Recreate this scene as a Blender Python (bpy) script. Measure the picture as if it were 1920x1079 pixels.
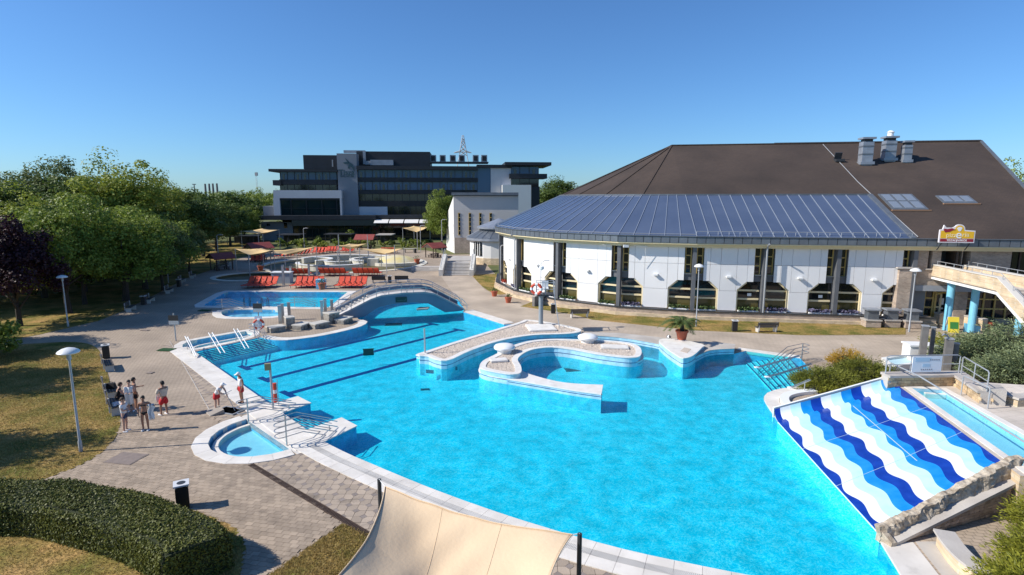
import bpy, math, random
import numpy as np
from mathutils import Vector
from mathutils.geometry import tessellate_polygon
R = math.radians
random.seed(7)
for o in list(bpy.data.objects): bpy.data.objects.remove(o, do_unlink=True)
S = bpy.context.scene
# ---------------------------------------------------------------- camera
FPX, CAMH, HORIZON, CX, CY = 1050.0, 11.0, 373.0, 960.0, 539.5      # drone survey: focal length and horizon in photo pixels
PITCH = math.atan((CY - HORIZON) / FPX)
CO, SI = math.cos(PITCH), math.sin(PITCH)
cam = bpy.data.cameras.new('camera'); co = bpy.data.objects.new('camera', cam)
S.collection.objects.link(co); S.camera = co
co.location = (0, 0, CAMH); co.rotation_euler = (R(90) - PITCH, 0, 0)
cam.sensor_fit = 'HORIZONTAL'; cam.sensor_width = 36; cam.lens = 36 * FPX / 1920
cam.clip_end = 6000
# ---------------------------------------------------------------- sky, sun, exposure
SUN_ELEV, SHADOW_AZ = R(37), R(9)                                # shadows run towards +X
w = bpy.data.worlds.new('World'); S.world = w; w.use_nodes = True
nt = w.node_tree; bg = nt.nodes['Background']
sky = nt.nodes.new('ShaderNodeTexSky'); sky.sky_type = 'NISHITA'; sky.sun_disc = False
sky.sun_elevation = SUN_ELEV
sdir = Vector((-math.cos(SHADOW_AZ) * math.cos(SUN_ELEV), -math.sin(SHADOW_AZ) * math.cos(SUN_ELEV), math.sin(SUN_ELEV)))
sky.sun_rotation = math.atan2(sdir.x, sdir.y)
sky.altitude = 100; sky.air_density = 1.0; sky.dust_density = 0.4; sky.ozone_density = 6.0
tint = nt.nodes.new('ShaderNodeMix'); tint.data_type = 'RGBA'; tint.blend_type = 'MULTIPLY'; tint.inputs[0].default_value = 1.0
tint.inputs[7].default_value = (.77, 1.07, 1.33, 1)                # one even tint over the whole sky: the camera's deep blue
nt.links.new(sky.outputs[0], tint.inputs[6]); nt.links.new(tint.outputs[2], bg.inputs[0]); bg.inputs[1].default_value = 0.092
sun = bpy.data.lights.new('sun', 'SUN'); so = bpy.data.objects.new('sun', sun); S.collection.objects.link(so)
sun.energy = 5.0; sun.angle = R(0.5); sun.color = (1, 0.95, 0.87)
so.rotation_euler = sdir.to_track_quat('Z', 'Y').to_euler()
S.view_settings.view_transform = 'Standard'; S.view_settings.look = 'None'
S.view_settings.exposure = 0.28; S.view_settings.gamma = 1.0; S.view_settings.use_curve_mapping = False
S.cycles.max_bounces = 8; S.cycles.transparent_max_bounces = 16

# ---------------------------------------------------------------- survey helpers: a photo pixel to a place on a plane of the site
def ray(u, v):
    x = (u - CX) / FPX; y = -(v - CY) / FPX
    return Vector((x, CO + y * SI, -SI + y * CO))
def G(u, v, z=0.0):
    d = ray(u, v); t = (z - CAMH) / d.z
    return Vector((d.x * t, d.y * t, z))
def atY(u, v, Y):
    d = ray(u, v); t = Y / d.y
    return Vector((d.x * t, Y, CAMH + d.z * t))
def onpl(u, v, p, n):
    d = ray(u, v); o = Vector((0, 0, CAMH)); t = (Vector(p) - o).dot(n) / d.dot(n)
    return o + d * t
def top(ub, vb, vt, zb=0.0):
    p = G(ub, vb, zb); d = ray(ub, vt); return CAMH + d.z * p.y / d.y
def P2(l, z=0.0): return [G(u, v, z).xy for u, v in l]
def smooth(pts, n=5, closed=False):
    pts = [Vector(p) for p in pts]; N = len(pts); out = []
    for i in range(N if closed else N - 1):
        if closed: a, b, c, d = pts[i-1], pts[i], pts[(i+1) % N], pts[(i+2) % N]
        else: a, b, c, d = pts[max(i-1, 0)], pts[i], pts[i+1], pts[min(i+2, N-1)]
        for k in range(n):
            t = k / n
            out.append(0.5 * ((2*b) + (c-a)*t + (2*a-5*b+4*c-d)*t*t + (3*b-a-3*c+d)*t**3))
    if not closed: out.append(pts[-1])
    return out
def resample(pts, L):
    pts = [Vector(p) for p in pts]; acc = [0]
    for a, b in zip(pts, pts[1:]): acc.append(acc[-1] + (b-a).length)
    n = max(1, round(acc[-1] / L)); out = []; j = 0
    for k in range(n + 1):
        s = acc[-1] * k / n
        while j < len(pts) - 2 and acc[j+1] < s: j += 1
        t = (s - acc[j]) / max(acc[j+1] - acc[j], 1e-9)
        out.append(pts[j].lerp(pts[j+1], min(max(t, 0), 1)))
    return out
def offs(pts, d, closed=False):
    N = len(pts); out = []
    for i in range(N):
        a = pts[i-1] if (closed or i > 0) else pts[i]
        b = pts[(i+1) % N] if (closed or i < N-1) else pts[i]
        e1 = (pts[i] - a); e2 = (b - pts[i])
        ns = []
        for e in (e1, e2):
            if e.length > 1e-6: ns.append(Vector((-e.y, e.x)).normalized())
        n = sum(ns, Vector((0, 0))); n = n.normalized() if n.length > 1e-6 else Vector((0, 1))
        k = 1 / max(n.dot(ns[0]), 0.45)
        out.append(pts[i] + n * d * k)
    return out
def area(p): return 0.5 * sum(p[i-1].x*p[i].y - p[i].x*p[i-1].y for i in range(len(p)))
def ccw(p): return p if area(p) > 0 else p[::-1]
def inside(p, poly):
    c = False; n = len(poly)
    for i in range(n):
        a, b = poly[i-1], poly[i]
        if (a.y > p.y) != (b.y > p.y) and p.x < (b.x-a.x)*(p.y-a.y)/(b.y-a.y)+a.x: c = not c
    return c

# ---------------------------------------------------------------- materials
MATS = {}
def mat(name, col, rough=0.8, col2=None, scale=3.0, bump=0.0, bscale=None, metal=0.0, spec=0.5, rnd=0.0, detail=4.0, coat=0.0, stretch=None, stain=0.0, sscale=.6):
    if name in MATS: return MATS[name]
    m = bpy.data.materials.new(name); m.use_nodes = True; N = m.node_tree.nodes; L = m.node_tree.links
    b = N['Principled BSDF']; b.inputs['Roughness'].default_value = rough; b.inputs['Metallic'].default_value = metal
    b.inputs['Specular IOR Level'].default_value = spec; b.inputs['Coat Weight'].default_value = coat
    b.inputs['Base Color'].default_value = (*col, 1)
    geo = N.new('ShaderNodeNewGeometry'); out = None; vec = geo.outputs['Position']
    if stretch:
        mp = N.new('ShaderNodeMapping'); mp.inputs['Scale'].default_value = stretch; L.new(vec, mp.inputs[0]); vec = mp.outputs[0]
    if col2:
        no = N.new('ShaderNodeTexNoise'); no.inputs['Scale'].default_value = scale; no.inputs['Detail'].default_value = detail
        L.new(vec, no.inputs['Vector'])
        cr = N.new('ShaderNodeValToRGB'); cr.color_ramp.elements[0].position = .35; cr.color_ramp.elements[1].position = .65
        cr.color_ramp.elements[0].color = (*col, 1); cr.color_ramp.elements[1].color = (*col2, 1)
        L.new(no.outputs[0], cr.inputs[0]); out = cr.outputs[0]
    if rnd:
        oi = N.new('ShaderNodeObjectInfo'); ad = N.new('ShaderNodeMath'); ad.operation = 'ADD'
        L.new(oi.outputs['Random'], ad.inputs[0]); L.new(geo.outputs['Random Per Island'], ad.inputs[1])
        fr = N.new('ShaderNodeMath'); fr.operation = 'FRACT'; L.new(ad.outputs[0], fr.inputs[0])
        mr = N.new('ShaderNodeMapRange'); mr.inputs['To Min'].default_value = 1 - rnd; mr.inputs['To Max'].default_value = 1 + rnd
        L.new(fr.outputs[0], mr.inputs[0])
        hs = N.new('ShaderNodeHueSaturation'); L.new(mr.outputs[0], hs.inputs['Value'])
        if out: L.new(out, hs.inputs['Color'])
        else: hs.inputs['Color'].default_value = (*col, 1)
        out = hs.outputs[0]
    if stain:                                                       # worn and spilled patches with a shape of their own
        sn = N.new('ShaderNodeTexNoise'); sn.inputs['Scale'].default_value = sscale; sn.inputs['Detail'].default_value = 7; sn.inputs['Roughness'].default_value = .62; L.new(geo.outputs['Position'], sn.inputs['Vector'])
        sr = N.new('ShaderNodeMapRange'); sr.inputs['From Min'].default_value = .56; sr.inputs['From Max'].default_value = .66; sr.inputs['To Min'].default_value = 1; sr.inputs['To Max'].default_value = 1 - stain; L.new(sn.outputs[0], sr.inputs[0])
        h2 = N.new('ShaderNodeHueSaturation'); L.new(sr.outputs[0], h2.inputs['Value'])
        if out: L.new(out, h2.inputs['Color'])
        else: h2.inputs['Color'].default_value = (*col, 1)
        out = h2.outputs[0]
    if out: L.new(out, b.inputs['Base Color'])
    if bump:
        no2 = N.new('ShaderNodeTexNoise'); no2.inputs['Scale'].default_value = bscale or scale * 6; no2.inputs['Detail'].default_value = 5
        L.new(vec, no2.inputs['Vector'])
        bp = N.new('ShaderNodeBump'); bp.inputs['Strength'].default_value = bump; bp.inputs['Distance'].default_value = .03
        L.new(no2.outputs[0], bp.inputs['Height']); L.new(bp.outputs[0], b.inputs['Normal'])
    MATS[name] = m; return m
def brick_mat(name, c1, c2, mortar, bw, bh, rough=.85, gap=.012, rot=0.0, plane='xy', noise=None, bump=.4, nscale=.4, var=(.8,1.18)):
    if name in MATS: return MATS[name]
    m = bpy.data.materials.new(name); m.use_nodes = True; N = m.node_tree.nodes; L = m.node_tree.links
    b = N['Principled BSDF']; b.inputs['Roughness'].default_value = rough
    geo = N.new('ShaderNodeNewGeometry'); vec = geo.outputs['Position']
    if plane == 'wall':                                            # along the wall, up the wall
        sx = N.new('ShaderNodeSeparateXYZ'); L.new(vec, sx.inputs[0])
        ad = N.new('ShaderNodeMath'); ad.operation = 'MULTIPLY_ADD'; L.new(sx.outputs[1], ad.inputs[0]); ad.inputs[1].default_value = -.37; L.new(sx.outputs[0], ad.inputs[2])
        cm = N.new('ShaderNodeCombineXYZ'); L.new(ad.outputs[0], cm.inputs[0]); L.new(sx.outputs[2], cm.inputs[1]); vec = cm.outputs[0]
    mp = N.new('ShaderNodeMapping'); mp.inputs['Rotation'].default_value = (0, 0, rot); L.new(vec, mp.inputs[0])
    br = N.new('ShaderNodeTexBrick'); L.new(mp.outputs[0], br.inputs['Vector'])
    br.inputs['Color1'].default_value = (*c1, 1); br.inputs['Color2'].default_value = (*c2, 1); br.inputs['Mortar'].default_value = (*mortar, 1)
    br.inputs['Scale'].default_value = 1; br.inputs['Mortar Size'].default_value = gap; br.inputs['Mortar Smooth'].default_value = .2
    br.inputs['Brick Width'].default_value = bw; br.inputs['Row Height'].default_value = bh
    out = br.outputs[0]
    no = N.new('ShaderNodeTexNoise'); no.inputs['Scale'].default_value = nscale; no.inputs['Detail'].default_value = 6; L.new(geo.outputs['Position'], no.inputs['Vector'])
    mr = N.new('ShaderNodeMapRange'); mr.inputs['From Min'].default_value = .3; mr.inputs['From Max'].default_value = .7
    mr.inputs['To Min'].default_value = var[0]; mr.inputs['To Max'].default_value = var[1]; L.new(no.outputs[0], mr.inputs[0])
    hs = N.new('ShaderNodeHueSaturation'); L.new(out, hs.inputs['Color']); L.new(mr.outputs[0], hs.inputs['Value'])
    L.new(hs.outputs[0], b.inputs['Base Color'])
    bp = N.new('ShaderNodeBump'); bp.inputs['Strength'].default_value = bump; bp.inputs['Distance'].default_value = .02; bp.invert = True
    L.new(br.outputs['Fac'], bp.inputs['Height']); L.new(bp.outputs[0], b.inputs['Normal'])
    MATS[name] = m; return m
def leaf_mat(name, c1, c2, trans=.3):
    if name in MATS: return MATS[name]
    m = bpy.data.materials.new(name); m.use_nodes = True; N = m.node_tree.nodes; L = m.node_tree.links
    b = N['Principled BSDF']; b.inputs['Roughness'].default_value = .55; b.inputs['Specular IOR Level'].default_value = .3
    geo = N.new('ShaderNodeNewGeometry'); oi = N.new('ShaderNodeObjectInfo')
    no = N.new('ShaderNodeTexNoise'); no.inputs['Scale'].default_value = .55; no.inputs['Detail'].default_value = 2; L.new(geo.outputs['Position'], no.inputs['Vector'])
    ad = N.new('ShaderNodeMath'); ad.operation = 'MULTIPLY_ADD'; L.new(geo.outputs['Random Per Island'], ad.inputs[0]); ad.inputs[1].default_value = .6
    L.new(no.outputs[0], ad.inputs[2])
    mr = N.new('ShaderNodeMapRange'); mr.inputs['From Min'].default_value = .35; mr.inputs['From Max'].default_value = 1.25; L.new(ad.outputs[0], mr.inputs[0])
    mx = N.new('ShaderNodeMix'); mx.data_type = 'RGBA'; L.new(mr.outputs[0], mx.inputs[0])
    mx.inputs[6].default_value = (*c1, 1); mx.inputs[7].default_value = (*c2, 1)
    L.new(mx.outputs[2], b.inputs['Base Color'])
    tr = N.new('ShaderNodeBsdfTranslucent'); L.new(mx.outputs[2], tr.inputs[0])
    ms = N.new('ShaderNodeMixShader'); ms.inputs[0].default_value = trans
    L.new(b.outputs[0], ms.inputs[1]); L.new(tr.outputs[0], ms.inputs[2]); L.new(ms.outputs[0], N['Material Output'].inputs[0])
    MATS[name] = m; return m

# ---------------------------------------------------------------- mesh building
WL = {}                                                             # world place of every object's origin
class MB:
    def __init__(s): s.v = []; s.f = []
    def add(s, v, f):
        k = len(s.v); s.v += [tuple(p) for p in v]; s.f += [tuple(i + k for i in q) for q in f]; return s
    def box(s, c, d, rz=0.0):
        cx, cy, cz = c; x, y, z = d[0]/2, d[1]/2, d[2]/2; ca, sa = math.cos(rz), math.sin(rz)
        vs = [(cx + a*x*ca - b*y*sa, cy + a*x*sa + b*y*ca, cz + e*z) for e in (-1, 1) for a, b in ((-1,-1),(1,-1),(1,1),(-1,1))]
        return s.add(vs, [(3,2,1,0),(4,5,6,7),(0,1,5,4),(1,2,6,5),(2,3,7,6),(3,0,4,7)])
    def hexa(s, a, b):                                              # bottom quad, top quad
        return s.add(list(a) + list(b), [(3,2,1,0),(4,5,6,7),(0,1,5,4),(1,2,6,5),(2,3,7,6),(3,0,4,7)])
    def beam(s, p, q, w_, h):                                       # box from p to q, width across, height up
        p, q = Vector(p), Vector(q); d = (q-p).normalized(); up = Vector((0,0,1))
        if abs(d.z) > .95: up = Vector((0,1,0))
        x = d.cross(up).normalized() * (w_/2); y = x.cross(d).normalized() * (h/2)
        return s.hexa([p-x-y, p+x-y, q+x-y, q-x-y], [p-x+y, p+x+y, q+x+y, q-x+y])
    def tube(s, pts, r, n=6, closed=False, r2=None):
        pts = [Vector(p) for p in pts]; N = len(pts); k0 = len(s.v); ref = None
        for i, p in enumerate(pts):
            a = pts[i-1] if (i or closed) else p; b = pts[(i+1) % N] if (i < N-1 or closed) else p
            d = (b - a).normalized()
            if ref is None: ref = Vector((0,0,1)) if abs(d.z) < .9 else Vector((1,0,0))
            x = ref - d*ref.dot(d)
            if x.length < 1e-4: x = Vector((0,1,0)) - d*d.y
            x.normalize(); ref = x; y = d.cross(x)
            rr = r if r2 is None else r + (r2-r)*i/(N-1)
            s.v += [tuple(p + (x*math.cos(2*math.pi*j/n) + y*math.sin(2*math.pi*j/n))*rr) for j in range(n)]
        for i in range(N if closed else N-1):
            for j in range(n):
                a = k0 + i*n; b = k0 + ((i+1) % N)*n
                s.f.append((a+j, a+(j+1) % n, b+(j+1) % n, b+j))
        if not closed:
            s.f.append(tuple(k0 + j for j in range(n))[::-1]); s.f.append(tuple(k0 + (N-1)*n + j for j in range(n)))
        return s
    def lathe(s, prof, c=(0,0,0), n=16):
        k0 = len(s.v)
        for r, z in prof:
            s.v += [(c[0] + r*math.cos(2*math.pi*j/n), c[1] + r*math.sin(2*math.pi*j/n), c[2] + z) for j in range(n)]
        for i in range(len(prof)-1):
            for j in range(n):
                a = k0+i*n; b = a+n; s.f.append((a+j, a+(j+1)%n, b+(j+1)%n, b+j))
        s.f.append(tuple(k0+j for j in range(n))[::-1]); s.f.append(tuple(k0+(len(prof)-1)*n+j for j in range(n)))
        return s
    def sheet(s, polys, z):
        polys = [[Vector((p[0], p[1], 0)) for p in q] for q in polys]
        flat = [p for q in polys for p in q]; k0 = len(s.v)
        s.v += [(p.x, p.y, z) for p in flat]
        for t in tessellate_polygon(polys):
            a, b, c = (flat[i] for i in t)
            if (b-a).cross(c-a).z < 0: t = t[::-1]
            s.f.append(tuple(k0+i for i in t))
        return s
    def prism(s, poly, z0, z1, bottom=True):
        poly = ccw([Vector((p[0], p[1])) for p in poly]); n = len(poly); s.sheet([poly], z1)
        if bottom:
            k = len(s.f); s.sheet([poly], z0); s.f[k:] = [q[::-1] for q in s.f[k:]]
        k0 = len(s.v); s.v += [(p.x, p.y, z0) for p in poly] + [(p.x, p.y, z1) for p in poly]
        for i in range(n): j = (i+1) % n; s.f.append((k0+i, k0+j, k0+n+j, k0+n+i))
        return s
    def sides(s, poly, z0, z1, inward=False):
        poly = ccw([Vector((p[0], p[1])) for p in poly]); n = len(poly); k0 = len(s.v)
        s.v += [(p.x, p.y, z0) for p in poly] + [(p.x, p.y, z1) for p in poly]
        for i in range(n):
            j = (i+1) % n; q = (k0+i, k0+j, k0+n+j, k0+n+i); s.f.append(q[::-1] if inward else q)
        return s
    def wall(s, path, d0, d1, z0, z1, closed=False):               # solid following a path between two side offsets
        a = offs(path, d0, closed); b = offs(path, d1, closed); N = len(path); k = len(s.v)
        for p, q in zip(a, b): s.v += [(p.x,p.y,z0),(q.x,q.y,z0),(q.x,q.y,z1),(p.x,p.y,z1)]
        for i in range(N if closed else N-1):
            m = k+4*i; n = k+4*((i+1) % N)
            for e in range(4): g = (e+1) % 4; s.f.append((m+e, m+g, n+g, n+e))
        if not closed: s.f.append((k+3,k+2,k+1,k)); s.f.append((k+4*N-4, k+4*N-3, k+4*N-2, k+4*N-1))
        return s
    def ext(s, poly3, vec):                                         # flat polygon in space given a thickness
        v = Vector(vec); n = len(poly3); p = [Vector(q) for q in poly3]; k = len(s.v)
        s.v += [tuple(q) for q in p] + [tuple(q+v) for q in p]
        for t in tessellate_polygon([p]): s.f.append(tuple(k+i for i in t)); s.f.append(tuple(k+n+i for i in t[::-1]))
        for i in range(n): j = (i+1) % n; s.f.append((k+j, k+i, k+n+i, k+n+j))
        return s
    def mesh(s, name, smooth_=False):
        me = bpy.data.meshes.new(name); me.from_pydata(s.v, [], s.f); me.validate(); me.update()
        if smooth_: me.polygons.foreach_set('use_smooth', [True]*len(me.polygons))
        return me
    def build(s, name, material, parent=None, sm=False, local=False, fix=True):
        V = np.array(s.v)
        o0 = (0,0,0) if local else (float((V[:,0].min()+V[:,0].max())/2), float((V[:,1].min()+V[:,1].max())/2), float(V[:,2].min()))
        s.v = [tuple(p) for p in (V - np.array(o0))]
        me = s.mesh(name, False)
        if fix:
            import bmesh as _b
            bm = _b.new(); bm.from_mesh(me); _b.ops.recalc_face_normals(bm, faces=bm.faces); bm.to_mesh(me); bm.free()
        if sm:
            me.polygons.foreach_set('use_smooth', [True]*len(me.polygons))
            try: me.set_sharp_from_angle(angle=R(40))
            except Exception: pass
        o = bpy.data.objects.new(name, me); S.collection.objects.link(o)
        if isinstance(material, (list, tuple)):
            for m in material: me.materials.append(m)
        else: me.materials.append(material)
        pl = WL.get(parent.name, Vector((0,0,0))) if parent else Vector((0,0,0))
        if local: WL[o.name] = Vector(pl)
        else: o.location = Vector(o0) - pl; WL[o.name] = Vector(o0)
        if parent: o.parent = parent
        return o
def tag(o, label, cat=None, group=None, kind=None):
    if label: o['label'] = label
    if cat: o['category'] = cat
    if group: o['group'] = group
    if kind: o['kind'] = kind
    return o
def struct(o): o['kind'] = 'structure'; return o
def stuff(o): o['kind'] = 'stuff'; return o
def thing(name, label, cat, loc=(0,0,0), rz=0.0, group=None):
    o = bpy.data.objects.new(name, None); S.collection.objects.link(o); o.empty_display_size = .3
    o.location = loc; o.rotation_euler = (0,0,rz); WL[o.name] = Vector(loc); tag(o, label, cat, group); return o
def dup(o, parent=None, loc=None, rz=None, label=None, group=None, scale=None):
    c = o.copy(); S.collection.objects.link(c); c.parent = parent
    if loc is not None: c.location = loc
    if rz is not None: c.rotation_euler = (0,0,rz)
    if scale is not None: c.scale = (scale,)*3 if not hasattr(scale, '__len__') else scale
    if label: c['label'] = label
    if group: c['group'] = group
    for ch in [k for k in KIDS.get(o.name, o.children)]: dup(ch, c)
    return c
KIDS = {}
def place(proto, used, loc, rz=0.0, label=None, group=None, scale=None):    # first call moves the prototype, later ones copy it
    if not used[0]:
        used[0] = True; proto.location = loc; proto.rotation_euler = (0,0,rz); WL[proto.name] = Vector(loc)
        if scale is not None: proto.scale = (scale,)*3 if not hasattr(scale, '__len__') else scale
        if label: proto['label'] = label
        if group: proto['group'] = group
        return proto
    return dup(proto, None, loc, rz, label, group, scale)
def text_mesh(body, size, ext_=.004, bold=.0, shear=0.0):
    cu = bpy.data.curves.new('lettering', 'FONT'); cu.body = body; cu.size = size; cu.extrude = ext_; cu.offset = bold
    cu.align_x = 'CENTER'; cu.align_y = 'CENTER'; cu.shear = shear; cu.resolution_u = 3
    o = bpy.data.objects.new('lettering_tmp', cu); S.collection.objects.link(o)
    dg = bpy.context.evaluated_depsgraph_get(); me = bpy.data.meshes.new_from_object(o.evaluated_get(dg))
    bpy.data.objects.remove(o); bpy.data.curves.remove(cu)
    return [tuple(v.co) for v in me.vertices], [tuple(p.vertices) for p in me.polygons]
def lettering(body, size, c, xdir, ydir, name, material, parent, bold=0.0, shear=0.0):
    v, f = text_mesh(body, size, .006, bold, shear); c, x, y = Vector(c), Vector(xdir), Vector(ydir); n = x.cross(y)
    m = MB(); m.add([c + x*p[0] + y*p[1] + n*p[2] for p in v], f)
    return m.build(name, material, parent)
ORD = ['first','second','third','fourth','fifth','sixth','seventh','eighth','ninth','tenth','eleventh','twelfth']
# ---------------------------------------------------------------- palette
white = mat('white_coping', (.76,.71,.64), .6, (.66,.61,.54), 1.2, .15, 20, rnd=.06, stain=.14, sscale=1.1)
whitep = mat('white_paint', (.8,.8,.78), .45)
conc = mat('pale_concrete', (.50,.46,.41), .85, (.40,.36,.32), .8, .3, 14)
steel = mat('stainless_steel', (.50,.51,.52), .32, metal=.9)
galv = mat('galvanised_post', (.42,.43,.44), .5, metal=.4)
dark = mat('dark_grey_metal', (.035,.037,.04), .5)
black = mat('black_plastic', (.012,.012,.013), .5)
orange = mat('orange_fabric', (.72,.085,.035), .75, (.60,.06,.03), 5)
brownwood = mat('dark_wood', (.075,.05,.038), .7, (.05,.034,.026), 6)
redroof = mat('red_roof', (.30,.06,.045), .7, (.23,.045,.038), 2)
cream = mat('cream_paint', (.74,.62,.38), .6)
ochre = mat('ochre_frame', (.58,.40,.12), .5)
canvas = mat('beige_canvas', (.70,.53,.345), .85, (.65,.485,.31), .6, .25, 9)
terra = mat('terracotta', (.45,.11,.05), .7, (.38,.09,.045), 8)
bark = mat('bark', (.06,.045,.035), .9, (.035,.027,.02), 12, .6, 30)
gravel = mat('planter_gravel', (.66,.56,.46), .9, (.44,.36,.29), 14, .9, 30)
stonewall = mat('rough_stone', (.42,.37,.31), .9, (.24,.20,.17), 3.5, .8, 12)
# ================================================================ THE SETTING: ground, pools, paving, lawns
grass_far = mat('dry_meadow', (.13,.13,.035), .95, (.08,.10,.025), .25, .5, 6)
def lawn_mat():
    m = bpy.data.materials.new('dry_lawn'); m.use_nodes = True; N = m.node_tree.nodes; L = m.node_tree.links; b = N['Principled BSDF']
    b.inputs['Roughness'].default_value = .95; b.inputs['Specular IOR Level'].default_value = .15
    geo = N.new('ShaderNodeNewGeometry')
    n1 = N.new('ShaderNodeTexNoise'); n1.inputs['Scale'].default_value = .45; n1.inputs['Detail'].default_value = 7; n1.inputs['Roughness'].default_value = .65
    n2 = N.new('ShaderNodeTexNoise'); n2.inputs['Scale'].default_value = 9; n2.inputs['Detail'].default_value = 4
    for n in (n1, n2): L.new(geo.outputs['Position'], n.inputs['Vector'])
    cr = N.new('ShaderNodeValToRGB'); e = cr.color_ramp.elements
    e[0].position = .40; e[0].color = (.12,.125,.025,1); e[1].position = .66; e[1].color = (.40,.25,.095,1)
    x = e.new(.53); x.color = (.27,.195,.06,1)
    L.new(n1.outputs[0], cr.inputs[0])
    mr = N.new('ShaderNodeMapRange'); mr.inputs['From Min'].default_value = .3; mr.inputs['From Max'].default_value = .7; mr.inputs['To Min'].default_value = .6; mr.inputs['To Max'].default_value = 1.35
    L.new(n2.outputs[0], mr.inputs[0])
    hs = N.new('ShaderNodeHueSaturation'); L.new(cr.outputs[0], hs.inputs['Color']); L.new(mr.outputs[0], hs.inputs['Value']); L.new(hs.outputs[0], b.inputs['Base Color'])
    bp = N.new('ShaderNodeBump'); bp.inputs['Strength'].default_value = .8; bp.inputs['Distance'].default_value = .05; L.new(n2.outputs[0], bp.inputs['Height']); L.new(bp.outputs[0], b.inputs['Normal'])
    return m
lawn_m = lawn_mat()
pave_far = brick_mat('block_paving', (.41,.322,.238), (.365,.287,.212), (.22,.175,.13), .28, .2, gap=.014, rot=R(12), nscale=.25)
pathm = brick_mat('path_slabs', (.45,.365,.28), (.42,.34,.262), (.31,.255,.195), .4, .4, gap=.012, rot=R(-9), nscale=.3)
paver_m = mat('paver_block', (.38,.295,.215), .88, (.315,.245,.18), 1.3, .35, 40, rnd=.16, stain=.25, sscale=.8)
hexl_m = mat('hexagon_slab', (.41,.325,.245), .88, (.35,.28,.215), 1.1, .3, 30, rnd=.15, stain=.35, sscale=.9)
hexd_m = mat('dark_square_slab', (.27,.225,.195), .88, (.23,.19,.165), 2, .3, 30, rnd=.12)
bed_m = mat('paving_bed', (.20,.165,.13), .95, (.15,.12,.095), 4)

# ---- pool outlines
s_left = P2([(364,660),(605,828)])
s_bot = smooth(P2([(605,828),(650,851),(720,881),(800,914),(900,951),(1000,984),(1110,1016),(1200,1039),(1300,1060),(1390,1078),(1480,1093),(1570,1106),(1660,1118)]), 4)
s_slide = P2([(1722,1128),(1650,1002),(1458,790)])
s_lip = smooth(P2([(1458,790),(1443,768),(1432,748),(1442,736),(1470,729),(1505,726)]), 5)
s_rst = P2([(1528,700),(1500,672),(1400,658)])
s_nub = smooth(P2([(1376,664),(1331,667),(1303,679),(1284,686),(1268,678),(1246,661),(1227,653),(1161,642),(1092,637)]), 4)
s_back = P2([(1060,620),(995,606),(945,609),(868,585)])
s_brg = smooth([Vector(p) for p in ((-4.8,55.5),(-5.4,60),(-9.5,63),(-13.5,61.5),(-14.9,57),(-14.6,51.6))], 4)
s_tl = smooth(P2([(672,599),(689,603),(681,611),(651,620),(605,630),(556,637),(529,638.5),(507,637),(486,633)]), 4)
def join(*ss):
    out = []
    for s_ in ss:
        for p in s_:
            p = Vector((p[0], p[1]))
            if not out or (out[-1]-p).length > .05: out.append(p)
    if (out[0]-out[-1]).length < .05: out.pop()
    return out
POOL = join(s_left, s_bot, s_slide, s_lip, s_rst, s_nub, s_back, s_brg, s_tl)
# second pool and its foot basin
POOL2 = P2([(378,574),(424,548),(652,548),(616,577)])
BAS2 = smooth(P2([(415,586),(424,582.5),(470,581),(521,581.5),(528,587),(521,593),(470,595),(424,594)]), 4, True)
# long foot basin by the white rails
BAS1 = smooth(P2([(341,650),(350,642),(372,637),(440,625),(462,621.5),(474,625),(468,631),(440,639),(395,648),(355,656)]), 4, True)
# half-round foot basin at the near entry
ca, cb = G(469,792).xy, G(536,838).xy
BC = (ca + cb) / 2; BR = (ca - cb).length / 2 + .1; bt = (cb - ca).normalized(); bn = Vector((bt.y, -bt.x))
if bn.x > 0: bn = -bn
def halfdisc(r, n=20, lo=0.0): return [BC + bt*r*math.cos(math.pi*k/n) + bn*(r*math.sin(math.pi*k/n)+lo) for k in range(n+1)]
LEDGE, RINGW = .36, .66
BAS3 = halfdisc(BR + LEDGE)
# children's pool, drained
KC = Vector((-28.5, 95)); KP = [KC + Vector((13.2*math.cos(a), 12.2*math.sin(a))) for a in np.linspace(0, 2*math.pi, 49)[:-1]]
kb = G(466,519).xy; KB = [kb + Vector((4.4*math.cos(a), 4.2*math.sin(a))) for a in np.linspace(0, 2*math.pi, 29)[:-1]]
HOLES = [ccw(POOL)[::-1], ccw(POOL2)[::-1], ccw(BAS2)[::-1], ccw(BAS1)[::-1], ccw(BAS3)[::-1], ccw(KP)[::-1], ccw(KB)[::-1]]

g = MB().sheet([[Vector(p) for p in ((-2500,-300),(2500,-300),(2500,4000),(-2500,4000))]] + HOLES, -.012)
struct(g.build('ground', grass_far))
pv = P2([(-260,1300),(-330,650),(0,640),(74,628),(129,615),(185,602),(230,584),(300,548),(350,522),(400,505),(430,492),(452,484),(520,470),(640,464),(800,470),(840,478)]) + [Vector(p) for p in ((-9,112),(-5,112),(-4,92),(0,66),(12,52),(70,44),(70,5))]
struct(MB().sheet([pv] + HOLES, 0.0).build('pavement', pave_far))
# smooth slab path along the main building and behind the pools
ph = P2([(826,517),(884,516),(910,545),(942,560),(985,574),(1110,598),(1300,619),(1500,629),(1700,632),(1760,628),(1830,632),(2050,660),(2000,720),(1600,690),(1500,671),(1376,652),(1300,648),(1228,638),(1161,629),(1088,623),(995,602),(945,604),(870,579)])
struct(MB().sheet([ph], .004).build('path', pathm))

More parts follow.
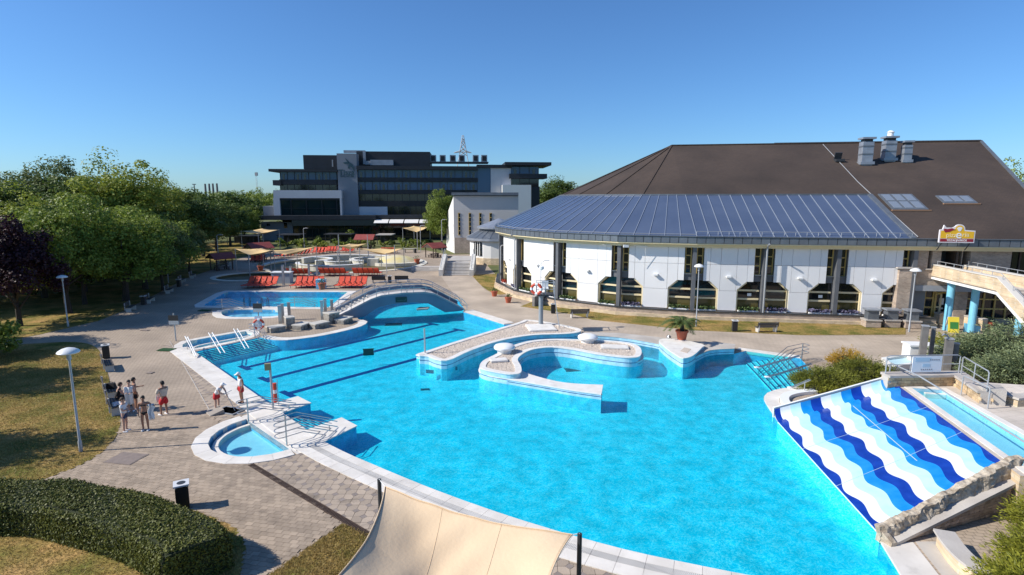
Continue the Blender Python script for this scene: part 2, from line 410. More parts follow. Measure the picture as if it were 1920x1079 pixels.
# ---- lawns
def lawn(name, pts, z, h=0.03):
    o = MB(); o.sheet([pts], z); o.sides(pts, z-.05, z); return struct(o.build(name, lawn_m, fix=False))
L1 = P2([(-420,650),(0,642),(30,636),(74,628),(129,615),(185,602),(230,584),(300,548),(350,522),(400,505),(430,490),(445,482),(470,476),(470,455),(100,455),(-420,470)])
L2 = smooth(P2([(-60,652),(60,645),(140,642),(180,652),(197,685),(212,740),(226,785),(212,828),(165,866),(80,900),(0,922),(-120,960)]), 4) + P2([(-420,900),(-420,700)])
L3 = smooth(P2([(-300,960),(0,930),(120,915),(230,918),(340,950),(432,985),(455,1010),(462,1040),(450,1080),(420,1200)]), 4) + P2([(-300,1400),(-600,1200)])
L4 = P2([(642,983),(693,1004),(760,1045),(840,1120),(470,1130),(500,1082),(560,1040)])
lawn('lawn', L1, .02); lawn('lawn', L2, .02); lawn('lawn', L3, .02); lawn('lawn', L4, .02)
L5 = P2([(976,575),(1075,590),(1110,600),(1300,620),(1500,629),(1698,628),(1698,612),(1500,606),(1300,594),(1150,585),(1050,569),(1000,566)])
L6 = smooth(P2([(884,516),(905,538),(930,552),(952,549),(948,530),(938,514)]), 3)
lawn('lawn', L5, .024); lawn('lawn', L6, .024)

# ---- pool basins
DEPTH = .85; WZ = -.045
def tile_mat(name, col, line, size=.3, rough=.4, gap=.006):
    return brick_mat(name, col, tuple(c*.94 for c in col), line, size, size, rough, gap, bump=.1, nscale=1.2)
pool_floor = tile_mat('pool_floor_tile', (.36,.72,.82), (.26,.60,.72), .3)
def tilewall(name, col, line, size=.25):
    return brick_mat(name, col, tuple(c*.93 for c in col), line, size, size, .35, .008, plane='wall', bump=.1, nscale=2)
pool_wall = tilewall('pool_wall_tile', (.19,.50,.72), (.14,.40,.62))
pale_tile = tilewall('pale_blue_tile', (.42,.66,.76), (.32,.54,.66))
step_m = mat('step_tile', (.66,.80,.82), .4, (.60,.74,.77), 3)
deepblue = mat('deep_blue_tile', (.004,.022,.17), .35)
basin_m = mat('basin_tile', (.50,.70,.76), .4, (.46,.66,.73), 2)
def water_mat(name, deep, caustic, scale, amt=.42, flo=.55, fhi=.80, rip=1.0):
    m = bpy.data.materials.new(name); m.use_nodes = True; N = m.node_tree.nodes; L = m.node_tree.links
    N.remove(N['Principled BSDF']); geo = N.new('ShaderNodeNewGeometry')
    wn = N.new('ShaderNodeTexNoise'); wn.inputs['Scale'].default_value = 1.6; wn.inputs['Detail'].default_value = 2; L.new(geo.outputs['Position'], wn.inputs['Vector'])
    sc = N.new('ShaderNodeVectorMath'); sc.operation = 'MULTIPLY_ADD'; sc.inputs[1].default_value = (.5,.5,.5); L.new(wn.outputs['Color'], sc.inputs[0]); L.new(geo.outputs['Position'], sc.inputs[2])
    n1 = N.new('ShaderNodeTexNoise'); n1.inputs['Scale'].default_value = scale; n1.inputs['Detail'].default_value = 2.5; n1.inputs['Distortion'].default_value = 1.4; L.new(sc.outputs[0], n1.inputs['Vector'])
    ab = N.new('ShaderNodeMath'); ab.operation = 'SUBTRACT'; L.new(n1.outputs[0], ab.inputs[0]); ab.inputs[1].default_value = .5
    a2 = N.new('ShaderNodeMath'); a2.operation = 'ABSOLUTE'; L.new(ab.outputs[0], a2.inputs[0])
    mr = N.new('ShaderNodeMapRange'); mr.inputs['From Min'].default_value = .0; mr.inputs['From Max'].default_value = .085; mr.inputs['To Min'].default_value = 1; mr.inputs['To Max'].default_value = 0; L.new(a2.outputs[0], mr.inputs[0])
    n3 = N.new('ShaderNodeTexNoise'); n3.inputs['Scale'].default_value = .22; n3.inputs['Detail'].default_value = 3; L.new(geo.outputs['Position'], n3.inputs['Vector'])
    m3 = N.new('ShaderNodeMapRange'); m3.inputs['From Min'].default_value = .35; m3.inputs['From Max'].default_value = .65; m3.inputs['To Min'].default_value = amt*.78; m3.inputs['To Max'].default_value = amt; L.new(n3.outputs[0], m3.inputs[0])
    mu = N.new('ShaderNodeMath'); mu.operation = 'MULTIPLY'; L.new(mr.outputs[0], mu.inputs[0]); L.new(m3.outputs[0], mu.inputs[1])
    mx = N.new('ShaderNodeMix'); mx.data_type = 'RGBA'; L.new(mu.outputs[0], mx.inputs[0]); mx.inputs[6].default_value = (*deep,1); mx.inputs[7].default_value = (*caustic,1)  # bright caustic ripples are painted into the transmission colour
    tr = N.new('ShaderNodeBsdfTransparent'); L.new(mx.outputs[2], tr.inputs[0])
    bp = N.new('ShaderNodeBump'); bp.inputs['Strength'].default_value = .35*rip; bp.inputs['Distance'].default_value = .06; L.new(n1.outputs[0], bp.inputs['Height'])
    gl = N.new('ShaderNodeBsdfGlossy'); gl.inputs['Roughness'].default_value = .06; gl.inputs['Color'].default_value = (1,1,1,1); L.new(bp.outputs[0], gl.inputs['Normal'])
    lw = N.new('ShaderNodeLayerWeight'); lw.inputs['Blend'].default_value = .5; L.new(bp.outputs[0], lw.inputs['Normal'])
    pw = N.new('ShaderNodeMath'); pw.operation = 'POWER'; L.new(lw.outputs['Facing'], pw.inputs[0]); pw.inputs[1].default_value = 5
    fr = N.new('ShaderNodeMath'); fr.operation = 'MULTIPLY_ADD'; L.new(pw.outputs[0], fr.inputs[0]); fr.inputs[1].default_value = .42; fr.inputs[2].default_value = .02
    ms = N.new('ShaderNodeMixShader'); L.new(fr.outputs[0], ms.inputs[0]); L.new(tr.outputs[0], ms.inputs[1]); L.new(gl.outputs[0], ms.inputs[2])
    L.new(ms.outputs[0], N['Material Output'].inputs[0]); return m
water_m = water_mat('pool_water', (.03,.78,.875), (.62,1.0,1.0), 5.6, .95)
shallow_m = water_mat('shallow_water', (.62,.92,.97), (.80,.97,1.0), 2.0, .3, rip=.3)
P_in = ccw(POOL)
struct(MB().sheet([P_in], -DEPTH).build('pool_floor', pool_floor))
struct(MB().sides(P_in, -DEPTH, 0.0, True).build('pool_wall', pool_wall, fix=False))
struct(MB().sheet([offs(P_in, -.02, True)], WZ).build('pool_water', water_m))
struct(MB().sheet([ccw(POOL2)], -.7).build('pool_floor', pool_floor)); struct(MB().sides(POOL2, -.7, 0, True).build('pool_wall', pool_wall, fix=False))
struct(MB().sheet([offs(ccw(POOL2), -.02, True)], WZ).build('pool_water', water_m))
for bs in (BAS1, BAS2, BAS3):
    struct(MB().sheet([ccw(bs)], -.42).build('basin_floor', basin_m)); struct(MB().sides(bs, -.42, 0, True).build('basin_wall', pool_wall, fix=False))
inner = halfdisc(BR, 24, .0)
led = [BC + bt*(BR+LEDGE)*math.cos(math.pi*k/24) + bn*((BR+LEDGE)*math.sin(math.pi*k/24)) for k in range(25)]
lm = MB()
for k in range(24):
    a, b, c, d = inner[k], inner[k+1], led[k+1], led[k]; a = BC+(a-BC)*.98; b = BC+(b-BC)*.98; c = BC+(c-BC)*.93; d = BC+(d-BC)*.93
    lm.hexa([(p.x,p.y,-.42) for p in (a,b,c,d)], [(p.x,p.y,-.16) for p in (a,b,c,d)])
struct(lm.build('basin_ledge', white))
struct(MB().sheet([ccw(halfdisc(BR+LEDGE-.03, 24, -.0))], -.24).build('basin_water', shallow_m))
struct(MB().sheet([ccw(offs(ccw(BAS1), -.02, True))], -.2).build('basin_water', shallow_m)); struct(MB().sheet([offs(ccw(BAS2), -.02, True)], -.15).build('basin_water', shallow_m))
# white kerb line inside the long basin
struct(MB().wall(smooth(P2([(360,653),(372,645),(440,632),(466,627)]), 4), -.09, .09, -.42, -.12).build('basin_ledge', white))

kb_poly = list(s_nub) + P2([(1092,625),(1161,627),(1227,634),(1300,643),(1345,645),(1378,648)], .3)
struct(MB().sides(kb_poly, -DEPTH+.001, .36).build('channel_kerb', pale_tile, fix=False)); struct(MB().prism(offs(ccw(kb_poly), -.03, True), .361, .40).build('kerb_cap', conc)); struct(MB().wall(s_nub, -.012, .012, .12, .15).build('tile_line', deepblue))
# ---- white coping, laid as slabs
def coping(path, d0, d1, L=1.0, z=.035, name='coping_slab', gap=.006, m=white):
    pts = resample(path, L); a = offs(pts, d0); b = offs(pts, d1); out = []
    root = MB().wall(pts, d0+.02*(1 if d1>d0 else -1), d1-.02*(1 if d1>d0 else -1), -.25, z-.02).build('coping', white); struct(root)
    for i in range(len(pts)-1):
        e = (pts[i+1]-pts[i]).normalized()*gap
        q = [a[i]+e, a[i+1]-e, b[i+1]-e, b[i]+e]
        MB().prism(q, z-.05, z + random.uniform(-.002,.002)).build(name, m, root)
    return root
sgn = -1 if area(join(s_left, s_bot, s_slide, s_lip, s_rst, s_nub, s_back, s_brg, s_tl)) > 0 else 1
grate = brick_mat('overflow_grating', (.66,.63,.58), (.62,.59,.54), (.34,.32,.30), .05, .5, gap=.012, rot=R(35), bump=.3)
coping([Vector(p) for p in P2([(352,651),(608,830)])], 0, sgn*.55, 1.0); coping([Vector(p) for p in P2([(352,651),(608,830)])], sgn*.556, sgn*1.3, 1.0)
coping(s_bot, 0, sgn*.42, .8); coping(s_bot, sgn*.43, sgn*.72, .8, m=grate); coping(s_bot, sgn*.73, sgn*1.25, .8)
coping(s_tl[2:], 0, sgn*.75, 1.0)
coping(P2([(945,608.5),(868,584)]), 0, sgn*1.1, 1.2)
coping(s_lip, 0, sgn*.75, .7)
coping(P2([(1500,672),(1440,664),(1382,656)]), 0, sgn*.6, 1.0)
for bs, d in ((BAS1, .55), (BAS2, .8)):
    c = ccw(bs); coping(c + [c[0]], 0, -d, .9, z=.02)
c2 = ccw(POOL2); coping(c2 + [c2[0]], 0, -.9, 1.2, z=.028)
hd = [BC + bt*(BR+LEDGE)*math.cos(math.pi*k/30) + bn*(BR+LEDGE)*math.sin(math.pi*k/30) for k in range(31)]
coping(hd, 0, RINGW if area(hd) < 0 else -RINGW, .8, z=.042)
# deck between the half-round basin and the entry steps
dk = [BC + bt*(BR+1.0), BC - bt*(BR+1.0), BC - bt*(BR+1.0) - bn*1.35, BC + bt*(BR+1.0) - bn*1.35]
struct(MB().prism(dk, -.3, .012).build('entry_deck', white))
MBx = MB().prism([BC+bt*(BR+.3)-bn*.35, BC-bt*(BR+.2)-bn*.35, BC-bt*(BR+.2)-bn*.62, BC+bt*(BR+.3)-bn*.62], 0, .016); struct(MBx.build('water_channel', basin_m))
# piers and steps at the near entry
e1 = P2([(497,762),(558,745),(582,757),(516,780)]); e2 = P2([(575,808),(640,785),(668,800),(604,831)])
for e in (e1, e2):
    p = MB().prism(e, -DEPTH+.004, -.0).build('entry_pier', pool_wall); struct(p)
    struct(MB().prism(offs(ccw(e), -.04, True), .001, .04).build('pier_coping', white))
st = P2([(516,780),(575,808)]); en = P2([(590,757),(655,786)])
for k in range(6):
    t0, t1 = k/6*.85, (k+1)/6*.85
    q = [st[0].lerp(en[0],t0), st[1].lerp(en[1],t0), st[1].lerp(en[1],t1), st[0].lerp(en[0],t1)]
    o = struct(MB().prism(q, -DEPTH+.003, -.08-k*.12).build('entry_step', step_m))
    d = (q[2]-q[1]).normalized()*.06
    MB().prism([q[3]-d, q[2]-d, q[2]+d*.02, q[3]+d*.02], -.1-k*.12, -.074-k*.12).build('step_edge_line', deepblue, o)  # dark strip paints in the shadow line at each step edge
# wide stairs at the far left and right of the main pool
def stairs(a0, a1, b0, b1, n, z0=-.08, nose=.06, drop=DEPTH-.12):
    for k in range(n):
        t0, t1 = k/n, (k+1)/n
        q = [a0.lerp(b0,t0), a1.lerp(b1,t0), a1.lerp(b1,t1), a0.lerp(b0,t1)]; zz = z0 - drop*k/n
        o = struct(MB().prism(q, -DEPTH+.003+k*.0005, zz).build('entry_step', step_m))
        d = (q[2]-q[1]).normalized()*nose
        MB().prism([q[3]-d, q[2]-d, q[2]+d*.02, q[3]+d*.02], zz-.05, zz+.005).build('step_edge_line', deepblue, o)  # strip coloured dark to stand for the riser's shadow
stairs(G(366,661).xy, G(487,634).xy, G(402,684,-.8).xy, G(550,650,-.8).xy, 7, -.06, .02, .48)
stairs(G(1519,718).xy, G(1478,668).xy, G(1452,731,-.5).xy, G(1398,674,-.5).xy, 8)

# ---- lane marks on the pool floor
def strip(p, q, w_, z): 
    d = (q-p).normalized(); n = Vector((-d.y, d.x))*w_/2
    return [(*(p+n),z),(*(p-n),z),(*(q-n),z),(*(q+n),z)]
for i, (a, b) in enumerate((((459,690),(812,608)),((497,712),(860,619)),((539,739),(800,668)))):
    p, q = G(*a,-DEPTH).xy, G(*b,-DEPTH).xy; m = MB(); zf = -DEPTH+.005
    m.add(strip(p,q,.5,zf), [(0,1,2,3)])
    d = (q-p).normalized(); n = Vector((-d.y,d.x))*.75
    for e in ((p,q)[:1] if i == 2 else (p,q)): m.add(strip(e-n,e+n,.42,zf+.001), [(0,1,2,3)])
    struct(m.build('lane_mark', deepblue))
hatch = mat('floor_grating', (.03,.09,.13), .6)
for u, v, sx, sy in ((738,609,1.5,1.1),(1075,694,1.1,.8),(797,731,.5,.3)):
    p = G(u,v,-DEPTH); m = MB()
    for k in range(7): m.box((p.x, p.y+(k-3)*sy/7, -DEPTH+.02), (sx, sy/7*.6, .03), R(10))
    m.box((p.x-sx/2,p.y,-DEPTH+.02),(.06,sy,.036),R(10)); m.box((p.x+sx/2,p.y,-DEPTH+.02),(.06,sy,.036),R(10))
    tag(m.build('floor_grating', hatch), {738:'dark drain grating on the pool floor below the bridge',1075:'dark drain grating on the floor inside the curved island',797:'small dark inlet on the open pool floor'}[u], 'drain')

# ---- real paving blocks close to the camera
HB = [G(318,640).xy, G(360,712).xy, G(452,862).xy, G(560,925).xy, G(693,1004).xy, G(790,1062).xy]      # border between block and hexagon paving
def tiles(name, root_name, polys, mats, cam_pt, zt, bedpoly, bed_z):
    """polys: list of (polygon, material index); the 300 nearest are single pieces, the rest one joined part"""
    bed = MB()
    for poly, mi, nm in polys:
        c = sum((p for p in poly), Vector((0,0)))/len(poly); k = len(bed.v); q = ccw([c + (p-c)*1.09 for p in poly]); bed.v += [(p.x,p.y,bed_z) for p in q]; bed.f.append(tuple(range(k,k+len(q))))
    root = struct(bed.build(root_name, bed_m, fix=False))
    order = sorted(polys, key=lambda t: (sum((p for p in t[0]), Vector((0,0)))/len(t[0]) - cam_pt).length)
    for poly, mi, nm in order[:300]: MB().prism(poly, bed_z, zt + random.uniform(-.003,.003), False).build(nm, mats[mi], root, fix=False)
    rest = {}
    for poly, mi, nm in order[300:]: rest.setdefault(mi, MB()).prism(poly, bed_z, zt + random.uniform(-.003,.003), False)
    for mi, m in rest.items(): stuff(m.build(name, mats[mi], root, fix=False))
bp_poly = smooth(P2([(212,760),(228,790),(214,828),(167,866),(82,900),(0,922)]), 3) + P2([(0,932),(120,915),(232,918),(342,950),(434,985),(457,1010),(464,1040),(452,1086),(500,1082),(560,1040),(640,983),(560,925),(452,862),(395,772)])
bp_poly = ccw(bp_poly); bx = [p.x for p in bp_poly]; by = [p.y for p in bp_poly]
ca_, sa_ = math.cos(R(-12)), math.sin(R(-12)); rot2 = lambda p: Vector((p.x*ca_-p.y*sa_, p.x*sa_+p.y*ca_))
pl = []
for i in range(-130, 60):
    for j in range(40, 220):
        c = rot2(Vector(((i + .5*(j % 2))*.28, j*.2)))
        if not (min(bx) < c.x < max(bx) and min(by) < c.y < max(by)): continue
        if not inside(c, bp_poly) or (c-BC).length < BR+LEDGE+RINGW-.22: continue
        hw, hh = .135, .094
        pl.append(([c + rot2(Vector((a*hw, b*hh))) for a, b in ((-1,-1),(1,-1),(1,1),(-1,1))], 0, 'paving_block'))
tiles('paving_blocks', 'block_pavement', pl, [paver_m], Vector((-10,17)), .022, bp_poly, .006)
inner_edge = offs(join(P2([(345,646),(605,832)]), s_bot), sgn*1.28)
hx_poly = P2([(318,640)]) + P2([(330,660),(395,772),(452,862),(560,925),(693,1004),(790,1062),(840,1120)]) + P2([(1500,1180)])
hx_poly = ccw([Vector(p) for p in hx_poly] + inner_edge[::-1]); bx = [p.x for p in hx_poly]; by = [p.y for p in hx_poly]
bigring = [BC + Vector((math.cos(a), math.sin(a)))*(BR+LEDGE+RINGW-.05) for a in np.linspace(0, 2*math.pi, 40)]
A_, s_ = .52, .2; tl = []; ca2, sa2 = math.cos(R(-46)), math.sin(R(-46)); rot3 = lambda x, y: Vector((x*ca2-y*sa2, x*sa2+y*ca2))
pool_band = inner_edge
for i in range(-110, 110):
    for j in range(-70, 110):
        c = rot3(i*A_, j*A_)
        if not (min(bx)-1 < c.x < max(bx)+1 and min(by)-1 < c.y < max(by)+1): continue
        h, g_ = s_/2, .008
        for kind in (0, 1, 2):
            if kind == 0: q = [(h,-h),(h,h),(-h,h),(-h,-h)]; q = [(i*A_+x*.95, j*A_+y*.95) for x, y in q]; cc = c
            elif kind == 1:
                q = [(h,-h),(A_/2,-A_/2),(A_-h,-h),(A_-h,h),(A_/2,A_/2),(h,h)]; q = [(i*A_+A_/2+(x-A_/2)*.965, j*A_+y*.965) for x, y in q]; cc = rot3((i+.5)*A_, j*A_)
            else:
                q = [(-h,h),(h,h),(A_/2,A_/2),(h,A_-h),(-h,A_-h),(-A_/2,A_/2)]; q = [(i*A_+x*.965, j*A_+A_/2+(y-A_/2)*.965) for x, y in q]; cc = rot3(i*A_, (j+.5)*A_)
            if not inside(cc, hx_poly) or inside(cc, bigring): continue
            tl.append(([rot3(x, y) for x, y in q], 1 if kind == 0 else 0, 'square_slab' if kind == 0 else 'hexagon_slab'))
tiles('paving_slabs', 'slab_pavement', tl, [hexl_m, hexd_m], Vector((-6,19)), .014, hx_poly, .003)
# drain channel between the two pavings
dm = MB(); rustm = mat('rusty_grating', (.075,.045,.03), .8, (.05,.03,.02), 8)
dpts = resample([G(470,872).xy, G(560,926).xy, G(693,1005).xy, G(760,1045).xy], .08)
for a, b in zip(dpts, dpts[1:]):
    c = (a+b)/2; dm.box((c.x, c.y, .022), (.05,.18,.02), math.atan2((b-a).y,(b-a).x))
dm.wall(dpts, -.12, -.09, .0, .034); dm.wall(dpts, .09, .12, .0, .034)
tag(dm.build('drain_channel', rustm), 'rusty drain channel between block paving and hexagon paving', 'drain')
km = MB().wall([G(318,640).xy, G(360,712).xy, G(398,779).xy], -.018, .018, .0, .024).build('paving_edge', conc); struct(km)
green = mat('green_mat', (.02,.09,.025), .95, (.015,.07,.02), 10)
for u, v, l in ((312,657,'green rubber mat beside the long foot basin'),(384,583,'green rubber mat in tree shade beside the second pool')):
    p = G(u,v); m = MB().box((p.x,p.y,.05),(1.1,.7,.02),R(-8)); 
    for k in range(9): m.box((p.x-.5*math.cos(R(-8))+k*.125*math.cos(R(-8)), p.y-.5*math.sin(R(-8))+k*.125*math.sin(R(-8)), .063),(.05,.66,.008),R(-8))
    tag(m.build('rubber_mat', green), l, 'mat')
# manhole covers let into the paving
for u, v, sx, sy, l in ((237,861,1.3,1.0,'large square cover in the paving beneath the lamp shadow'),(282,700,.35,.35,'small dark cover in the paving near the sitting group'),(272,620,.7,.4,'small cover in the paving between the lawns and the pool')):
    p = G(u,v); m = MB().box((p.x,p.y,.03),(sx,sy,.012),R(-10)).box((p.x,p.y,.038),(sx*.92,sy*.92,.008),R(-10)); tag(m.build('manhole_cover', mat('cover_stone',(.24,.19,.165),.9,(.2,.16,.14),5)), l, 'cover')
# ================================================================ MAIN BUILDING
def glassy(name, col, rough=.08, spec=.8, metal=0.0, col2=None): return mat(name, col, rough, col2, .35, spec=spec, metal=metal)
panel_m = mat('white_cladding', (.80,.79,.77), .5, (.76,.75,.735), .5, rnd=.02)
joint_m = mat('cladding_backing', (.20,.20,.21), .8)
column_m = mat('grey_column', (.13,.135,.145), .5, (.11,.115,.125), 2)
zinc = mat('zinc_sheet', (.17,.19,.21), .42, (.14,.155,.175), 1.5, metal=.35, rnd=.08)
shingle = brick_mat('brown_shingles', (.060,.040,.029), (.049,.033,.025), (.036,.026,.02), .35, .16, .9, .012, plane='xy', bump=.5, nscale=.16, var=(.68,1.32))
roofglass = glassy('blue_roof_glass', (.085,.11,.17), .2, .9, col2=(.07,.093,.15))
winglass = glassy('dark_window_glass', (.012,.014,.015), .04, .6)
oliveglass = glassy('olive_pane_glass', (.10,.085,.028), .08, .5)  # yellowish room seen behind the lower panes is put into the glass colour
brick_tan = brick_mat('tan_brick', (.48,.37,.28), (.34,.26,.20), (.42,.36,.30), .26, .11, .9, .012, plane='wall', bump=.6, nscale=1.0)
stone_clad = brick_mat('yellow_stone_cladding', (.66,.52,.34), (.52,.39,.25), (.60,.52,.40), .34, .14, .9, .012, plane='wall', bump=.6, nscale=1.2)
C3 = Vector((20.2, 72.8)); NA = R(-99.0); nF = Vector((math.cos(NA), math.sin(NA))); tF = Vector((-nF.y, nF.x))   # outward and along the straight front
RC = 21.7; ZW0, ZW1, ZE0, ZE1, ZR = .8, 6.85, 7.0, 7.62, 17.65; RE = 22.55
def dirk(k): a = NA - R(18)*k; return Vector((math.cos(a), math.sin(a)))
Vk = [C3 + dirk(k)*RC for k in range(11)]
def FP(s, z, d=0.0): p = Vk[0] + tF*s + nF*d; return Vector((p.x, p.y, z))
n3 = Vector((nF.x, nF.y, 0)); t3 = Vector((tF.x, tF.y, 0))
def fac(u, v, d=0.0):
    p = onpl(u, v, FP(0,0,d), n3); return (Vector(p.xy) - Vk[0]).dot(tF), p.z
B = thing('bath_building', 'large white-clad bath hall with brown hipped roof and curved blue glass skirt', 'building', (30,58,0))
# walls behind the cladding
SEND = 29.2                                                        # gable end along the front
core = [C3 + dirk(k)*(RC-.55) for k in range(10, -1, -1)] + [Vk[0] + tF*19.9 - nF*.55, Vk[0]+tF*19.9-nF*2.6, Vk[0]+tF*SEND-nF*2.6, C3 + tF*(SEND+4) + Vector((0,18))]
core = [Vector((p[0], p[1])) for p in core]
MB().prism(core, 0, ZW1+.3).build('wall', joint_m, B)
# plinth with coping
pl_path = [C3 + dirk(k)*(RC+.75) for k in range(7, -1, -1)] + [Vk[0] + tF*20.3 + nF*.75]
pl_path = [Vector((p[0],p[1])) for p in pl_path]
pth = MB().wall(pl_path, -0.02, 1.6, -.05, .72).build('plinth', brick_tan, B)
MB().wall(pl_path, -.09, .35, .725, .80).build('plinth_coping', dark, pth)
MB().wall(pl_path, -.25, -.021, -.05, .32).build('plinth_base', stone_clad, pth)
def wallpt(p, q, s, z, d):                                          # along bay from column p to column q
    e = (q-p).normalized(); n = Vector((e.y, -e.x)); r = p + e*s + n*d; return Vector((r.x, r.y, z))
fl_cols = [mat('lilac_flowers',(.12,.11,.18),.8), mat('white_flowers',(.55,.5,.45),.8), mat('green_planting',(.07,.11,.03),.8), mat('red_flowers',(.4,.06,.03),.8)]
def bay(p, q, idx, lower=True):
    e = (q-p).normalized(); n3_ = Vector((e.y, -e.x, 0)); W = (q-p).length
    def poly(pts, d0, d1): return MB().ext([wallpt(p,q,s,z,d0) for s,z in pts], n3_*(d1-d0))
    a, zj1, zj2, zs, zt_, z0 = .85, 5.05, 2.63, 3.5, ZW1, ZW0
    xs = [a, 1.42, 2.35, W-2.35, W-1.42, W-a]; g = .012
    for i in range(5): poly([(xs[i]+g,zj1+g),(xs[i+1]-g,zj1+g),(xs[i+1]-g,zt_),(xs[i]+g,zt_)], -.06, .06).build('wall_panel', panel_m, B)
    lowx = 2.25
    # middle row, the outer panels cut by the slanted window heads
    mids = [[(a+g,zs+g),(1.42-g,zs+g),(1.42-g,zj1-g),(a+g,zj1-g)], [(1.42+g,zs+g),(2.25,2.76),(2.25,zj2+g),(2.35-g,zj2+g),(2.35-g,zj1-g),(1.42+g,zj1-g)],
            [(2.35+g,zj2+g),(W-2.35-g,zj2+g),(W-2.35-g,zj1-g),(2.35+g,zj1-g)]]
    for m in mids: poly(m, -.06, .06).build('wall_panel', panel_m, B)
    for m in mids[:2]: poly([(W-s,z) for s,z in m[::-1]], -.06, .06).build('wall_panel', panel_m, B)
    poly([(lowx,z0),(W-lowx,z0),(W-lowx,zj2-g),(lowx,zj2-g)], -.06, .06).build('wall_panel', panel_m, B)
    for side in (0, 1):
        f = (lambda s: s) if side == 0 else (lambda s: W-s)
        # tall narrow window beside the column
        wn = poly([(f(.24),4.1),(f(.83),4.1),(f(.83),6.75),(f(.24),6.75)], -.45, -.40).build('window', winglass, B)
        for z in (4.14, 4.95, 5.8, 6.7): poly([(f(.26),z-.05),(f(.81),z-.05),(f(.81),z+.05),(f(.26),z+.05)], -.39, -.31).build('window_bar', ochre, wn)
        for s in (.29,.78): poly([(f(s-.05),4.1),(f(s+.05),4.1),(f(s+.05),6.75),(f(s-.05),6.75)], -.395, -.315).build('window_bar', ochre, wn)
        poly([(f(.2),zs+.02),(f(.84),zs+.02),(f(.84),4.08),(f(.2),4.08)], -.5, -.15).build('spandrel', column_m, B)
        poly([(f(.2),4.08),(f(.9),4.08),(f(.9),4.14),(f(.2),4.14)], -.3, .02).build('window_sill', zinc, B)
        # lower window with the slanted head
        wl = poly([(f(.2),1.9),(f(2.23),1.9),(f(2.23),2.74),(f(1.40),3.48),(f(.2),3.48)], -.45, -.40).build('window', winglass, B)
        poly([(f(.2),z0),(f(2.23),z0),(f(2.23),1.9),(f(.2),1.9)], -.45, -.40).build('pane', oliveglass, wl)
        for z in (2.66, 1.86): poly([(f(.22),z-.08),(f(2.2),z-.08),(f(2.2),z+.08),(f(.22),z+.08)], -.39, -.28).build('window_bar', cream, wl)
        poly([(f(2.13),z0),(f(2.245),z0),(f(2.245),2.72),(f(2.13),2.83)], -.5, -.03).build('window_bar', cream, wl)
        poly([(f(1.36),3.38),(f(2.14),2.69),(f(2.245),2.74),(f(1.43),3.49)], -.5, -.05).build('window_bar', cream, wl)
        if side == 1 and idx in (0,1,2,10,11,12): poly([(f(1.2),2.12),(f(.85),2.12),(f(.85),2.38),(f(1.2),2.38)], -.395, -.385).build('notice', whitep, wl)
    # wall light
    c = wallpt(p,q,W*.5,3.95,.24); MB().beam(wallpt(p,q,W*.5-.2,3.95,.22), wallpt(p,q,W*.5+.2,3.95,.22), .3, .14).build('wall_light', whitep, B)
    # flower trough along the lower windows
    for f0, f1 in ((.3,2.1),(W-2.1,W-.3)):
        m = MB(); m.beam(wallpt(p,q,f0,.80,.18), wallpt(p,q,f1,.80,.18), .22, .16); tr = m.build('flower_trough', whitep, B)
        fm = MB(); rr = random.Random(idx*7+int(f0*10))
        for k in range(130):
            c = wallpt(p,q,rr.uniform(f0,f1),.9+rr.uniform(0,.28),.18+rr.uniform(-.16,.2)); z = rr.uniform(.04,.09); dx = Vector((rr.uniform(-1,1),rr.uniform(-1,1),rr.uniform(-1,1)))
            x = dx.normalized()*z; y = x.cross(Vector((rr.uniform(-1,1),rr.uniform(-1,1),1))).normalized()*z
            fm.add([c-x-y,c+x-y,c+x+y,c-x+y], [(0,1,2,3)])
        stuff(fm.build('flowers', fl_cols[rr.choice([0,0,1,2,2,3]) if idx < 10 else [2,0,0][idx-10]], tr, fix=False))
cols = list(Vk[:7][::-1]) + [Vk[0] + tF*6.12*k for k in (1,2,3)]
for i in range(len(cols)-1):
    p, q = cols[i], cols[i+1]; bay(p, q, i if i < 6 else i+4)
for i, p in enumerate(cols):
    a = cols[min(i+1,len(cols)-1)] - cols[max(i-1,0)]; ang = math.atan2(a.y, a.x); n = Vector((a.y,-a.x)).normalized()
    c = p + n*.12; MB().box((c.x, c.y, (ZW0-.4+ZW1)/2), (.34,.5,ZW1-ZW0+.4), ang).build('column', column_m, B)
    if i in (0, 3, 7):
        c = p + n*.62; m = MB().tube([(c.x,c.y,.1),(c.x,c.y,6.7),(c.x+n.x*.5,c.y+n.y*.5,7.05)], .075, 8); m.build('downpipe', galv, B)
# eaves: cream cornice, soffit and zinc fascia panels
ev = [C3 + dirk(k)*RE for k in range(9, -1, -1)] + [Vk[0] + tF*SEND*1.02 + nF*(RE-RC)]; ev = [Vector((p[0],p[1])) for p in ev]
MB().wall(ev, .02, 1.7, ZE0-.10, ZE0+.02).build('soffit', cream, B)
MB().wall(ev, .42, 1.2, 6.60, ZE0-.102).build('cornice', cream, B)
gt = MB().wall(ev, -.10, .05, ZE1-.02, ZE1+.05).build('gutter', zinc, B)
fp = []
for a, b in zip(ev, ev[1:]): fp += resample([a,b], .78)[:-1]
fp.append(ev[-1])
fas = MB().wall(ev, .0, .06, ZE0, ZE1-.03).build('fascia', dark, B)
for a, b in zip(fp, fp[1:]):
    e = (b-a).normalized(); n = Vector((e.y,-e.x)); a2, b2 = a+e*.03, b-e*.03
    MB().hexa([(*(a2+n*.03),ZE0+.02),(*(b2+n*.03),ZE0+.02),(*b2,ZE0+.02),(*a2,ZE0+.02)], [(*(a2+n*.03),ZE1-.06),(*(b2+n*.03),ZE1-.06),(*b2,ZE1-.06),(*a2,ZE1-.06)]).build('fascia_panel', zinc, fas)
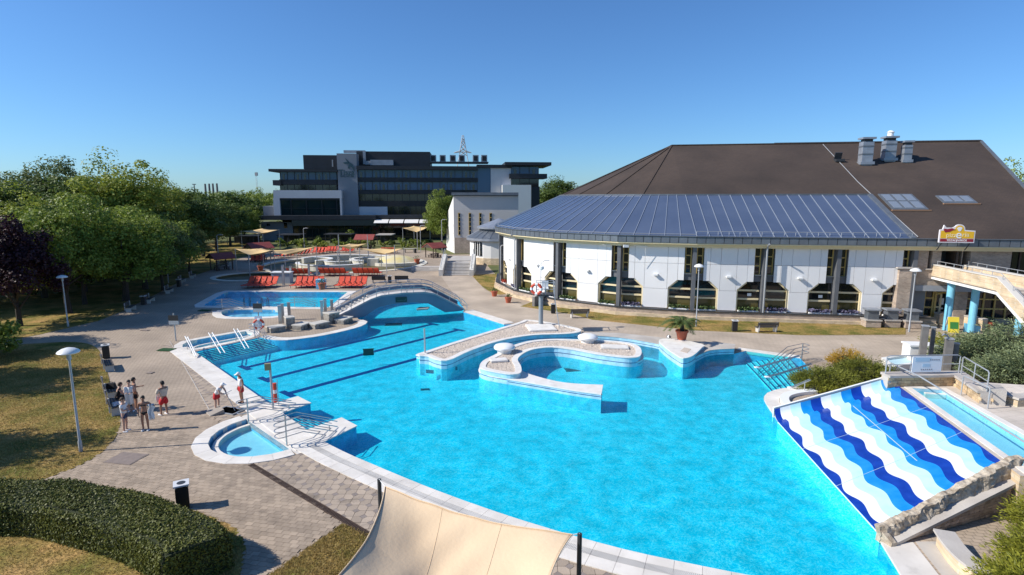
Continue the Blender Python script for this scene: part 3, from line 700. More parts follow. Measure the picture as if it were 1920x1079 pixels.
# roof: polygonal cone on the left, ridge running right, gable end
KS = (ZR-ZE1)/RE
RL = 35.0
def RP(a, b, off=0.0):                                             # place on the straight front slope: along the ridge, down from the ridge
    p = C3 + tF*a + nF*b; return Vector((p.x, p.y, ZR - KS*b + off)) 
nslope = Vector((nF.x*KS, nF.y*KS, 1)).normalized()
def roofuv(u, v): p = onpl(u, v, RP(0,0), nslope); d = Vector(p.xy) - C3; return d.dot(tF), d.dot(nF)
FG = .625                                                           # where brown roof turns to glass
ring = lambda fr: [Vector((*(C3 + dirk(k)*RE*fr), ZR - KS*RE*fr)) for k in range(11)]
apex = Vector((C3.x, C3.y, ZR)); rend = RP(RL, 0)
ga, gb = roofuv(1632, 367), roofuv(1702, 436)
a_br = ga[0]                                                        # glass stops here on the straight slope
m = MB(); r1 = ring(FG); th = Vector((0,0,-.18))
for k in range(9): m.ext([apex, r1[k+1], r1[k]], th)
b1 = RE*FG
m.ext([RP(0,0), RP(0,b1), RP(a_br,b1), RP(gb[0],RE), RP(RL-5.3,RE), RP(RL,0)], th)
bk = [Vector((C3.x, C3.y, ZR)), rend, RP(RL,0)+Vector((tF.x*2-nF.x*23, tF.y*2-nF.y*23, -KS*23)), Vector((C3.x-nF.x*23, C3.y-nF.y*23, ZR-KS*23))]
m.ext(bk, th); m.ext([apex, bk[3], ring(1.0)[9]], th); m.ext([apex, ring(1.0)[9], r1[9]], th)
roof = m.build('roof', shingle, B)
MB().beam(RP(0,0,.03), RP(RL,0,.03), .4, .12).build('ridge_cap', shingle, roof)
MB().beam(RP(RL,0,.04), RP(RL-5.3,RE,.04), .3, .16).build('verge_flashing', zinc, roof)
MB().beam(RP(RL,0,.1), RP(RL*.35,0,.1), .12, .12).build('ridge_flashing', zinc, roof)
MB().ext([RP(RL-.8,1.2,-.3), RP(RL-5.8,RE-.8,-.3), (*(C3+tF*(RL-5.8)+nF*(RE-.8)),0), (*(C3+tF*(RL-.8)+nF*1.2),0)], (.2,0,0)).build('gable_wall', panel_m, B)
for k in range(1, 6):
    MB().beam(apex+Vector((0,0,.05)), r1[k]+Vector((0,0,.03)), .22, .06).build('hip_cap', shingle, roof)
ze = Vector((0,0,.05))
gr = MB().beam(r1[7]+ze, r1[8]+ze, .12, .1)
for k in range(8): gr.beam(r1[k]+ze, r1[k+1]+ze, .14, .12)
gr.beam(RP(0,b1,.05), RP(a_br,b1,.05), .14, .12); gr.beam(RP(a_br,b1,.04), RP(gb[0],RE,.04), .45, .14)
gframe = gr.build('glass_roof_frame', zinc, B)
barm = mat('glazing_bar', (.36,.40,.46), .4, metal=.4)
def glaze(p0, p1, q0, q1, n):                                       # lower edge p0-p1, upper edge q0-q1
    for k in range(n):
        t0, t1 = k/n, (k+1)/n; q = [p0.lerp(p1,t0), p0.lerp(p1,t1), q0.lerp(q1,t1), q0.lerp(q1,t0)]
        c = sum(q, Vector())/4; q = [c + (x-c)*.995 for x in q]
        MB().ext(q, (0,0,-.05)).build('roof_pane', roofglass, gframe)
        MB().beam(p0.lerp(p1,t0)+Vector((0,0,.03)), q0.lerp(q1,t0)+Vector((0,0,.03)), .05, .05).build('glazing_bar', barm, gframe)
e1_ = ring(1.0)
for k in range(8): glaze(e1_[k+1], e1_[k], r1[k+1], r1[k], 5)
# straight glass: parallel bars to the slanted end
nb = 16; a_end = gb[0]
glaze(RP(0,RE), RP(a_br*.999,RE), RP(0,b1), RP(a_br*.999,b1), nb)
if a_end > a_br + .1:
    MB().ext([RP(a_br,RE), RP(a_end,RE), RP(a_br,b1)], (0,0,-.05)).build('roof_pane', roofglass, gframe)
# snow guard rail along the glass foot
sg = MB()
for k in range(8): sg.tube([e1_[k]*.985+Vector((C3.x,C3.y,0))*.015+Vector((0,0,.3)), e1_[k+1]*.985+Vector((C3.x,C3.y,0))*.015+Vector((0,0,.3))], .025, 5)
sg.tube([RP(0,RE-.35,.3), RP(a_end,RE-.35,.3)], .025, 5)
for k in range(20): sg.tube([RP(a_end*k/19,RE-.35,0), RP(a_end*k/19,RE-.35,.3)], .02, 4)
sg.build('snow_guard', galv, B)
# chimneys, skylights, hatch
zb = mat('chimney_sheet', (.34,.37,.41), .4, (.28,.30,.34), 2, metal=.4)
for (u0,u1,vt,vb) in ((1612,1631,258,307),(1655,1674,256,300),(1691,1705,264,303)):
    a, b = roofuv((u0+u1)/2, vb); p = RP(a, b); wd = (u1-u0)*p.y/FPX*.95; zt_ = CAMH + ray((u0+u1)/2, vt).z*p.y/ray((u0+u1)/2, vt).y
    ch = MB().box((p.x,p.y,(p.z-.8+zt_-.5)/2), (wd,wd,zt_-.5-p.z+.8), NA+R(90)).build('chimney', zb, B)
    MB().box((p.x,p.y,zt_-.12), (wd*1.25,wd*1.25,.2), NA+R(90)).build('chimney_cap', zb, ch)
    MB().box((p.x,p.y,zt_-.36), (wd*.8,wd*.8,.3), NA+R(90)).build('chimney_louvre', dark, ch)
    for zz in (.35,.65): MB().box((p.x,p.y,p.z+(zt_-p.z)*zz), (wd*1.06,wd*1.06,.14), NA+R(90)).build('chimney_band', zinc, ch)
    MB().box((p.x,p.y,p.z+.02), (wd*1.3,wd*1.3,.3), NA+R(90)).build('chimney_collar', zb, ch)
p = RP(*roofuv(1665,300)); MB().lathe([(.3,0),(.3,.35),(.38,.42),(.2,.6)], (p.x,p.y,CAMH+ray(1665,256).z*p.y/ray(1665,256).y), 10).build('vent_cowl', whitep, B)
skyl = glassy('skylight_glass', (.20,.23,.27), .15, .8)
for (ua,va,ub,vb,nx,ny) in ((1657,367,1738,394,3,2),(1764,370,1830,382,3,1)):
    a0,b0 = roofuv(ua,va); a1,b1_ = roofuv(ub,vb); a0m = roofuv(ua+18 if ny==2 else ua+7, vb)[0]; wd = (a1-a0m)
    fr = MB().ext([RP(a0m-.1,b0-.1,.02), RP(a0m+wd+.1,b0-.1,.02), RP(a0m+wd+.1,b1_+.1,.02), RP(a0m-.1,b1_+.1,.02)], (0,0,.10)).build('skylight', zinc, B)
    MB().beam(RP(a0m-.2,b1_+.2,.06), RP(a0m+wd+.25,b1_+.2,.06), .2, .1).build('skylight_sill', mat('copper_strip',(.33,.19,.11),.6), fr)
    for i in range(nx):
        for j in range(ny):
            x0 = a0m+wd*i/nx+.12; x1 = a0m+wd*(i+1)/nx-.12; y0 = b0+(b1_-b0)*j/ny+.1; y1 = b0+(b1_-b0)*(j+1)/ny-.1
            MB().ext([RP(x0,y0,.13),RP(x1,y0,.13),RP(x1,y1,.13),RP(x0,y1,.13)], (0,0,.03)).build('pane', skyl, fr)
a, b = roofuv(1573,303); p = RP(a,b); hs_ = MB().box((p.x,p.y,p.z+.1),(.9,.9,.3),NA).build('roof_hatch', dark, B)
MB().hexa([p+Vector(q) for q in ((-.4,.3,.2),(.4,.3,.2),(.4,.4,.25),(-.4,.4,.25))],[p+Vector(q) for q in ((-.4,.1,.95),(.4,.1,.95),(.4,.2,1.0),(-.4,.2,1.0))]).build('hatch_lid', dark, hs_)
MB().tube([RP(*roofuv(1543,272),.06), RP(*roofuv(1608,342),.06), RP(*roofuv(1640,372),.06), RP(gb[0]+.4,RE-.2,.06)], .035, 5).build('lightning_cable', galv, B)
# TV mast and box just under the eaves
p = wallpt(cols[5], cols[6], .6, 6.3, .6); MB().beam(wallpt(cols[4],cols[5],5.2,6.62,.55), wallpt(cols[5],cols[6],2.6,6.62,.55), .05, .05).tube([wallpt(cols[5],cols[6],2.4,6.7,.6), wallpt(cols[5],cols[6],2.4,4.6,.15)], .02, 5).box((p.x,p.y,6.6),(.5,.3,.25)).build('cable_box', whitep, B)
# ---------------- brick wing with the pizzeria
def frect(u0,v0,u1,v1,d0,d1,name,m,par=None):
    s0,z1 = fac(u0,v0,d1); s1,_ = fac(u1,v0,d1); _,z0 = fac(u0,v1,d1)
    return MB().ext([FP(s0,z0,d0),FP(s1,z0,d0),FP(s1,z1,d0),FP(s0,z1,d0)], n3*(d1-d0)).build(name, m, par or B)
# brick masses (outer face at the front line), openings left between them
s_a = fac(1677,560)[0]; s_b = fac(1707,560)[0]; s_c = fac(1741,480)[0]; s_d = fac(1748,480)[0]; s_e = fac(1765,480)[0]; s_f = fac(1797,480)[0]; s_g = fac(1806,480)[0]; s_h = fac(1820,480)[0]; s_i = fac(1897,480)[0]
def fbox(s0,s1,z0,z1,d0,d1,name,m,par=None): return MB().ext([FP(s0,z0,d0),FP(s1,z0,d0),FP(s1,z1,d0),FP(s0,z1,d0)], n3*(d1-d0)).build(name,m,par or B)
zm = 3.55
fbox(s_a, s_b, 0, 5.0, -1.5, .35, 'brick_pier', brick_tan); fbox(s_a-.2, s_b+.2, 5.0, 5.12, -.4, .45, 'pier_cap', conc)
fbox(s_b, s_c, zm, ZW1+.1, -1.5, 0, 'brick_wall', brick_tan); fbox(s_d, s_e, zm, ZW1+.1, -1.5, 0, 'brick_wall', brick_tan)
fbox(s_g, s_h-.5, zm, ZW1+.1, -1.5, -.2, 'brick_wall', brick_tan); fbox(s_h, s_i, zm, ZW1+.1, -1.5, 0, 'brick_wall', brick_tan)
fbox(s_c, s_d, zm, 4.9, -1.5, 0, 'brick_wall', brick_tan); fbox(s_c-.15, s_d+.15, 4.9, 5.0, -1.2, .12, 'window_sill', conc)
fbox(s_e, s_h, zm, 4.4, -1.5, -.02, 'brick_wall', brick_tan)
def glazed(s0,s1,z0,z1,cols_,rows,d,fm=ochre,gm=winglass):
    w_ = fbox(s0,s1,z0,z1,d-.05,d,'window',gm)
    for i in range(cols_+1):
        s = s0+(s1-s0)*i/cols_; fbox(s-.06,s+.06,z0,z1,d+.002,d+.10,'window_bar',fm,w_)
    for j in range(rows+1):
        z = z0+(z1-z0)*j/rows; fbox(s0,s1,z-.06,z+.06,d+.004,d+.09,'window_bar',fm,w_)
    return w_
glazed(fac(1672,480)[0], s_a+1.3, 4.2, 6.8, 2, 3, -.7, brownwood); glazed(s_c, s_d, 5.0, 6.8, 1, 2, -.8, brownwood)
fbox(s_e, s_f, 4.4, 6.9, -3.0, -2.5, 'doorway_dark', black); fbox(s_f-.15, s_f, 4.4, 6.9, -1.5, .02, 'door_frame', brownwood); glazed(s_f+.2, s_g, 4.4, 6.8, 1, 2, -.8, ochre)  # black block stands in for the dark inside the door opening
glazed(s_i, s_i+3.2, 4.6, 6.8, 3, 1, -.7, brownwood); fbox(s_i, SEND, zm, 4.6, -1.5, -.02, 'brick_wall', brick_tan); fbox(s_i+3.2, SEND, 4.6, ZW1+.1, -1.5, 0, 'brick_wall', brick_tan)
c = FP(s_i+1.2, 0, .5); MB().tube([(c.x,c.y,0),(c.x,c.y,7)], .09, 8).build('downpipe', galv, B)
# ground floor: grey lintel, shop front, door, brick column, glazing
fbox(s_b, SEND, 3.05, zm-.02, -1.6, .12, 'lintel', mat('grey_lintel',(.30,.31,.33),.7))
w0 = fac(1698,580,-1.2)[0]; w1 = fac(1750,580,-1.2)[0]; w2 = fac(1782,580,-1.2)[0]; w3 = fac(1806,580,-1.0)[0]
glazed(w0+.2, w1, .5, 3.05, 3, 3, -1.5); 
dr = fbox(w1+.1, w2-.7, .3, 2.6, -1.55, -1.45, 'door', winglass); fbox(w1+.1,w1+.25,.3,2.65,-1.448,-1.35,'door_frame',ochre,dr); fbox(w2-.85,w2-.7,.3,2.65,-1.448,-1.35,'door_frame',cream,dr); fbox(w1+.1,w2-.7,1.35,1.45,-1.447,-1.36,'door_rail',cream,dr); fbox(w1+.1,w2-.7,2.55,2.68,-1.446,-1.34,'door_frame',ochre,dr)
fbox(w1+.5,w1+.9,1.6,2.2,-1.448,-1.44,'notice',whitep,dr); fbox(w1+.5,w1+.9,1.2,1.33,-1.448,-1.44,'notice',whitep,dr)
glazed(w1+.1,w2-.1,2.7,3.05,2,1,-1.5)
fbox(w2-.1, w3, 0, 3.05, -1.9, -.6, 'brick_pier', brick_tan)
glazed(w3, SEND-.5, .5, 3.05, 6, 3, -1.5)
fbox(w0, SEND-.3, .0, .5, -1.8, -1.3, 'wall_base', stone_clad)
# terrace walkway running out from the front, then a flight of stairs towards the camera
s_w = fac(1751, 500)[0]; WW = 2.5
def WP(k, x, z): p = Vk[0] + tF*(s_w+x) + nF*k; return Vector((p.x, p.y, z))
KE = 8.2; zD = 4.5
dkT = MB().hexa([WP(-.5,0,zD-.22),WP(-.5,WW,zD-.22),WP(KE,WW,zD-.22),WP(KE,0,zD-.22)], [WP(-.5,0,zD),WP(-.5,WW,zD),WP(KE,WW,zD),WP(KE,0,zD)]).build('terrace_deck', conc, B)
kl = KE + 8.4
def slope(k): return zD - max(0, k-KE)*.535
for x0, x1 in ((-.12,.22),(WW-.22,WW+.12)):
    pr = MB(); pr.hexa([WP(.0,x0,zD-.1),WP(.0,x1,zD-.1),WP(KE,x1,zD-.1),WP(KE,x0,zD-.1)], [WP(.0,x0,zD+.82),WP(.0,x1,zD+.82),WP(KE,x1,zD+.82),WP(KE,x0,zD+.82)])
    pr.hexa([WP(KE,x0,zD-.1),WP(KE,x1,zD-.1),WP(kl,x1,slope(kl)-.1),WP(kl,x0,slope(kl)-.1)], [WP(KE,x0,zD+.82),WP(KE,x1,zD+.82),WP(kl,x1,slope(kl)+.82),WP(kl,x0,slope(kl)+.82)])
    pp = pr.build('terrace_parapet', stone_clad, B)
    cp = MB(); cp.hexa([WP(.0,x0-.05,zD+.82),WP(.0,x1+.05,zD+.82),WP(KE,x1+.05,zD+.82),WP(KE,x0-.05,zD+.82)], [WP(.0,x0-.05,zD+.9),WP(.0,x1+.05,zD+.9),WP(KE,x1+.05,zD+.9),WP(KE,x0-.05,zD+.9)])
    cp.hexa([WP(KE,x0-.05,zD+.82),WP(KE,x1+.05,zD+.82),WP(kl,x1+.05,slope(kl)+.82),WP(kl,x0-.05,slope(kl)+.82)], [WP(KE,x0-.05,zD+.9),WP(KE,x1+.05,zD+.9),WP(kl,x1+.05,slope(kl)+.9),WP(kl,x0-.05,slope(kl)+.9)])
    cp.build('parapet_coping', mat('parapet_cap',(.60,.56,.50),.8), pp)
ub = MB(); ub.hexa([WP(0,-.1,zD-.38),WP(0,WW+.1,zD-.38),WP(KE,WW+.1,zD-.38),WP(KE,-.1,zD-.38)], [WP(0,-.1,zD-.222),WP(0,WW+.1,zD-.222),WP(KE,WW+.1,zD-.222),WP(KE,-.1,zD-.222)])
ub.hexa([WP(KE,-.1,zD-.38),WP(KE,WW+.1,zD-.38),WP(kl,WW+.1,slope(kl)-.45),WP(kl,-.1,slope(kl)-.45)], [WP(KE,-.1,zD-.222),WP(KE,WW+.1,zD-.222),WP(kl,WW+.1,slope(kl)-.28),WP(kl,-.1,slope(kl)-.28)])
ub.build('terrace_edge', whitep, B)
for k in range(26):
    z1 = zD-.165*(k+1); k0 = KE+.31*k
    MB().hexa([WP(k0,.22,z1-.12),WP(k0,WW-.22,z1-.12),WP(k0+.34,WW-.22,z1-.12),WP(k0+.34,.22,z1-.12)], [WP(k0,.22,z1),WP(k0,WW-.22,z1),WP(k0+.34,WW-.22,z1),WP(k0+.34,.22,z1)]).build('stair_tread', conc, B)
hr = MB()
for x in (.05, WW-.05):
    hr.tube([WP(.3,x,zD+1.2),WP(KE,x,zD+1.2),WP(kl,x,slope(kl)+1.2)], .025, 6)
    for k in np.arange(.4, kl, 1.15): hr.tube([WP(k,x,slope(k)+.85),WP(k,x,slope(k)+1.2)], .022, 5)
hr.build('handrail', galv, B)
bluecol = mat('blue_column', (.20,.52,.68), .6, (.18,.48,.64), 4)
for u, v in ((1776,602),(1822,606),(1908,628)):
    p = G(u, v, .8); k = (Vector(p.xy)-Vk[0]).dot(nF)
    zt_ = slope(k)-.36
    cc = MB().lathe([(.27,0),(.27,zt_-.25),(.33,zt_-.22),(.33,zt_)], (p.x,p.y,0), 16).build('round_column', bluecol, B)
# low stone planters and ramp cheek under the terrace
for (a, b, h) in (((1755,607),(1800,604),.9),((1810,612),(1845,620),.9)):
    p, q = G(*a).xy, G(*b).xy; pw = MB().wall([p,q], -.25, .25, 0, h).build('planter_wall', stone_clad, B); MB().wall([p,q], -.3, .3, h, h+.1).build('planter_cap', conc, pw)
p0, p1, p2 = G(1808,623), G(1838,624), G(1838,606)
MB().ext([(p0.x,p0.y,.0),(p1.x,p1.y,.0),(p1.x,p1.y,.5),(p0.x,p0.y,.75)], (0,.15,0)).build('ramp_cheek', bluecol, B)
# pizzeria sign standing on the eaves
sg_s0, sg_z0 = fac(1758,455,1.45); sg_s1, sg_z1 = fac(1829,419,1.45)
sgc = FP((sg_s0+sg_s1)/2, sg_z0, 1.45)
SG = thing('pizzeria_sign', 'yellow and dark red pizzeria sign with curved top on the eaves', 'sign', sgc)
sw = (sg_s1-sg_s0); sh = fac(1790,424,1.45)[1]-sg_z0
def SP(x, y, d=0.0): return FP(sg_s0 + sw*x, sg_z0 + sw*y, 1.45+d)
# outline in units of the sign's width, read from the photograph
out = [(.0,.0),(1.0,.0),(1.0,.38),(.71,.40)] + [(.55+.155*math.cos(a), .42+.155*math.sin(a)) for a in np.linspace(R(5),R(150),10)] + [(.36,.47),(.18,.47),(.11,.55),(.08,.42),(.0,.40)]
MB().ext([SP(x,y) for x,y in out], n3*.14).build('sign_board', mat('sign_white',(.72,.68,.68),.5), SG)
def inset(pts, k): c = Vector((.5,.22)); return [tuple(c + (Vector(p)-c)*k) for p in pts]
yl = mat('sign_yellow',(.80,.46,.02),.5); mr_ = mat('sign_red',(.27,.015,.03),.5)
yo = [(.03,.135),(.97,.135),(.97,.345),(.685,.365)] + [(.55+.125*math.cos(a), .415+.125*math.sin(a)) for a in np.linspace(R(0),R(155),10)] + [(.40,.40),(.03,.37)]
MB().ext([SP(x,y,.142) for x,y in yo], n3*.01).build('yellow_field', yl, SG)
MB().ext([SP(x,y,.142) for x,y in ((.03,.03),(.97,.03),(.97,.12),(.03,.12))], n3*.01).build('red_band', mr_, SG)
MB().ext([SP(x,y,.154) for x,y in ((.10,.44),(.2,.425),(.33,.45),(.45,.40),(.36,.385),(.27,.335),(.15,.32),(.11,.37))], n3*.01).build('red_ribbon', mr_, SG)
MB().ext([SP(.55+.07*math.cos(a)*(1.2 if math.sin(a)>0 else .75), .425+.07*math.sin(a),.154) for a in np.linspace(0,2*math.pi,14)[:-1]], n3*.01).build('chef_hat', whitep, SG)
up3 = Vector((0,0,1)); cr_ = mat('sign_cream',(.85,.70,.38),.5)
lettering('pizz', sw*.19, SP(.335,.235,.16), t3, up3, 'lettering', cr_, SG, .004); lettering('e', sw*.36, SP(.545,.25,.162), t3, up3, 'lettering', whitep, SG, .008); lettering('ria', sw*.19, SP(.74,.25,.16), t3, up3, 'lettering', cr_, SG, .004)
lettering('TISZAÚJVÁROS', sw*.085, SP(.5,.072,.156), t3, up3, 'lettering', whitep, SG, .003)
MB().tube([SP(.1,-.02,.06),SP(.1,-.25,-.5)], .04, 5).tube([SP(.9,-.02,.06),SP(.9,-.25,-.5)], .04, 5).build('sign_bracket', dark, SG)

# ================================================================ HOTEL far behind
HP0 = atY(512,420,153).xy; HP1 = atY(1034,420,160).xy; tH = (HP1-HP0).normalized(); nH = Vector((tH.y,-tH.x)); nH3 = Vector((nH.x,nH.y,0)); tH3 = Vector((tH.x,tH.y,0))
def HF(s,z,d=0.0): p = HP0 + tH*s + nH*d; return Vector((p.x,p.y,z))
def hf(u,v,d=0.0): p = onpl(u,v,HF(0,0,d),nH3); return (Vector(p.xy)-HP0).dot(tH), p.z
HT = thing('hotel_building', 'long modern dark glass hotel with grey stair tower and flat roofs', 'building', (*HF(35,0).xy,0))
def hr_(u0,v0,u1,v1,d0,d1,name,m,par=None, z0=None):
    s0,z1 = hf(u0,v0,d1); s1,_ = hf(u1,v0,d1); _,zz = hf(u0,v1,d1); z0 = zz if z0 is None else z0
    return MB().ext([HF(s0,z0,d0),HF(s1,z0,d0),HF(s1,z1,d0),HF(s0,z1,d0)], nH3*(d1-d0)).build(name,m,par or HT)
dk1 = mat('charcoal_cladding', (.022,.025,.031), .6, (.017,.02,.024), .6); gry = mat('grey_render', (.24,.255,.28), .8, (.215,.23,.255), .3); wht = mat('pale_render', (.56,.56,.57), .8, (.51,.51,.53), .3); wht2 = mat('white_render',(.72,.70,.66),.8)
hglass = glassy('hotel_glass', (.035,.095,.19), .06, .5); hglass2 = glassy('hotel_dark_glass', (.008,.014,.018), .06, .8); lobby = glassy('lobby_glass',(.014,.028,.03),.06,.7)
hr_(524,320,896,420,-18,-.6,'core_block',dk1,z0=0); hr_(896,318,1005,420,-16,-.8,'core_block',dk1,z0=0)
hr_(503,317,632,322,-18,1.6,'roof_slab',dk1); hr_(668,311,896,318,-18,1.4,'roof_slab',dk1); hr_(894,309,960,315,-18,1.0,'roof_slab',dk1); hr_(947,304,1034,310,-14,2.2,'roof_slab',dk1)
hr_(568,291,632,317,-14,-3,'penthouse',dk1); hr_(668,284,806,312,-14,-3,'penthouse',dk1)
hr_(631,288,668,412,-10,.8,'stair_tower',gry,z0=2)
def band(u0,u1,v0,v1,n,d,m=hglass,door=True):
    w_ = hr_(u0,v0,u1,v1,d-.2,d,'window_band',m)
    for k in range(n+1):
        u = u0+(u1-u0)*k/n; hr_(u-.35,v0,u+.35,v1,d+.01,d+.15,'mullion',dk1,w_)
    if door:
        for k in range(n):
            if k % 3 != 1: u = u0+(u1-u0)*(k+.35)/n; hr_(u,v0+(v1-v0)*.3,u+(u1-u0)/n*.28,v1,d+.02,d+.12,'balcony_door',hglass2,w_)
    return w_
band(525,631,322.5,337,8,-.3); hr_(523,337,631,346.5,-.59,.35,'balcony_front',dk1); band(525,631,347,358.5,8,-.3,hglass2); hr_(511,338,526,348,-8,.9,'balcony_front',dk1)
band(670,895,318.5,333,16,-.3); hr_(669,333,896,341,-.59,.3,'balcony_front',dk1); band(670,895,341.5,356.5,16,-.3); hr_(669,357,866,364,-.59,.3,'balcony_front',dk1); band(670,866,364.5,377,14,-.3,hglass2); hr_(669,377,866,387.5,-.59,.3,'balcony_front',black)
hr_(512,357,640,372,-6,2.6,'frame_top',wht); hr_(512,372,524,413,-6,2.6,'frame_side',wht); hr_(637,372,640,412,-6,2.6,'frame_side',wht); lb = hr_(523,371,638,413,-5,1.9,'lobby_glazing',lobby)
for u in (545,574,603,631): hr_(u-.9,376,u+.9,408,1.91,2.2,'mullion',black,lb)
hr_(524,372,637,376,1.91,2.3,'mullion',black,lb); hr_(524,391,637,391.6,1.91,2.1,'mullion',dk1,lb)
hr_(669,388,726,404,-.58,.5,'wall_panel',wht); band(726,812,387.5,405,8,-.1,hglass2,False)
hr_(493,387,513,412,-8,1,'side_block',gry); hr_(895,315,921,362,-.5,.2,'glazed_stair',hglass); hr_(920,313,958,362,-6,.5,'wall_panel',wht); 
band(957,1010,313,327,3,.2); hr_(955,326,1026,335,-6,1.6,'balcony_front',dk1); band(957,1010,336,350,3,.2,hglass2); hr_(960,350,1012,400,-6,.1,'lower_block',dk1)
hr_(942,347,996,400,-4,3.5,'lift_block',wht2,z0=4)
hr_(486,405,704,413,-2,6,'canopy',dk1); hr_(489,417,548,433,-1,3.2,'wall_panel',gry,z0=0); hr_(500,420,506,424,3.21,3.3,'window',hglass2); hr_(532,418,538,428,3.21,3.3,'window',hglass2)
gfl = hr_(547,414,712,450,1,2.8,'ground_glazing',lobby,z0=0)
for k in range(14): u = 549+k*12; hr_(u-.5,418,u+.5,448,2.81,3.0,'mullion',dk1,gfl)
hr_(547,413.5,705,424,-1,6.0,'canopy_fascia',mat('dark_green_fascia',(.012,.026,.024),.6))
hr_(703,404,830,410,-2,4,'canopy',dk1); hr_(704,419,830,447,0,1.5,'ground_glazing',hglass2,z0=0)
for k in range(4):
    u = 703+k*28; a = hr_(u,412,u+26,413,3.5,5.5,'awning_box',wht2); s0,z1 = hf(u,413,5.5); s1,_ = hf(u+26,413,5.5); z0 = hf(u,419,8)[1]
    MB().ext([HF(s0,z1,5.5),HF(s1,z1,5.5),HF(s1,z0,8),HF(s0,z0,8)], (0,0,.08)).build('awning', wht2, HT)
# roof plant
plant = mat('plant_grey',(.35,.37,.39),.5,(.28,.30,.32),1)
for k, u in enumerate((812,830,849,866,892,908)):
    s0,z0 = hf(u-5.5,304,-4); s1,z1 = hf(u+5.5,291,-4); q = MB().ext([HF(s0,z0,-4),HF(s1,z0,-4),HF(s1,z1,-4),HF(s0,z1,-4)], nH3*-1.6).build('roof_unit', plant, HT)
    MB().ext([HF(s0+.3,z0+.3,-3.99),HF(s1-.3,z0+.3,-3.99),HF(s1-.3,z1-.3,-3.99),HF(s0+.3,z1-.3,-3.99)], nH3*.05).build('fan_grille', black, q)
hr_(806,303,916,305.5,-7,-2,'plant_platform',dark)
hr_(684,302,694,309,-3.2,-2.2,'duct',plant); hr_(694,300,737,310,-3.4,-1.8,'duct',plant); hr_(680,283,685,308,-3,-2.2,'duct',plant); hr_(644,282,684,287,-6,-5,'duct',plant)
hr_(622,300,624,313,-2.9,-2.6,'duct',plant)
# emblem and name on the tower
emb = mat('teal_emblem',(.035,.085,.10),.6)
def HT_uv(u,v,d=.82): s,z = hf(u,v,d); return HF(s,z,d)
for q in ([(647,297),(652,301),(656,306),(653,305),(649,301)],[(643,305.5),(650,303.5),(655,304),(653,308),(646,307.5)],[(655,305),(660,307),(664,314),(664,322),(661,316),(657,312),(655,317),(652,316),(654,310)]):
    MB().ext([HT_uv(u,v) for u,v in q], nH3*.12).build('emblem', emb, HT)
lettering('Tisza', 2.0, HT_uv(650,324,.83), tH3, up3, 'lettering', emb, HT, .05); lettering('BALNEUM', .8, HT_uv(651,331,.83), tH3, up3, 'lettering', emb, HT, .02)
# small shelters and terrace roofs before the hotel
for i, (u0,u1,v) in enumerate(((430,483,443),(524,568,440),(612,664,439),(708,738,440))):
    q = thing('terrace_shelter', ['flat dark shelter at the tree edge before the hotel','flat dark shelter left of the slim lamp before the hotel','flat dark shelter with closed wall before the hotel','flat dark bar roof with a white figure before the hotel'][i], 'shelter', atY((u0+u1)/2,v+15,138), 0, 'flat shelters before the hotel')
    a, b = atY(u0,v,138), atY(u1,v,138); MB().box(((a.x+b.x)/2,138,a.z),(b.x-a.x,4.5,.22)).build('roof', dark if i != 3 else conc, q)
    for x in (a.x+.3,(a.x+b.x)/2,b.x-.3):
        for y in (136.2,139.8): MB().box((x,y,a.z/2),(.12,.12,a.z)).build('post', dark, q)
    MB().box(((a.x+b.x)/2,139.9,a.z/2),(b.x-a.x-.4,.1,a.z*.9)).build('back_wall', dk1, q)
# ================================================================ side wing, white house and round pavilion
YW = 113.5
WH = thing('annex_building', 'grey-white annex with steep pitched edge and four slit windows', 'building', (-8,118,0))
wl_ = atY(850,368,YW); wr = atY(972,364,YW); wlz = wl_.z; shade = mat('annex_render_shaded',(.55,.53,.50),.85,(.51,.49,.46),.4)  # front wall greyed to carry its shade; the sunlit side wall is white
base_z = atY(850,446,YW).z
MB().ext([(wl_.x,YW,base_z),(wr.x,YW,base_z),(wr.x,YW,wlz),(wl_.x,YW,wlz)], (0,.4,0)).build('wall', shade, WH)
gx = wl_.x - .15
gab = [(wl_.x, YW+.4, 0),(wl_.x, YW+.4, wlz-.05),(atY(836,425,YW+8).x, YW+8.5, 7.0),(atY(836,425,YW+8).x, YW+8.5, 0)]
MB().ext(gab, (.35,0,0)).build('side_wall', wht2, WH)
MB().ext([(wl_.x-.3,YW-.6,wlz+.15),(wr.x,YW-.6,wlz+.15),(wr.x,YW-.6,wlz+.7),(wl_.x-.3,YW-.6,wlz+.7)], (0,1.2,0)).build('roof_edge', zinc, WH)
MB().hexa([(wl_.x,YW+.5,wlz-.1),(wr.x,YW+.5,wlz-.1),(wr.x,YW+9,6.9),(gab[2][0]+.4,YW+9,6.9)], [(wl_.x,YW+.5,wlz+.2),(wr.x,YW+.5,wlz+.2),(wr.x,YW+9,7.2),(gab[2][0]+.4,YW+9,7.2)]).build('roof', zinc, WH)
for u in (861,881,900.5,920):
    a, b = atY(u-2.3,400,YW-.05), atY(u+2.3,441,YW-.05); q = MB().ext([(a.x,YW-.06,b.z),(b.x,YW-.06,b.z),(b.x,YW-.06,a.z),(a.x,YW-.06,a.z)], (0,.05,0)).build('window', winglass, WH)
    for k in range(6): z = b.z+(a.z-b.z)*k/5; MB().box(((a.x+b.x)/2,YW-.09,z),(b.x-a.x,.06,.12)).build('window_bar', ochre, q)
    MB().box((a.x+.04,YW-.09,(a.z+b.z)/2),(.1,.055,a.z-b.z)).build('window_bar', ochre, q)
MB().box(((wl_.x+wr.x)/2,YW+.3,base_z/2),(wr.x-wl_.x-.2,.8,base_z)).build('brick_base', brick_tan, WH)
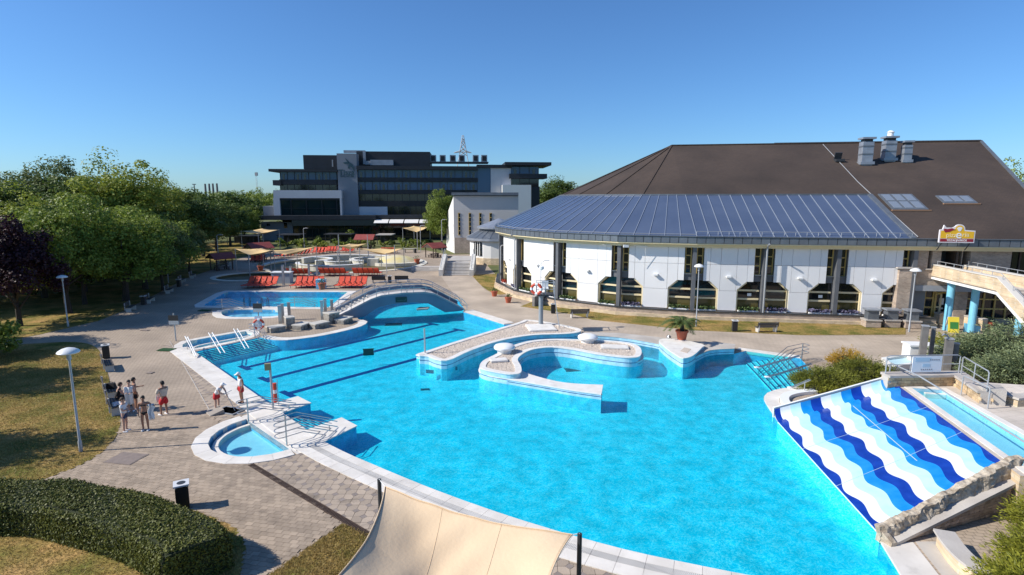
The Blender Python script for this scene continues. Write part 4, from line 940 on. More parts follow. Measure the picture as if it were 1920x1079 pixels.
for k in range(2):
    x = wl_.x-.2-k*.01; y0 = YW+1.2+k*3.2; q = MB().box((wl_.x-.03-.16*(y0+1.2-YW)/2.2*.9,y0+1.2,2.6),(.12,2.2,3.0)).build('window', winglass, WH)
    for z in (1.2,2.6,4.0): MB().box((wl_.x-.12-.16*(y0+1.2-YW)/2.2*.9,y0+1.2,z),(.1,2.3,.14)).build('window_bar', ochre, q)
pc = Vector((-2.2, 98.5)); PR = 5.2
PV = thing('round_pavilion', 'small round white pavilion with tiered zinc roof beside the bath hall', 'building', (pc.x,pc.y,0))
MB().lathe([(PR+.1,0),(PR+.1,1.1)], (pc.x,pc.y,0), 24).build('stone_base', stone_clad, PV)
MB().lathe([(PR,1.1),(PR,3.9)], (pc.x,pc.y,0), 24).build('wall', wht2, PV)
MB().lathe([(PR+.5,3.9),(PR+.6,4.0),(PR+.6,4.35),(PR+.5,4.4)], (pc.x,pc.y,0), 24).build('fascia', zb, PV)
MB().lathe([(PR+.55,4.41),(PR-1.8,5.6),(PR-1.8,5.9)], (pc.x,pc.y,0), 24).build('lower_roof', zinc, PV)
MB().lathe([(PR-1.3,5.9),(PR-1.3,6.2),(.2,7.6)], (pc.x,pc.y,0), 24).build('upper_roof', zb, PV)
for k in range(24):
    a = k*math.pi/12; MB().tube([(pc.x+(PR+.5)*math.cos(a),pc.y+(PR+.5)*math.sin(a),4.46),(pc.x+(PR-1.8)*math.cos(a),pc.y+(PR-1.8)*math.sin(a),5.65)], .04, 4).build('roof_seam', zb, PV)
for a in (R(220),R(232)):
    c = pc + Vector((math.cos(a),math.sin(a)))*(PR+.02); q = MB().box((c.x,c.y,2.6),(.1,.8,2.3),a).build('window', winglass, PV); MB().box((c.x,c.y,2.6),(.16,.1,2.3),a).build('window_bar', whitep, q)
# far right roofs are out of frame; factory stacks and masts on the skyline
stk = mat('stack_concrete',(.16,.15,.15),.9)
for k, u in enumerate((386.5,391,395,399.8)):
    p = atY(u,370,1150); zt_ = atY(u,345-k*.4,1150).z; m = MB().lathe([(2.6,0),(1.7,zt_)], (p.x,1150+k*6,0), 10); o = m.build('factory_stack', stk); tag(o, 'tall grey factory stack on the skyline, %s from the left' % ORD[k], 'chimney', 'factory stacks on the skyline')
p = atY(366,370,900); zt_ = atY(366,346,900).z; m = MB().tube([(p.x,900,0),(p.x,900,zt_)], .8, 6).box((p.x,900,zt_),(5,2,1.2)); tag(m.build('floodlight_mast', stk), 'thin mast with cross head left of the factory stacks', 'mast')
p = atY(483,360,420); zt_ = atY(483,323,420).z; m = MB(); rd = mat('mast_paint',(.45,.42,.42),.6)
for q in ((-.5,-.5),(.5,-.5),(0,.6)): m.tube([(p.x+q[0],420+q[1],0),(p.x+q[0]*.8,420+q[1]*.8,zt_)], .07, 4)
for k in range(36):
    z = zt_*k/36; m.tube([(p.x-.5,419.5,z),(p.x+.5,419.5,z+zt_/36)], .05, 4)
m.box((p.x,420,zt_-1.5),(1.8,1.2,2.4)); tag(m.build('radio_mast', rd), 'slender lattice radio mast on the skyline left of the hotel', 'mast')
m = MB(); Yp = 330.0; pc_ = atY(868,300,Yp); 
def pyl(u,v): p = atY(u,v,Yp); return p
for (u0,v0,u1,v1) in ((860,300,867,254),(877,300,869,254),(851,287,868,281),(884,287,868,281),(851,287,868,285),(884,287,868,285),(862,292,874,284),(875,292,863,284),(863,284,872,276),(873,284,865,276),(864,276,871,268),(872,276,866,268),(866,268,870,260),(870,268,867,260)):
    m.tube([pyl(u0,v0),pyl(u1,v1)], .22, 4)
for s in (-1,1): p = pyl(868,300); m.tube([(p.x+s*2.8,Yp,p.z),(p.x+s*7,Yp,0)], .22, 4)
tag(m.build('lattice_tower', rd), 'lattice steel tower with splayed arms rising behind the hotel', 'tower')
# ================================================================ POOL ISLANDS
ZT = (760, 560, 2.743)
def zz(l, zo=ZT): return [(zo[0]+x/zo[2], zo[1]+y/zo[2]) for x, y in l]
capm = mat('island_cap', (.78,.75,.70), .55, (.70,.66,.60), 2, .15, 20, stain=.12, sscale=1.3)
def island(name, label, parts):
    r = thing(name, label, 'pool island', (0,0,0)); first = None
    for px, zt_, gr_, tilebelow in parts:
        poly = ccw(smooth(P2(zz(px), zt_), 4, True))
        MB().sides(poly, -DEPTH+.002, zt_-.06).build('tiled_wall', pale_tile, r, fix=False)
        MB().sides(offs(poly, .0, True), .1, .1) 
        ln = MB().wall(poly, -.012, .0, zt_*.35, zt_*.35+.03, True).build('tile_line', deepblue, r)
        cp = MB(); rim = offs(poly, .36 if gr_ else .02, True)
        if gr_:
            cp.wall(poly, -.035, .36, zt_-.06, zt_, True); cp.build('cap', capm, r)
            MB().sheet([ccw(rim)], zt_-.05).build('gravel_bed', gravel, r)
        else: MB().prism(offs(poly, -.035, True), zt_-.06, zt_).build('cap', capm, r)
    return r
isl = island('curved_island', 'C-shaped white and pale blue island with gravel bed and long tail', [
    ([(380,372),(400,340),(470,302),(545,262),(640,240),(760,232),(900,236),(1010,240),(1120,248),(1198,262),(1222,292),(1212,318),(1165,326),(1100,322),(980,305),(870,282),(760,270),(670,280),(612,300),(590,330),(600,372),(690,405),(800,430),(900,440),(1000,444),(1012,445),(1013,448),(1006,486),(1004,490),(994,489),(860,470),(700,442),(540,415),(430,395)], .30, False, True),
    ([(385,345),(405,318),(470,285),(540,247),(640,218),(760,208),(900,211),(1000,214),(1120,223),(1190,240),(1212,268),(1203,296),(1165,303),(1100,299),(980,283),(870,262),(760,250),(660,260),(605,282),(575,312),(592,348),(590,380),(540,388),(450,374),(395,360)], .62, True, False)])
isl2 = island('curved_planter', 'long curved white planter with gravel bed below the lifeguard tower', [
    ([(80,297),(115,268),(570,150),(640,130),(885,175),(860,195),(650,205),(480,232),(330,282),(215,335),(190,335)], .22, False, True),
    ([(110,270),(560,130),(645,110),(885,152),(862,178),(650,188),(480,218),(330,268),(212,318),(120,296)], .55, True, False)])
isl3 = island('palm_planter', 'small white lobed planter carrying the potted palm', [
    ([(1308,212),(1400,208),(1528,236),(1522,252),(1478,292),(1430,306),(1392,288),(1338,250)], .62, False, False)])
MB().prism(P2([(1283,652),(1296,655),(1288,663),(1275,659)],.62), .615, .632).build('gravel_bed', gravel, isl3)
gr2 = mat('gravel_stone',(.66,.57,.48),.9,(.48,.40,.33),6,rnd=.3)
def pebbles(par, px, z, n, seed):
    poly = offs(ccw(smooth(P2(zz(px), z), 3, True)), .32, True); xs=[p.x for p in poly]; ys=[p.y for p in poly]; r_=random.Random(seed); m=MB()
    while n:
        p = Vector((r_.uniform(min(xs),max(xs)), r_.uniform(min(ys),max(ys))))
        if not inside(p, poly): continue
        n -= 1; a=r_.uniform(0,6); s=r_.uniform(.03,.07); zz0=z-.05
        q=[(p.x+s*math.cos(a+k*1.57)*r_.uniform(.7,1.2), p.y+s*math.sin(a+k*1.57)*r_.uniform(.7,1.2), zz0) for k in range(4)]
        m.add(q+[(p.x,p.y,zz0+s*.9)],[(0,1,4),(1,2,4),(2,3,4),(3,0,4)])
    stuff(m.build('pebbles', gr2, par, fix=False))
pebbles(isl, [(385,345),(405,318),(470,285),(540,247),(640,218),(760,208),(900,211),(1000,214),(1120,223),(1190,240),(1212,268),(1203,296),(1165,303),(1100,299),(980,283),(870,262),(760,250),(660,260),(605,282),(575,312),(592,348),(590,380),(540,388),(450,374),(395,360)], .62, 1500, 1)
pebbles(isl2, [(110,270),(560,130),(645,110),(885,152),(862,178),(650,188),(480,218),(330,268),(212,318),(120,296)], .55, 1800, 2)
for (x,y,l) in ((510,275,'white dome fountain jet on the left end of the curved island'),(938,222,'white dome fountain jet on the middle of the curved island')):
    p = G(*zz([(x,y)])[0], .6); tag(MB().lathe([(.48,0),(.5,.25),(.72,.30),(.74,.42),(.66,.52),(.4,.60),(.1,.62)], (p.x,p.y,.55), 20).build('fountain_dome', whitep, sm=True), l, 'fountain')
def slab(u, v, z, sx, sy, rz, name, m, label, cat, h=.1):
    p = G(u, v, z); o = MB().box((p.x,p.y,z+h/2),(sx,sy,h),rz).box((p.x,p.y,z+h+.008),(sx*.9,sy*.9,.016),rz).build(name, m); return tag(o, label, cat)
slab(1152,652,.60,1.9,.9,R(-6),'service_hatch',capm,'white service hatch on the right part of the curved island','hatch')
slab(935,677,.60,1.1,.7,R(12),'service_hatch',capm,'white service hatch on the left end of the curved island','hatch')
slab(1014,616,.5,2.2,2.4,R(8),'tower_base',capm,'white base slab under the lifeguard tower','base slab',.12)
grl = mat('wall_inlet',(.05,.13,.2),.5)
for u,v,l in ((806,697,'dark inlet in the left end wall of the curved planter'),(851,692,'dark inlet in the inner wall of the curved planter')):
    p = G(u,v,-.25); m=MB()
    for k in range(5): m.box((p.x,p.y-.05,-.34+k*.05),(.55,.06,.03),R(-15 if u<820 else 35))
    tag(m.build('wall_inlet', grl), l, 'inlet')
# green floating box on the middle lane line
p = G(691,664,0); tag(MB().box((p.x,p.y,.12),(.72,.06,.46),R(14)).box((p.x,p.y,.36),(.78,.1,.05),R(14)).box((p.x,p.y,-.02),(.78,.1,.06),R(14)).build('lane_board', mat('green_board',(.015,.06,.045),.5)), 'small dark green board standing on the middle lane line', 'board')
# palm in a terracotta pot
p = G(1278,637,.6); PM = thing('potted_palm', 'palm with spreading fronds in a terracotta pot on the lobed planter', 'palm', (p.x,p.y,.58))
MB().lathe([(.30,0),(.42,.62),(.48,.62),(.48,.75),(.42,.75),(.40,.68)], (p.x,p.y,.56), 18).build('pot', terra, PM, sm=True)
MB().lathe([(.14,0),(.17,.25),(.13,.55),(.08,.75)], (p.x,p.y,1.2), 10).build('trunk', bark, PM)
palm_m = leaf_mat('palm_leaf', (.06,.10,.025), (.13,.16,.05)); rr = random.Random(3)
for k in range(26):
    a = k*2.4; el = rr.uniform(.15,1.2); L_ = rr.uniform(1.3,1.95); m = MB(); pts=[]
    for j in range(8):
        t=j/7; pts.append(Vector((p.x+math.cos(a)*L_*t*math.cos(el*.6), p.y+math.sin(a)*L_*t*math.cos(el*.6), 1.85+L_*(math.sin(el)*t-.75*t*t))))
    m.tube(pts, .018, 4, r2=.004); side = Vector((-math.sin(a),math.cos(a),0))
    for j in range(1,8):
        for s in (-1,1):
            for q in (0,.33,.66):
                b=pts[j].lerp(pts[max(j-1,0)],q); ln=.40*(1-abs(j/7-.45)); tip=b+side*s*ln+Vector((math.cos(a),math.sin(a),0))*ln*.6-Vector((0,0,.08)); dd=(pts[j]-pts[j-1]).normalized()*.045
                m.add([b-dd,b+dd,tip],[(0,1,2)])
    m.build('frond', palm_m, PM, fix=False)
for u,v,l in ((1254,634,'small grey valve dome on the palm planter'),): 
    q=G(u,v,.6); tag(MB().lathe([(.16,0),(.18,.12),(.10,.24)],(q.x,q.y,.56),10).build('valve_dome', steel), l, 'valve')

# ================================================================ WIDE WAVE SLIDE
ZSL = 1.5
W1, W2 = Vector(G(1458,790,.02)), Vector(G(1650,1002,.02)); T1, T2 = Vector(G(1688,727,ZSL)), Vector(G(1883,870,ZSL))
SL = thing('wave_slide', 'wide pool slide striped in wavy white and blue bands', 'slide', ((W1+T2).x/2,(W1+T2).y/2,0))
c_blue = [mat('slide_navy',(.004,.032,.28),.22,(.008,.05,.36),2.2,bump=.10,bscale=2.6,coat=.4), mat('slide_blue',(.004,.22,.62),.22,(.02,.27,.66),2.2,bump=.10,bscale=2.6,coat=.4), mat('slide_pale',(.45,.76,.83),.22,(.52,.80,.85),2.2,bump=.10,bscale=2.6,coat=.4), mat('slide_white',(.80,.83,.85),.22,(.72,.76,.79),2.2,bump=.10,bscale=2.6,coat=.4)]
NL, NB, LIP = 90, 12, .45
def slp(x, y):                                                      # x from the water up the slope 0..1, y from far lip 0 to near wall 1
    a = W1.lerp(T1, x); b = W2.lerp(T2, x); p = a.lerp(b, y)
    e = .10*math.exp(-x*14); p.z = ZSL*(x**1.06) + .02 + .02*math.sin(x*9)*(1-x)
    return p
def xwave(k, y): return (k/NB) + .018*math.sin(y*2*math.pi*5 + 1.0) + .010*math.sin(y*2*math.pi*2.3+k*.2)
seq = [0,3,2,1,0,3,2,1,0,3,2,1,0]
for k in range(NB+1):
    m = MB(); rows = 4
    for j in range(NL+1):
        y = j/NL; x0 = 0 if k == 0 else xwave(k-.45, y); x1 = 1 if k == NB else xwave(k+.55, y)
        if k == 0: x1 = xwave(.55, y) - .02*0
        x0, x1 = max(0,min(1,x0)), max(0,min(1,x1))
        for i in range(rows+1): m.v.append(tuple(slp(x0+(x1-x0)*i/rows, y)))
    for j in range(NL):
        for i in range(rows): a=j*(rows+1)+i; m.f.append((a,a+1,a+rows+2,a+rows+1))
    # far upturned lip: straight bands of the same colours
    k0 = len(m.v); d = (W1-W2).normalized()
    for i in range(3):
        for t in range(6):
            x0 = 0 if k==0 else (k-.45)/NB+.0; x1 = 1 if k==NB else (k+.55)/NB; x0=max(0,x0); x1=min(1,x1)
            b = slp(x0+(x1-x0)*i/2, 0) ; an = t/5*1.35; m.v.append(tuple(b + d*(.55*math.sin(an)) + Vector((0,0,.55*(1-math.cos(an))*.95+.002))))
    for i in range(2):
        for t in range(5): a=k0+i*6+t; m.f.append((a,a+1,a+7,a+6))
    m.build('slide_band', c_blue[seq[k]], SL, sm=True, fix=False)
# seams between the slide's moulded panels and a nozzle pipe down the middle
seam = mat('slide_seam', (.40,.55,.66), .5)
for y in (.33,.67):
    m = MB()
    for i in range(24): a_, b_ = slp(i/24, y), slp((i+1)/24, y); m.beam(a_+Vector((0,0,.004)), b_+Vector((0,0,.004)), .018, .006)
    m.build('panel_seam', seam, SL)
for x in (.575,):
    m = MB()
    for i in range(16): a_, b_ = slp(x, .06+i/24), slp(x, .06+(i+1)/24); m.beam(a_+Vector((0,0,.005)), b_+Vector((0,0,.005)), .03, .008)
    m.build('panel_seam', mat('slide_seam_pale', (.62,.70,.75), .5), SL)
# body under the slide so it is solid from every side
bm_ = MB(); dn = lambda p, z: Vector((p.x,p.y,z))
a,b,c,d = slp(0,0),slp(1,0),slp(1,1),slp(0,1); off3 = Vector((0,0,-.05))
bm_.hexa([dn(a,-DEPTH+.002),dn(b,-.1),dn(c,-.1),dn(d,-DEPTH+.002)],[a+off3,b+Vector((0,0,-.4)),c+Vector((0,0,-.4)),d+off3]); bm_.build('slide_body', whitep, SL)
lw = (W1-W2).normalized()*.62
MB().hexa([dn(a+lw,-.3),dn(b+lw,-.1),dn(b+lw*1.2,-.1),dn(a+lw*1.2,-.3)],[a+lw+Vector((0,0,.46)),b+lw+Vector((0,0,.46)),b+lw*1.2+Vector((0,0,.46)),a+lw*1.2+Vector((0,0,.46))]).build('lip_edge', whitep, SL)
# far front corner: white moulded curb round the lip
cpath = offs([Vector(p) for p in s_lip], sgn*.8); MB().wall(cpath, 0, sgn*.45, 0, .18).build('slide_curb', whitep, SL, sm=True)
# rough rock wall at the near side with a sloping concrete ledge and bricks below
RW = thing('slide_side_wall', 'rough rock and brick side wall along the near edge of the slide', 'wall', (*(W2.lerp(T2,.5)).xy,0))
e_ = (T2-W2).xy.normalized(); nn = Vector((e_.y,-e_.x))
if nn.y > 0: nn = -nn
Lw = (T2-W2).xy.length + .9; rr = random.Random(11); rm = MB(); NX, NZ = 60, 10
rockm = mat('rock_face', (.55,.47,.36), .95, (.30,.235,.165), 4.5, 1.0, 14)
def wp(s, d, z): p = Vector(W2.xy) + e_*s + nn*d; return Vector((p.x,p.y,z))
def zt_slide(s): x = max(0,min(1,s/((T2-W2).xy.length))); return ZSL*x**1.06 + .46 - .2*x
from mathutils import noise as mn
NX, NZ = 150, 22
def chip(s, z, amp): return amp*(mn.fractal(Vector((s*1.1, z*1.6, 3.1)), 1.0, 2.1, 5) + .55*abs(mn.noise(Vector((s*2.7, z*3.4, 8.0)))) + .25*mn.noise(Vector((s*9, z*9, 1))))
for i in range(NX+1):
    s = -.35 + Lw*i/NX; zt_ = zt_slide(s) + .07*mn.noise(Vector((s*1.8,0,5))) + .03*mn.noise(Vector((s*6,0,2))); zb_ = max(-.1, zt_slide(s)-.66)
    for j in range(NZ+1):
        t = j/NZ
        if t < .3: dd = .02 + .22*t/.3; z = zt_ + chip(s, dd*2, .05)
        else: z = zt_ + (zb_-zt_)*(t-.3)/.7; dd = .24 + .14*(t-.3) + chip(s, z, .15)
        rm.v.append(tuple(wp(s, dd, z)))
for i in range(NX):
    for j in range(NZ): a=i*(NZ+1)+j; rm.f.append((a,a+1,a+NZ+2,a+NZ+1))
rm.f.append(tuple(range(NZ+1)))
rm.build('rock_face', rockm, RW, fix=True)
Le = Lw-.35
MB().hexa([wp(-.3,.2,-.05),wp(-.3,.62,-.05),wp(Le,.62,ZSL-.34),wp(Le,.2,ZSL-.34)],[wp(-.3,.2,.06),wp(-.3,.62,.06),wp(Le,.62,ZSL-.22),wp(Le,.2,ZSL-.22)]).build('wall_ledge', conc, RW)
MB().hexa([wp(-.34,.1,-.05),wp(-.34,.62,-.05),wp(-.1,.64,-.05),wp(-.1,.1,-.05)],[wp(-.30,.1,.42),wp(-.30,.62,.14),wp(-.1,.64,.14),wp(-.1,.1,.42)]).build('wall_end', rockm, RW)
backing = MB().hexa([wp(-.1,.1,-.3),wp(-.1,.40,-.3),wp(Lw+4,.40,-.3),wp(Lw+4,.1,-.3)],[wp(-.1,.1,-.0),wp(-.1,.40,0),wp(Lw+4,.40,ZSL+.1),wp(Lw+4,.1,ZSL+.1)]).build('wall_core', conc, RW)
brickm = mat('wall_brick', (.48,.37,.27), .9, (.36,.27,.20), 3, .4, 30, rnd=.28)
bk_ = MB(); row = 0; z = .03
while z < ZSL+.3:
    s = -.1 + (row % 2)*.13
    while s < Lw+4:
        L_ = rr.uniform(.2,.27); s1 = min(s+L_, Lw+4); lim = (ZSL-.36)*(s1)/Le if s1 < Le else ZSL+.2
        if z+.1 < lim: bk_.hexa([wp(s,.36,z),wp(s,.55+rr.uniform(-.012,.012),z),wp(s1-.012,.55+rr.uniform(-.012,.012),z),wp(s1-.012,.36,z)],[wp(s,.36,z+.095),wp(s,.55,z+.095),wp(s1-.012,.55,z+.095),wp(s1-.012,.36,z+.095)])
        s = s1
    z += .107; row += 1
stuff(bk_.build('bricks', brickm, RW, fix=False))
# upper platform behind the slide with its splash basin
t_ = (T2-T1).xy.normalized(); u_ = Vector((-t_.y, t_.x)); 
if u_.x < 0: u_ = -u_
def TP(s, d, z=ZSL): p = Vector(T1.xy) + t_*s + u_*d; return Vector((p.x,p.y,z))
Lt = (T2-T1).xy.length
pd = [TP(-1.9,0),TP(Lt+.9,0),TP(Lt+.9,9),TP(-1.9,9)]
b0, b1x, b2, b3 = TP(-.05,.55).xy, TP(Lt+.7,.55).xy, TP(Lt+.7,2.6).xy, TP(-.05,1.9).xy
basinp = ccw([b0,b1x,b2,b3])
deck_m = brick_mat('platform_slabs',(.60,.52,.44),(.56,.49,.41),(.42,.36,.30),.5,.5,gap=.008,rot=R(-13))
struct(MB().sheet([ccw([p.xy for p in pd]), basinp[::-1]], ZSL).build('slide_platform', deck_m))
struct(MB().sides([p.xy for p in pd], -.2, ZSL-.003).build('platform_wall', stone_clad, fix=False))
struct(MB().sheet([basinp], ZSL-.35).build('basin_floor', basin_m)); struct(MB().sides(basinp, ZSL-.35, ZSL, True).build('basin_wall', pale_tile, fix=False))
struct(MB().sheet([offs(basinp,-.02,True)], ZSL-.14).build('basin_water', shallow_m)); struct(MB().wall([TP(.25,1.0).xy,TP(.25,1.9).xy], -.08,.08,ZSL-.34,ZSL-.1).build('basin_ledge', white))
struct(MB().wall(offs(basinp,-.05,True), -.28, .03, ZSL-.1, ZSL+.02, True).build('basin_coping', white))
# retaining wall behind the basin, with cap
rw_path = [Vector(G(1660,702,2.1).xy), Vector(G(1797,700,2.1).xy), Vector(G(1850,735,2.1).xy)]
RT = thing('basin_retaining_wall', 'low yellow stone retaining wall behind the splash basin', 'wall', (*rw_path[1],0))
MB().wall(rw_path, -.22, .22, 0, 2.0).build('wall_core', conc, RT)
sm_ = mat('wall_stone',(.56,.42,.25),.92,(.42,.30,.18),3,.5,20,rnd=.25)
row = 0; zq = ZSL+.01; out_ = offs(rw_path, .22); out2 = offs(rw_path, -.22)
for base in (out_, out2):
    zq = ZSL+.01; row=0
    while zq < 1.98:
        pts = resample(base, .34)
        sh_ = .17*(row%2)
        for i in range(len(pts)-1):
            a, b = pts[i], pts[i+1]; e = (b-a).normalized(); a = a+e*sh_; b = b+e*(sh_-.015)
            n_ = Vector((e.y,-e.x))*(.03 if base is out2 else -.03); k_ = rr.uniform(.8,1.3)
            MB().hexa([(*a,zq),(*b,zq),(*(b+n_*k_),zq),(*(a+n_*k_),zq)],[(*a,zq+.145),(*b,zq+.145),(*(b+n_*k_),zq+.145),(*(a+n_*k_),zq+.145)]).build('wall_stone', sm_, RT)
        zq += .16; row += 1
MB().wall(rw_path, -.36, .36, 2.0, 2.12).build('wall_cap', mat('cap_stone',(.46,.41,.37),.85,(.38,.34,.30),2), RT)
p = G(1857,742,ZSL+.3); MB().box((p.x,p.y,ZSL+.25),(.9,.9,1.0),R(-25)).build('end_block', conc, RT)
rw2 = [Vector(G(1872,730,2.0).xy), Vector(G(1908,741,2.0).xy), Vector(G(1990,735,2.0).xy)]
RT2 = thing('path_edge_wall', 'low stone wall edging the juniper bed at the right', 'wall', (*rw2[0],0)); MB().wall(rw2,-.2,.2,0,1.85).build('wall_core', stone_clad, RT2); MB().wall(rw2,-.28,.28,1.85,1.95).build('wall_cap', conc, RT2)
# rail on the retaining wall with the white notice board
def railing(name, label, path, h, mids=1, step=1.2, r=.03, m=galv, close_ends=True):
    path = [Vector(p) for p in path]; T = thing(name, label, 'railing', tuple(path[0]))
    up = Vector((0,0,h)); mm = MB(); top_ = [p+up for p in path]
    if close_ends: top_ = [path[0]] + [path[0]+up*.93, path[0].lerp(path[1],.04)+up] + top_[1:-1] + [path[-1].lerp(path[-2],.04)+up, path[-1]+up*.93, path[-1]]
    mm.tube(top_, r, 8).build('top_rail', m, T, sm=True)
    for k in range(mids): MB().tube([p+up*(k+1)/(mids+1) for p in path], r*.75, 6).build('mid_rail', m, T)
    for a, b in zip(path, path[1:]):
        n = max(1, round((b-a).length/step))
        for i in range(1, n): q = a.lerp(b,i/n); MB().tube([q, q+up], r*.9, 6).build('rail_post', m, T)
    return T
railing('guard_rail', 'steel guard rail with white board on the stone retaining wall', [(*rw_path[0],2.12),(*rw_path[1],2.12)], .95)
railing('guard_rail', 'steel guard rail on the angled end of the stone retaining wall', [(*rw_path[1].lerp(rw_path[2],.1),2.12),(*rw_path[2],2.12)], .95)
SBd = thing('notice_board', 'white notice board with faint blue print hung on the slide railing', 'notice board', (*rw_path[0].lerp(rw_path[1],.55),2.2))
a, b = rw_path[0].lerp(rw_path[1],.33), rw_path[0].lerp(rw_path[1],.73); e = (b-a).normalized(); nb_ = Vector((e.y,-e.x))*.09
if nb_.y > 0: nb_ = -nb_
bd = mat('board_white',(.72,.75,.80),.5,(.68,.73,.80),1.5)
MB().hexa([(*(a+nb_),2.22),(*(b+nb_),2.22),(*(b+nb_*1.3),2.22),(*(a+nb_*1.3),2.22)],[(*(a+nb_),3.05),(*(b+nb_),3.05),(*(b+nb_*1.3),3.05),(*(a+nb_*1.3),3.05)]).build('board', bd, SBd)
e3 = Vector((e.x,e.y,0)); gp = mat('print_grey',(.25,.26,.30),.6); lb_ = mat('print_blue',(.42,.58,.72),.6)
def bdp(x,z): q=a.lerp(b,x)+nb_*1.33; return Vector((q.x,q.y,z))
MB().ext([bdp(.08,2.78),bdp(.55,2.78),bdp(.62,2.98),bdp(.08,2.98)], (nb_.x*.05,nb_.y*.05,0)).build('print', lb_, SBd); MB().ext([bdp(.35,2.5),bdp(.6,2.5),bdp(.6,2.66),bdp(.35,2.66)], (nb_.x*.05,nb_.y*.05,0)).build('print', lb_, SBd)
for x0,z0,n_,w_ in ((.58,2.84,5,.045),(.30,2.33,6,.04)):
    for k in range(n_): MB().ext([bdp(x0+k*.07,z0),bdp(x0+k*.07+w_,z0),bdp(x0+k*.07+w_,z0+.06),bdp(x0+k*.07,z0+.06)], (nb_.x*.06,nb_.y*.06,0)).build('print', gp, SBd)
# handrails beside the slide and splash basin
railing('hand_rail', 'long sloping steel handrail between the slide and the splash basin', [TP(-1.0,-.15,ZSL),TP(1.2,.25),TP(Lt*.36,.30),TP(Lt*.72,.32),TP(Lt+1.0,.34)], 1.0, 0, 2.4, .035)
railing('hand_rail', 'steel handrail on the far side of the splash basin', [TP(.6,2.4),TP(2.4,2.6)], 1.0, 0, 1.3)
# deck slab, step and curved low wall at the bottom right corner
dks = ccw(P2([(1652,1018),(1712,1018),(1800,1130),(1720,1130)])); struct(MB().prism(dks, -.2, .02).build('deck_slab', white))
struct(MB().prism(P2([(1716,1016),(1785,1016),(1860,1130),(1806,1130)]), -.2, .006).build('deck_strip', conc))
cw = smooth(P2([(1772,998),(1795,1030),(1830,1062),(1880,1090),(1960,1110)],.5),4); CWl = thing('curved_low_wall', 'curved low stone wall with concrete cap by the lower juniper', 'wall', (*cw[0],0))
MB().wall(cw, -.2, .2, 0, .48).build('wall_core', stone_clad, CWl); MB().wall(cw, -.32, .26, .48, .56).build('wall_cap', conc, CWl)

# ================================================================ FOOTBRIDGE
bl, br_ = G(630,598).xy, G(870,583).xy; be = (br_-bl).normalized(); bnm = Vector((-be.y, be.x)); BW = 3.2
def BP(s, d, z): p = bl + be*s + bnm*d; return Vector((p.x,p.y,z))
def bs_(u): t = G(u, 590).xy; return (t-bl).dot(be)
LB = (br_-bl).length
prof_top = [(0,.05),(3.2,1.55),(4.2,1.85),(6.3,2.0),(8.3,1.98),(9.3,1.75),(LB,.12)]
prof_bot = [(LB-.2,-.0),(LB-1.9,-.05),(8.6,.95),(7.2,1.12),(5.2,1.08),(3.9,.85),(2.6,.05),(2.0,-.1),(0,-.1)]
BRG = thing('footbridge', 'low arched concrete footbridge with stairs and looping steel rails', 'bridge', (*bl.lerp(br_,.5),0))
bridge_m = mat('bridge_blue_grey', (.155,.21,.28), .75, (.13,.18,.245), .7)
prof = prof_top + prof_bot
MB().ext([BP(s,0,z) for s,z in prof], (bnm.x*BW,bnm.y*BW,0)).build('bridge_body', bridge_m, BRG)
deckc = mat('bridge_deck',(.56,.53,.50),.85,(.48,.45,.42),1.5)
def strip_top(d0,d1,h,m,name,lo=0,hi=99):
    pr = [(s,z) for s,z in prof_top if lo<=s<=hi]; mb = MB()
    for (s0,z0),(s1,z1) in zip(pr,pr[1:]): mb.hexa([BP(s0,d0,z0-.02),BP(s0,d1,z0-.02),BP(s1,d1,z1-.02),BP(s1,d0,z1-.02)],[BP(s0,d0,z0+h),BP(s0,d1,z0+h),BP(s1,d1,z1+h),BP(s1,d0,z1+h)])
    return mb.build(name, m, BRG)
strip_top(-.05,.16,.12,mat('bridge_kerb',(.30,.31,.33),.8),'edge_kerb'); strip_top(BW-.3,BW+.05,.35,bridge_m,'edge_kerb'); strip_top(.17,1.7,.03,deckc,'deck_slab'); strip_top(1.7,BW-.3,.02,mat('deck_grey',(.22,.22,.23),.9),'deck_slab',3.2)
for k in range(8):
    s0, z1 = .15+k*.40, .10+.19*(k+1); MB().hexa([BP(s0,1.72,z1-.3),BP(s0,BW-.32,z1-.3),BP(s0+.42,BW-.32,z1-.3),BP(s0+.42,1.72,z1-.3)],[BP(s0,1.72,z1),BP(s0,BW-.32,z1),BP(s0+.42,BW-.32,z1),BP(s0+.42,1.72,z1)]).build('stair_step', conc, BRG)
def ztop(s):
    for (s0,z0),(s1,z1) in zip(prof_top,prof_top[1:]):
        if s0<=s<=s1: return z0+(z1-z0)*(s-s0)/(s1-s0)
    return prof_top[-1][1]
for d in (.05, BW-.12):
    for h in (.55,.95):
        pts = [BP(-.15,d,ztop(0)+.1),BP(-.3,d,ztop(0)+h*.7)] + [BP(s,d,ztop(s)+h) for s in np.linspace(.1,LB-.1,26)] + [BP(LB+.35,d,h*.6),BP(LB+.3,d,.05)]
        MB().tube(pts, .03, 7).build('hand_rail', steel, BRG, sm=True)
    for s in np.linspace(.2,LB-.3,11): MB().tube([BP(s,d,ztop(s)), BP(s+.12,d,ztop(s)+.95)], .026, 6).build('rail_post', steel, BRG)
    for s in (3.6,5.6,7.6): MB().tube([BP(s+1.0*math.cos(a),d,ztop(s)+.1+.75*math.sin(a)) for a in np.linspace(0,math.pi,9)], .02, 5).build('rail_loop', steel, BRG)
p = [BP(bs_(742),-.01,1.22),BP(bs_(764),-.01,1.22),BP(bs_(764),-.01,1.72),BP(bs_(742),-.01,1.72)]; pn = MB().ext(p,(-bnm.x*.05,-bnm.y*.05,0)).build('bridge_sign', mat('dark_green_sign',(.012,.04,.035),.5), BRG)
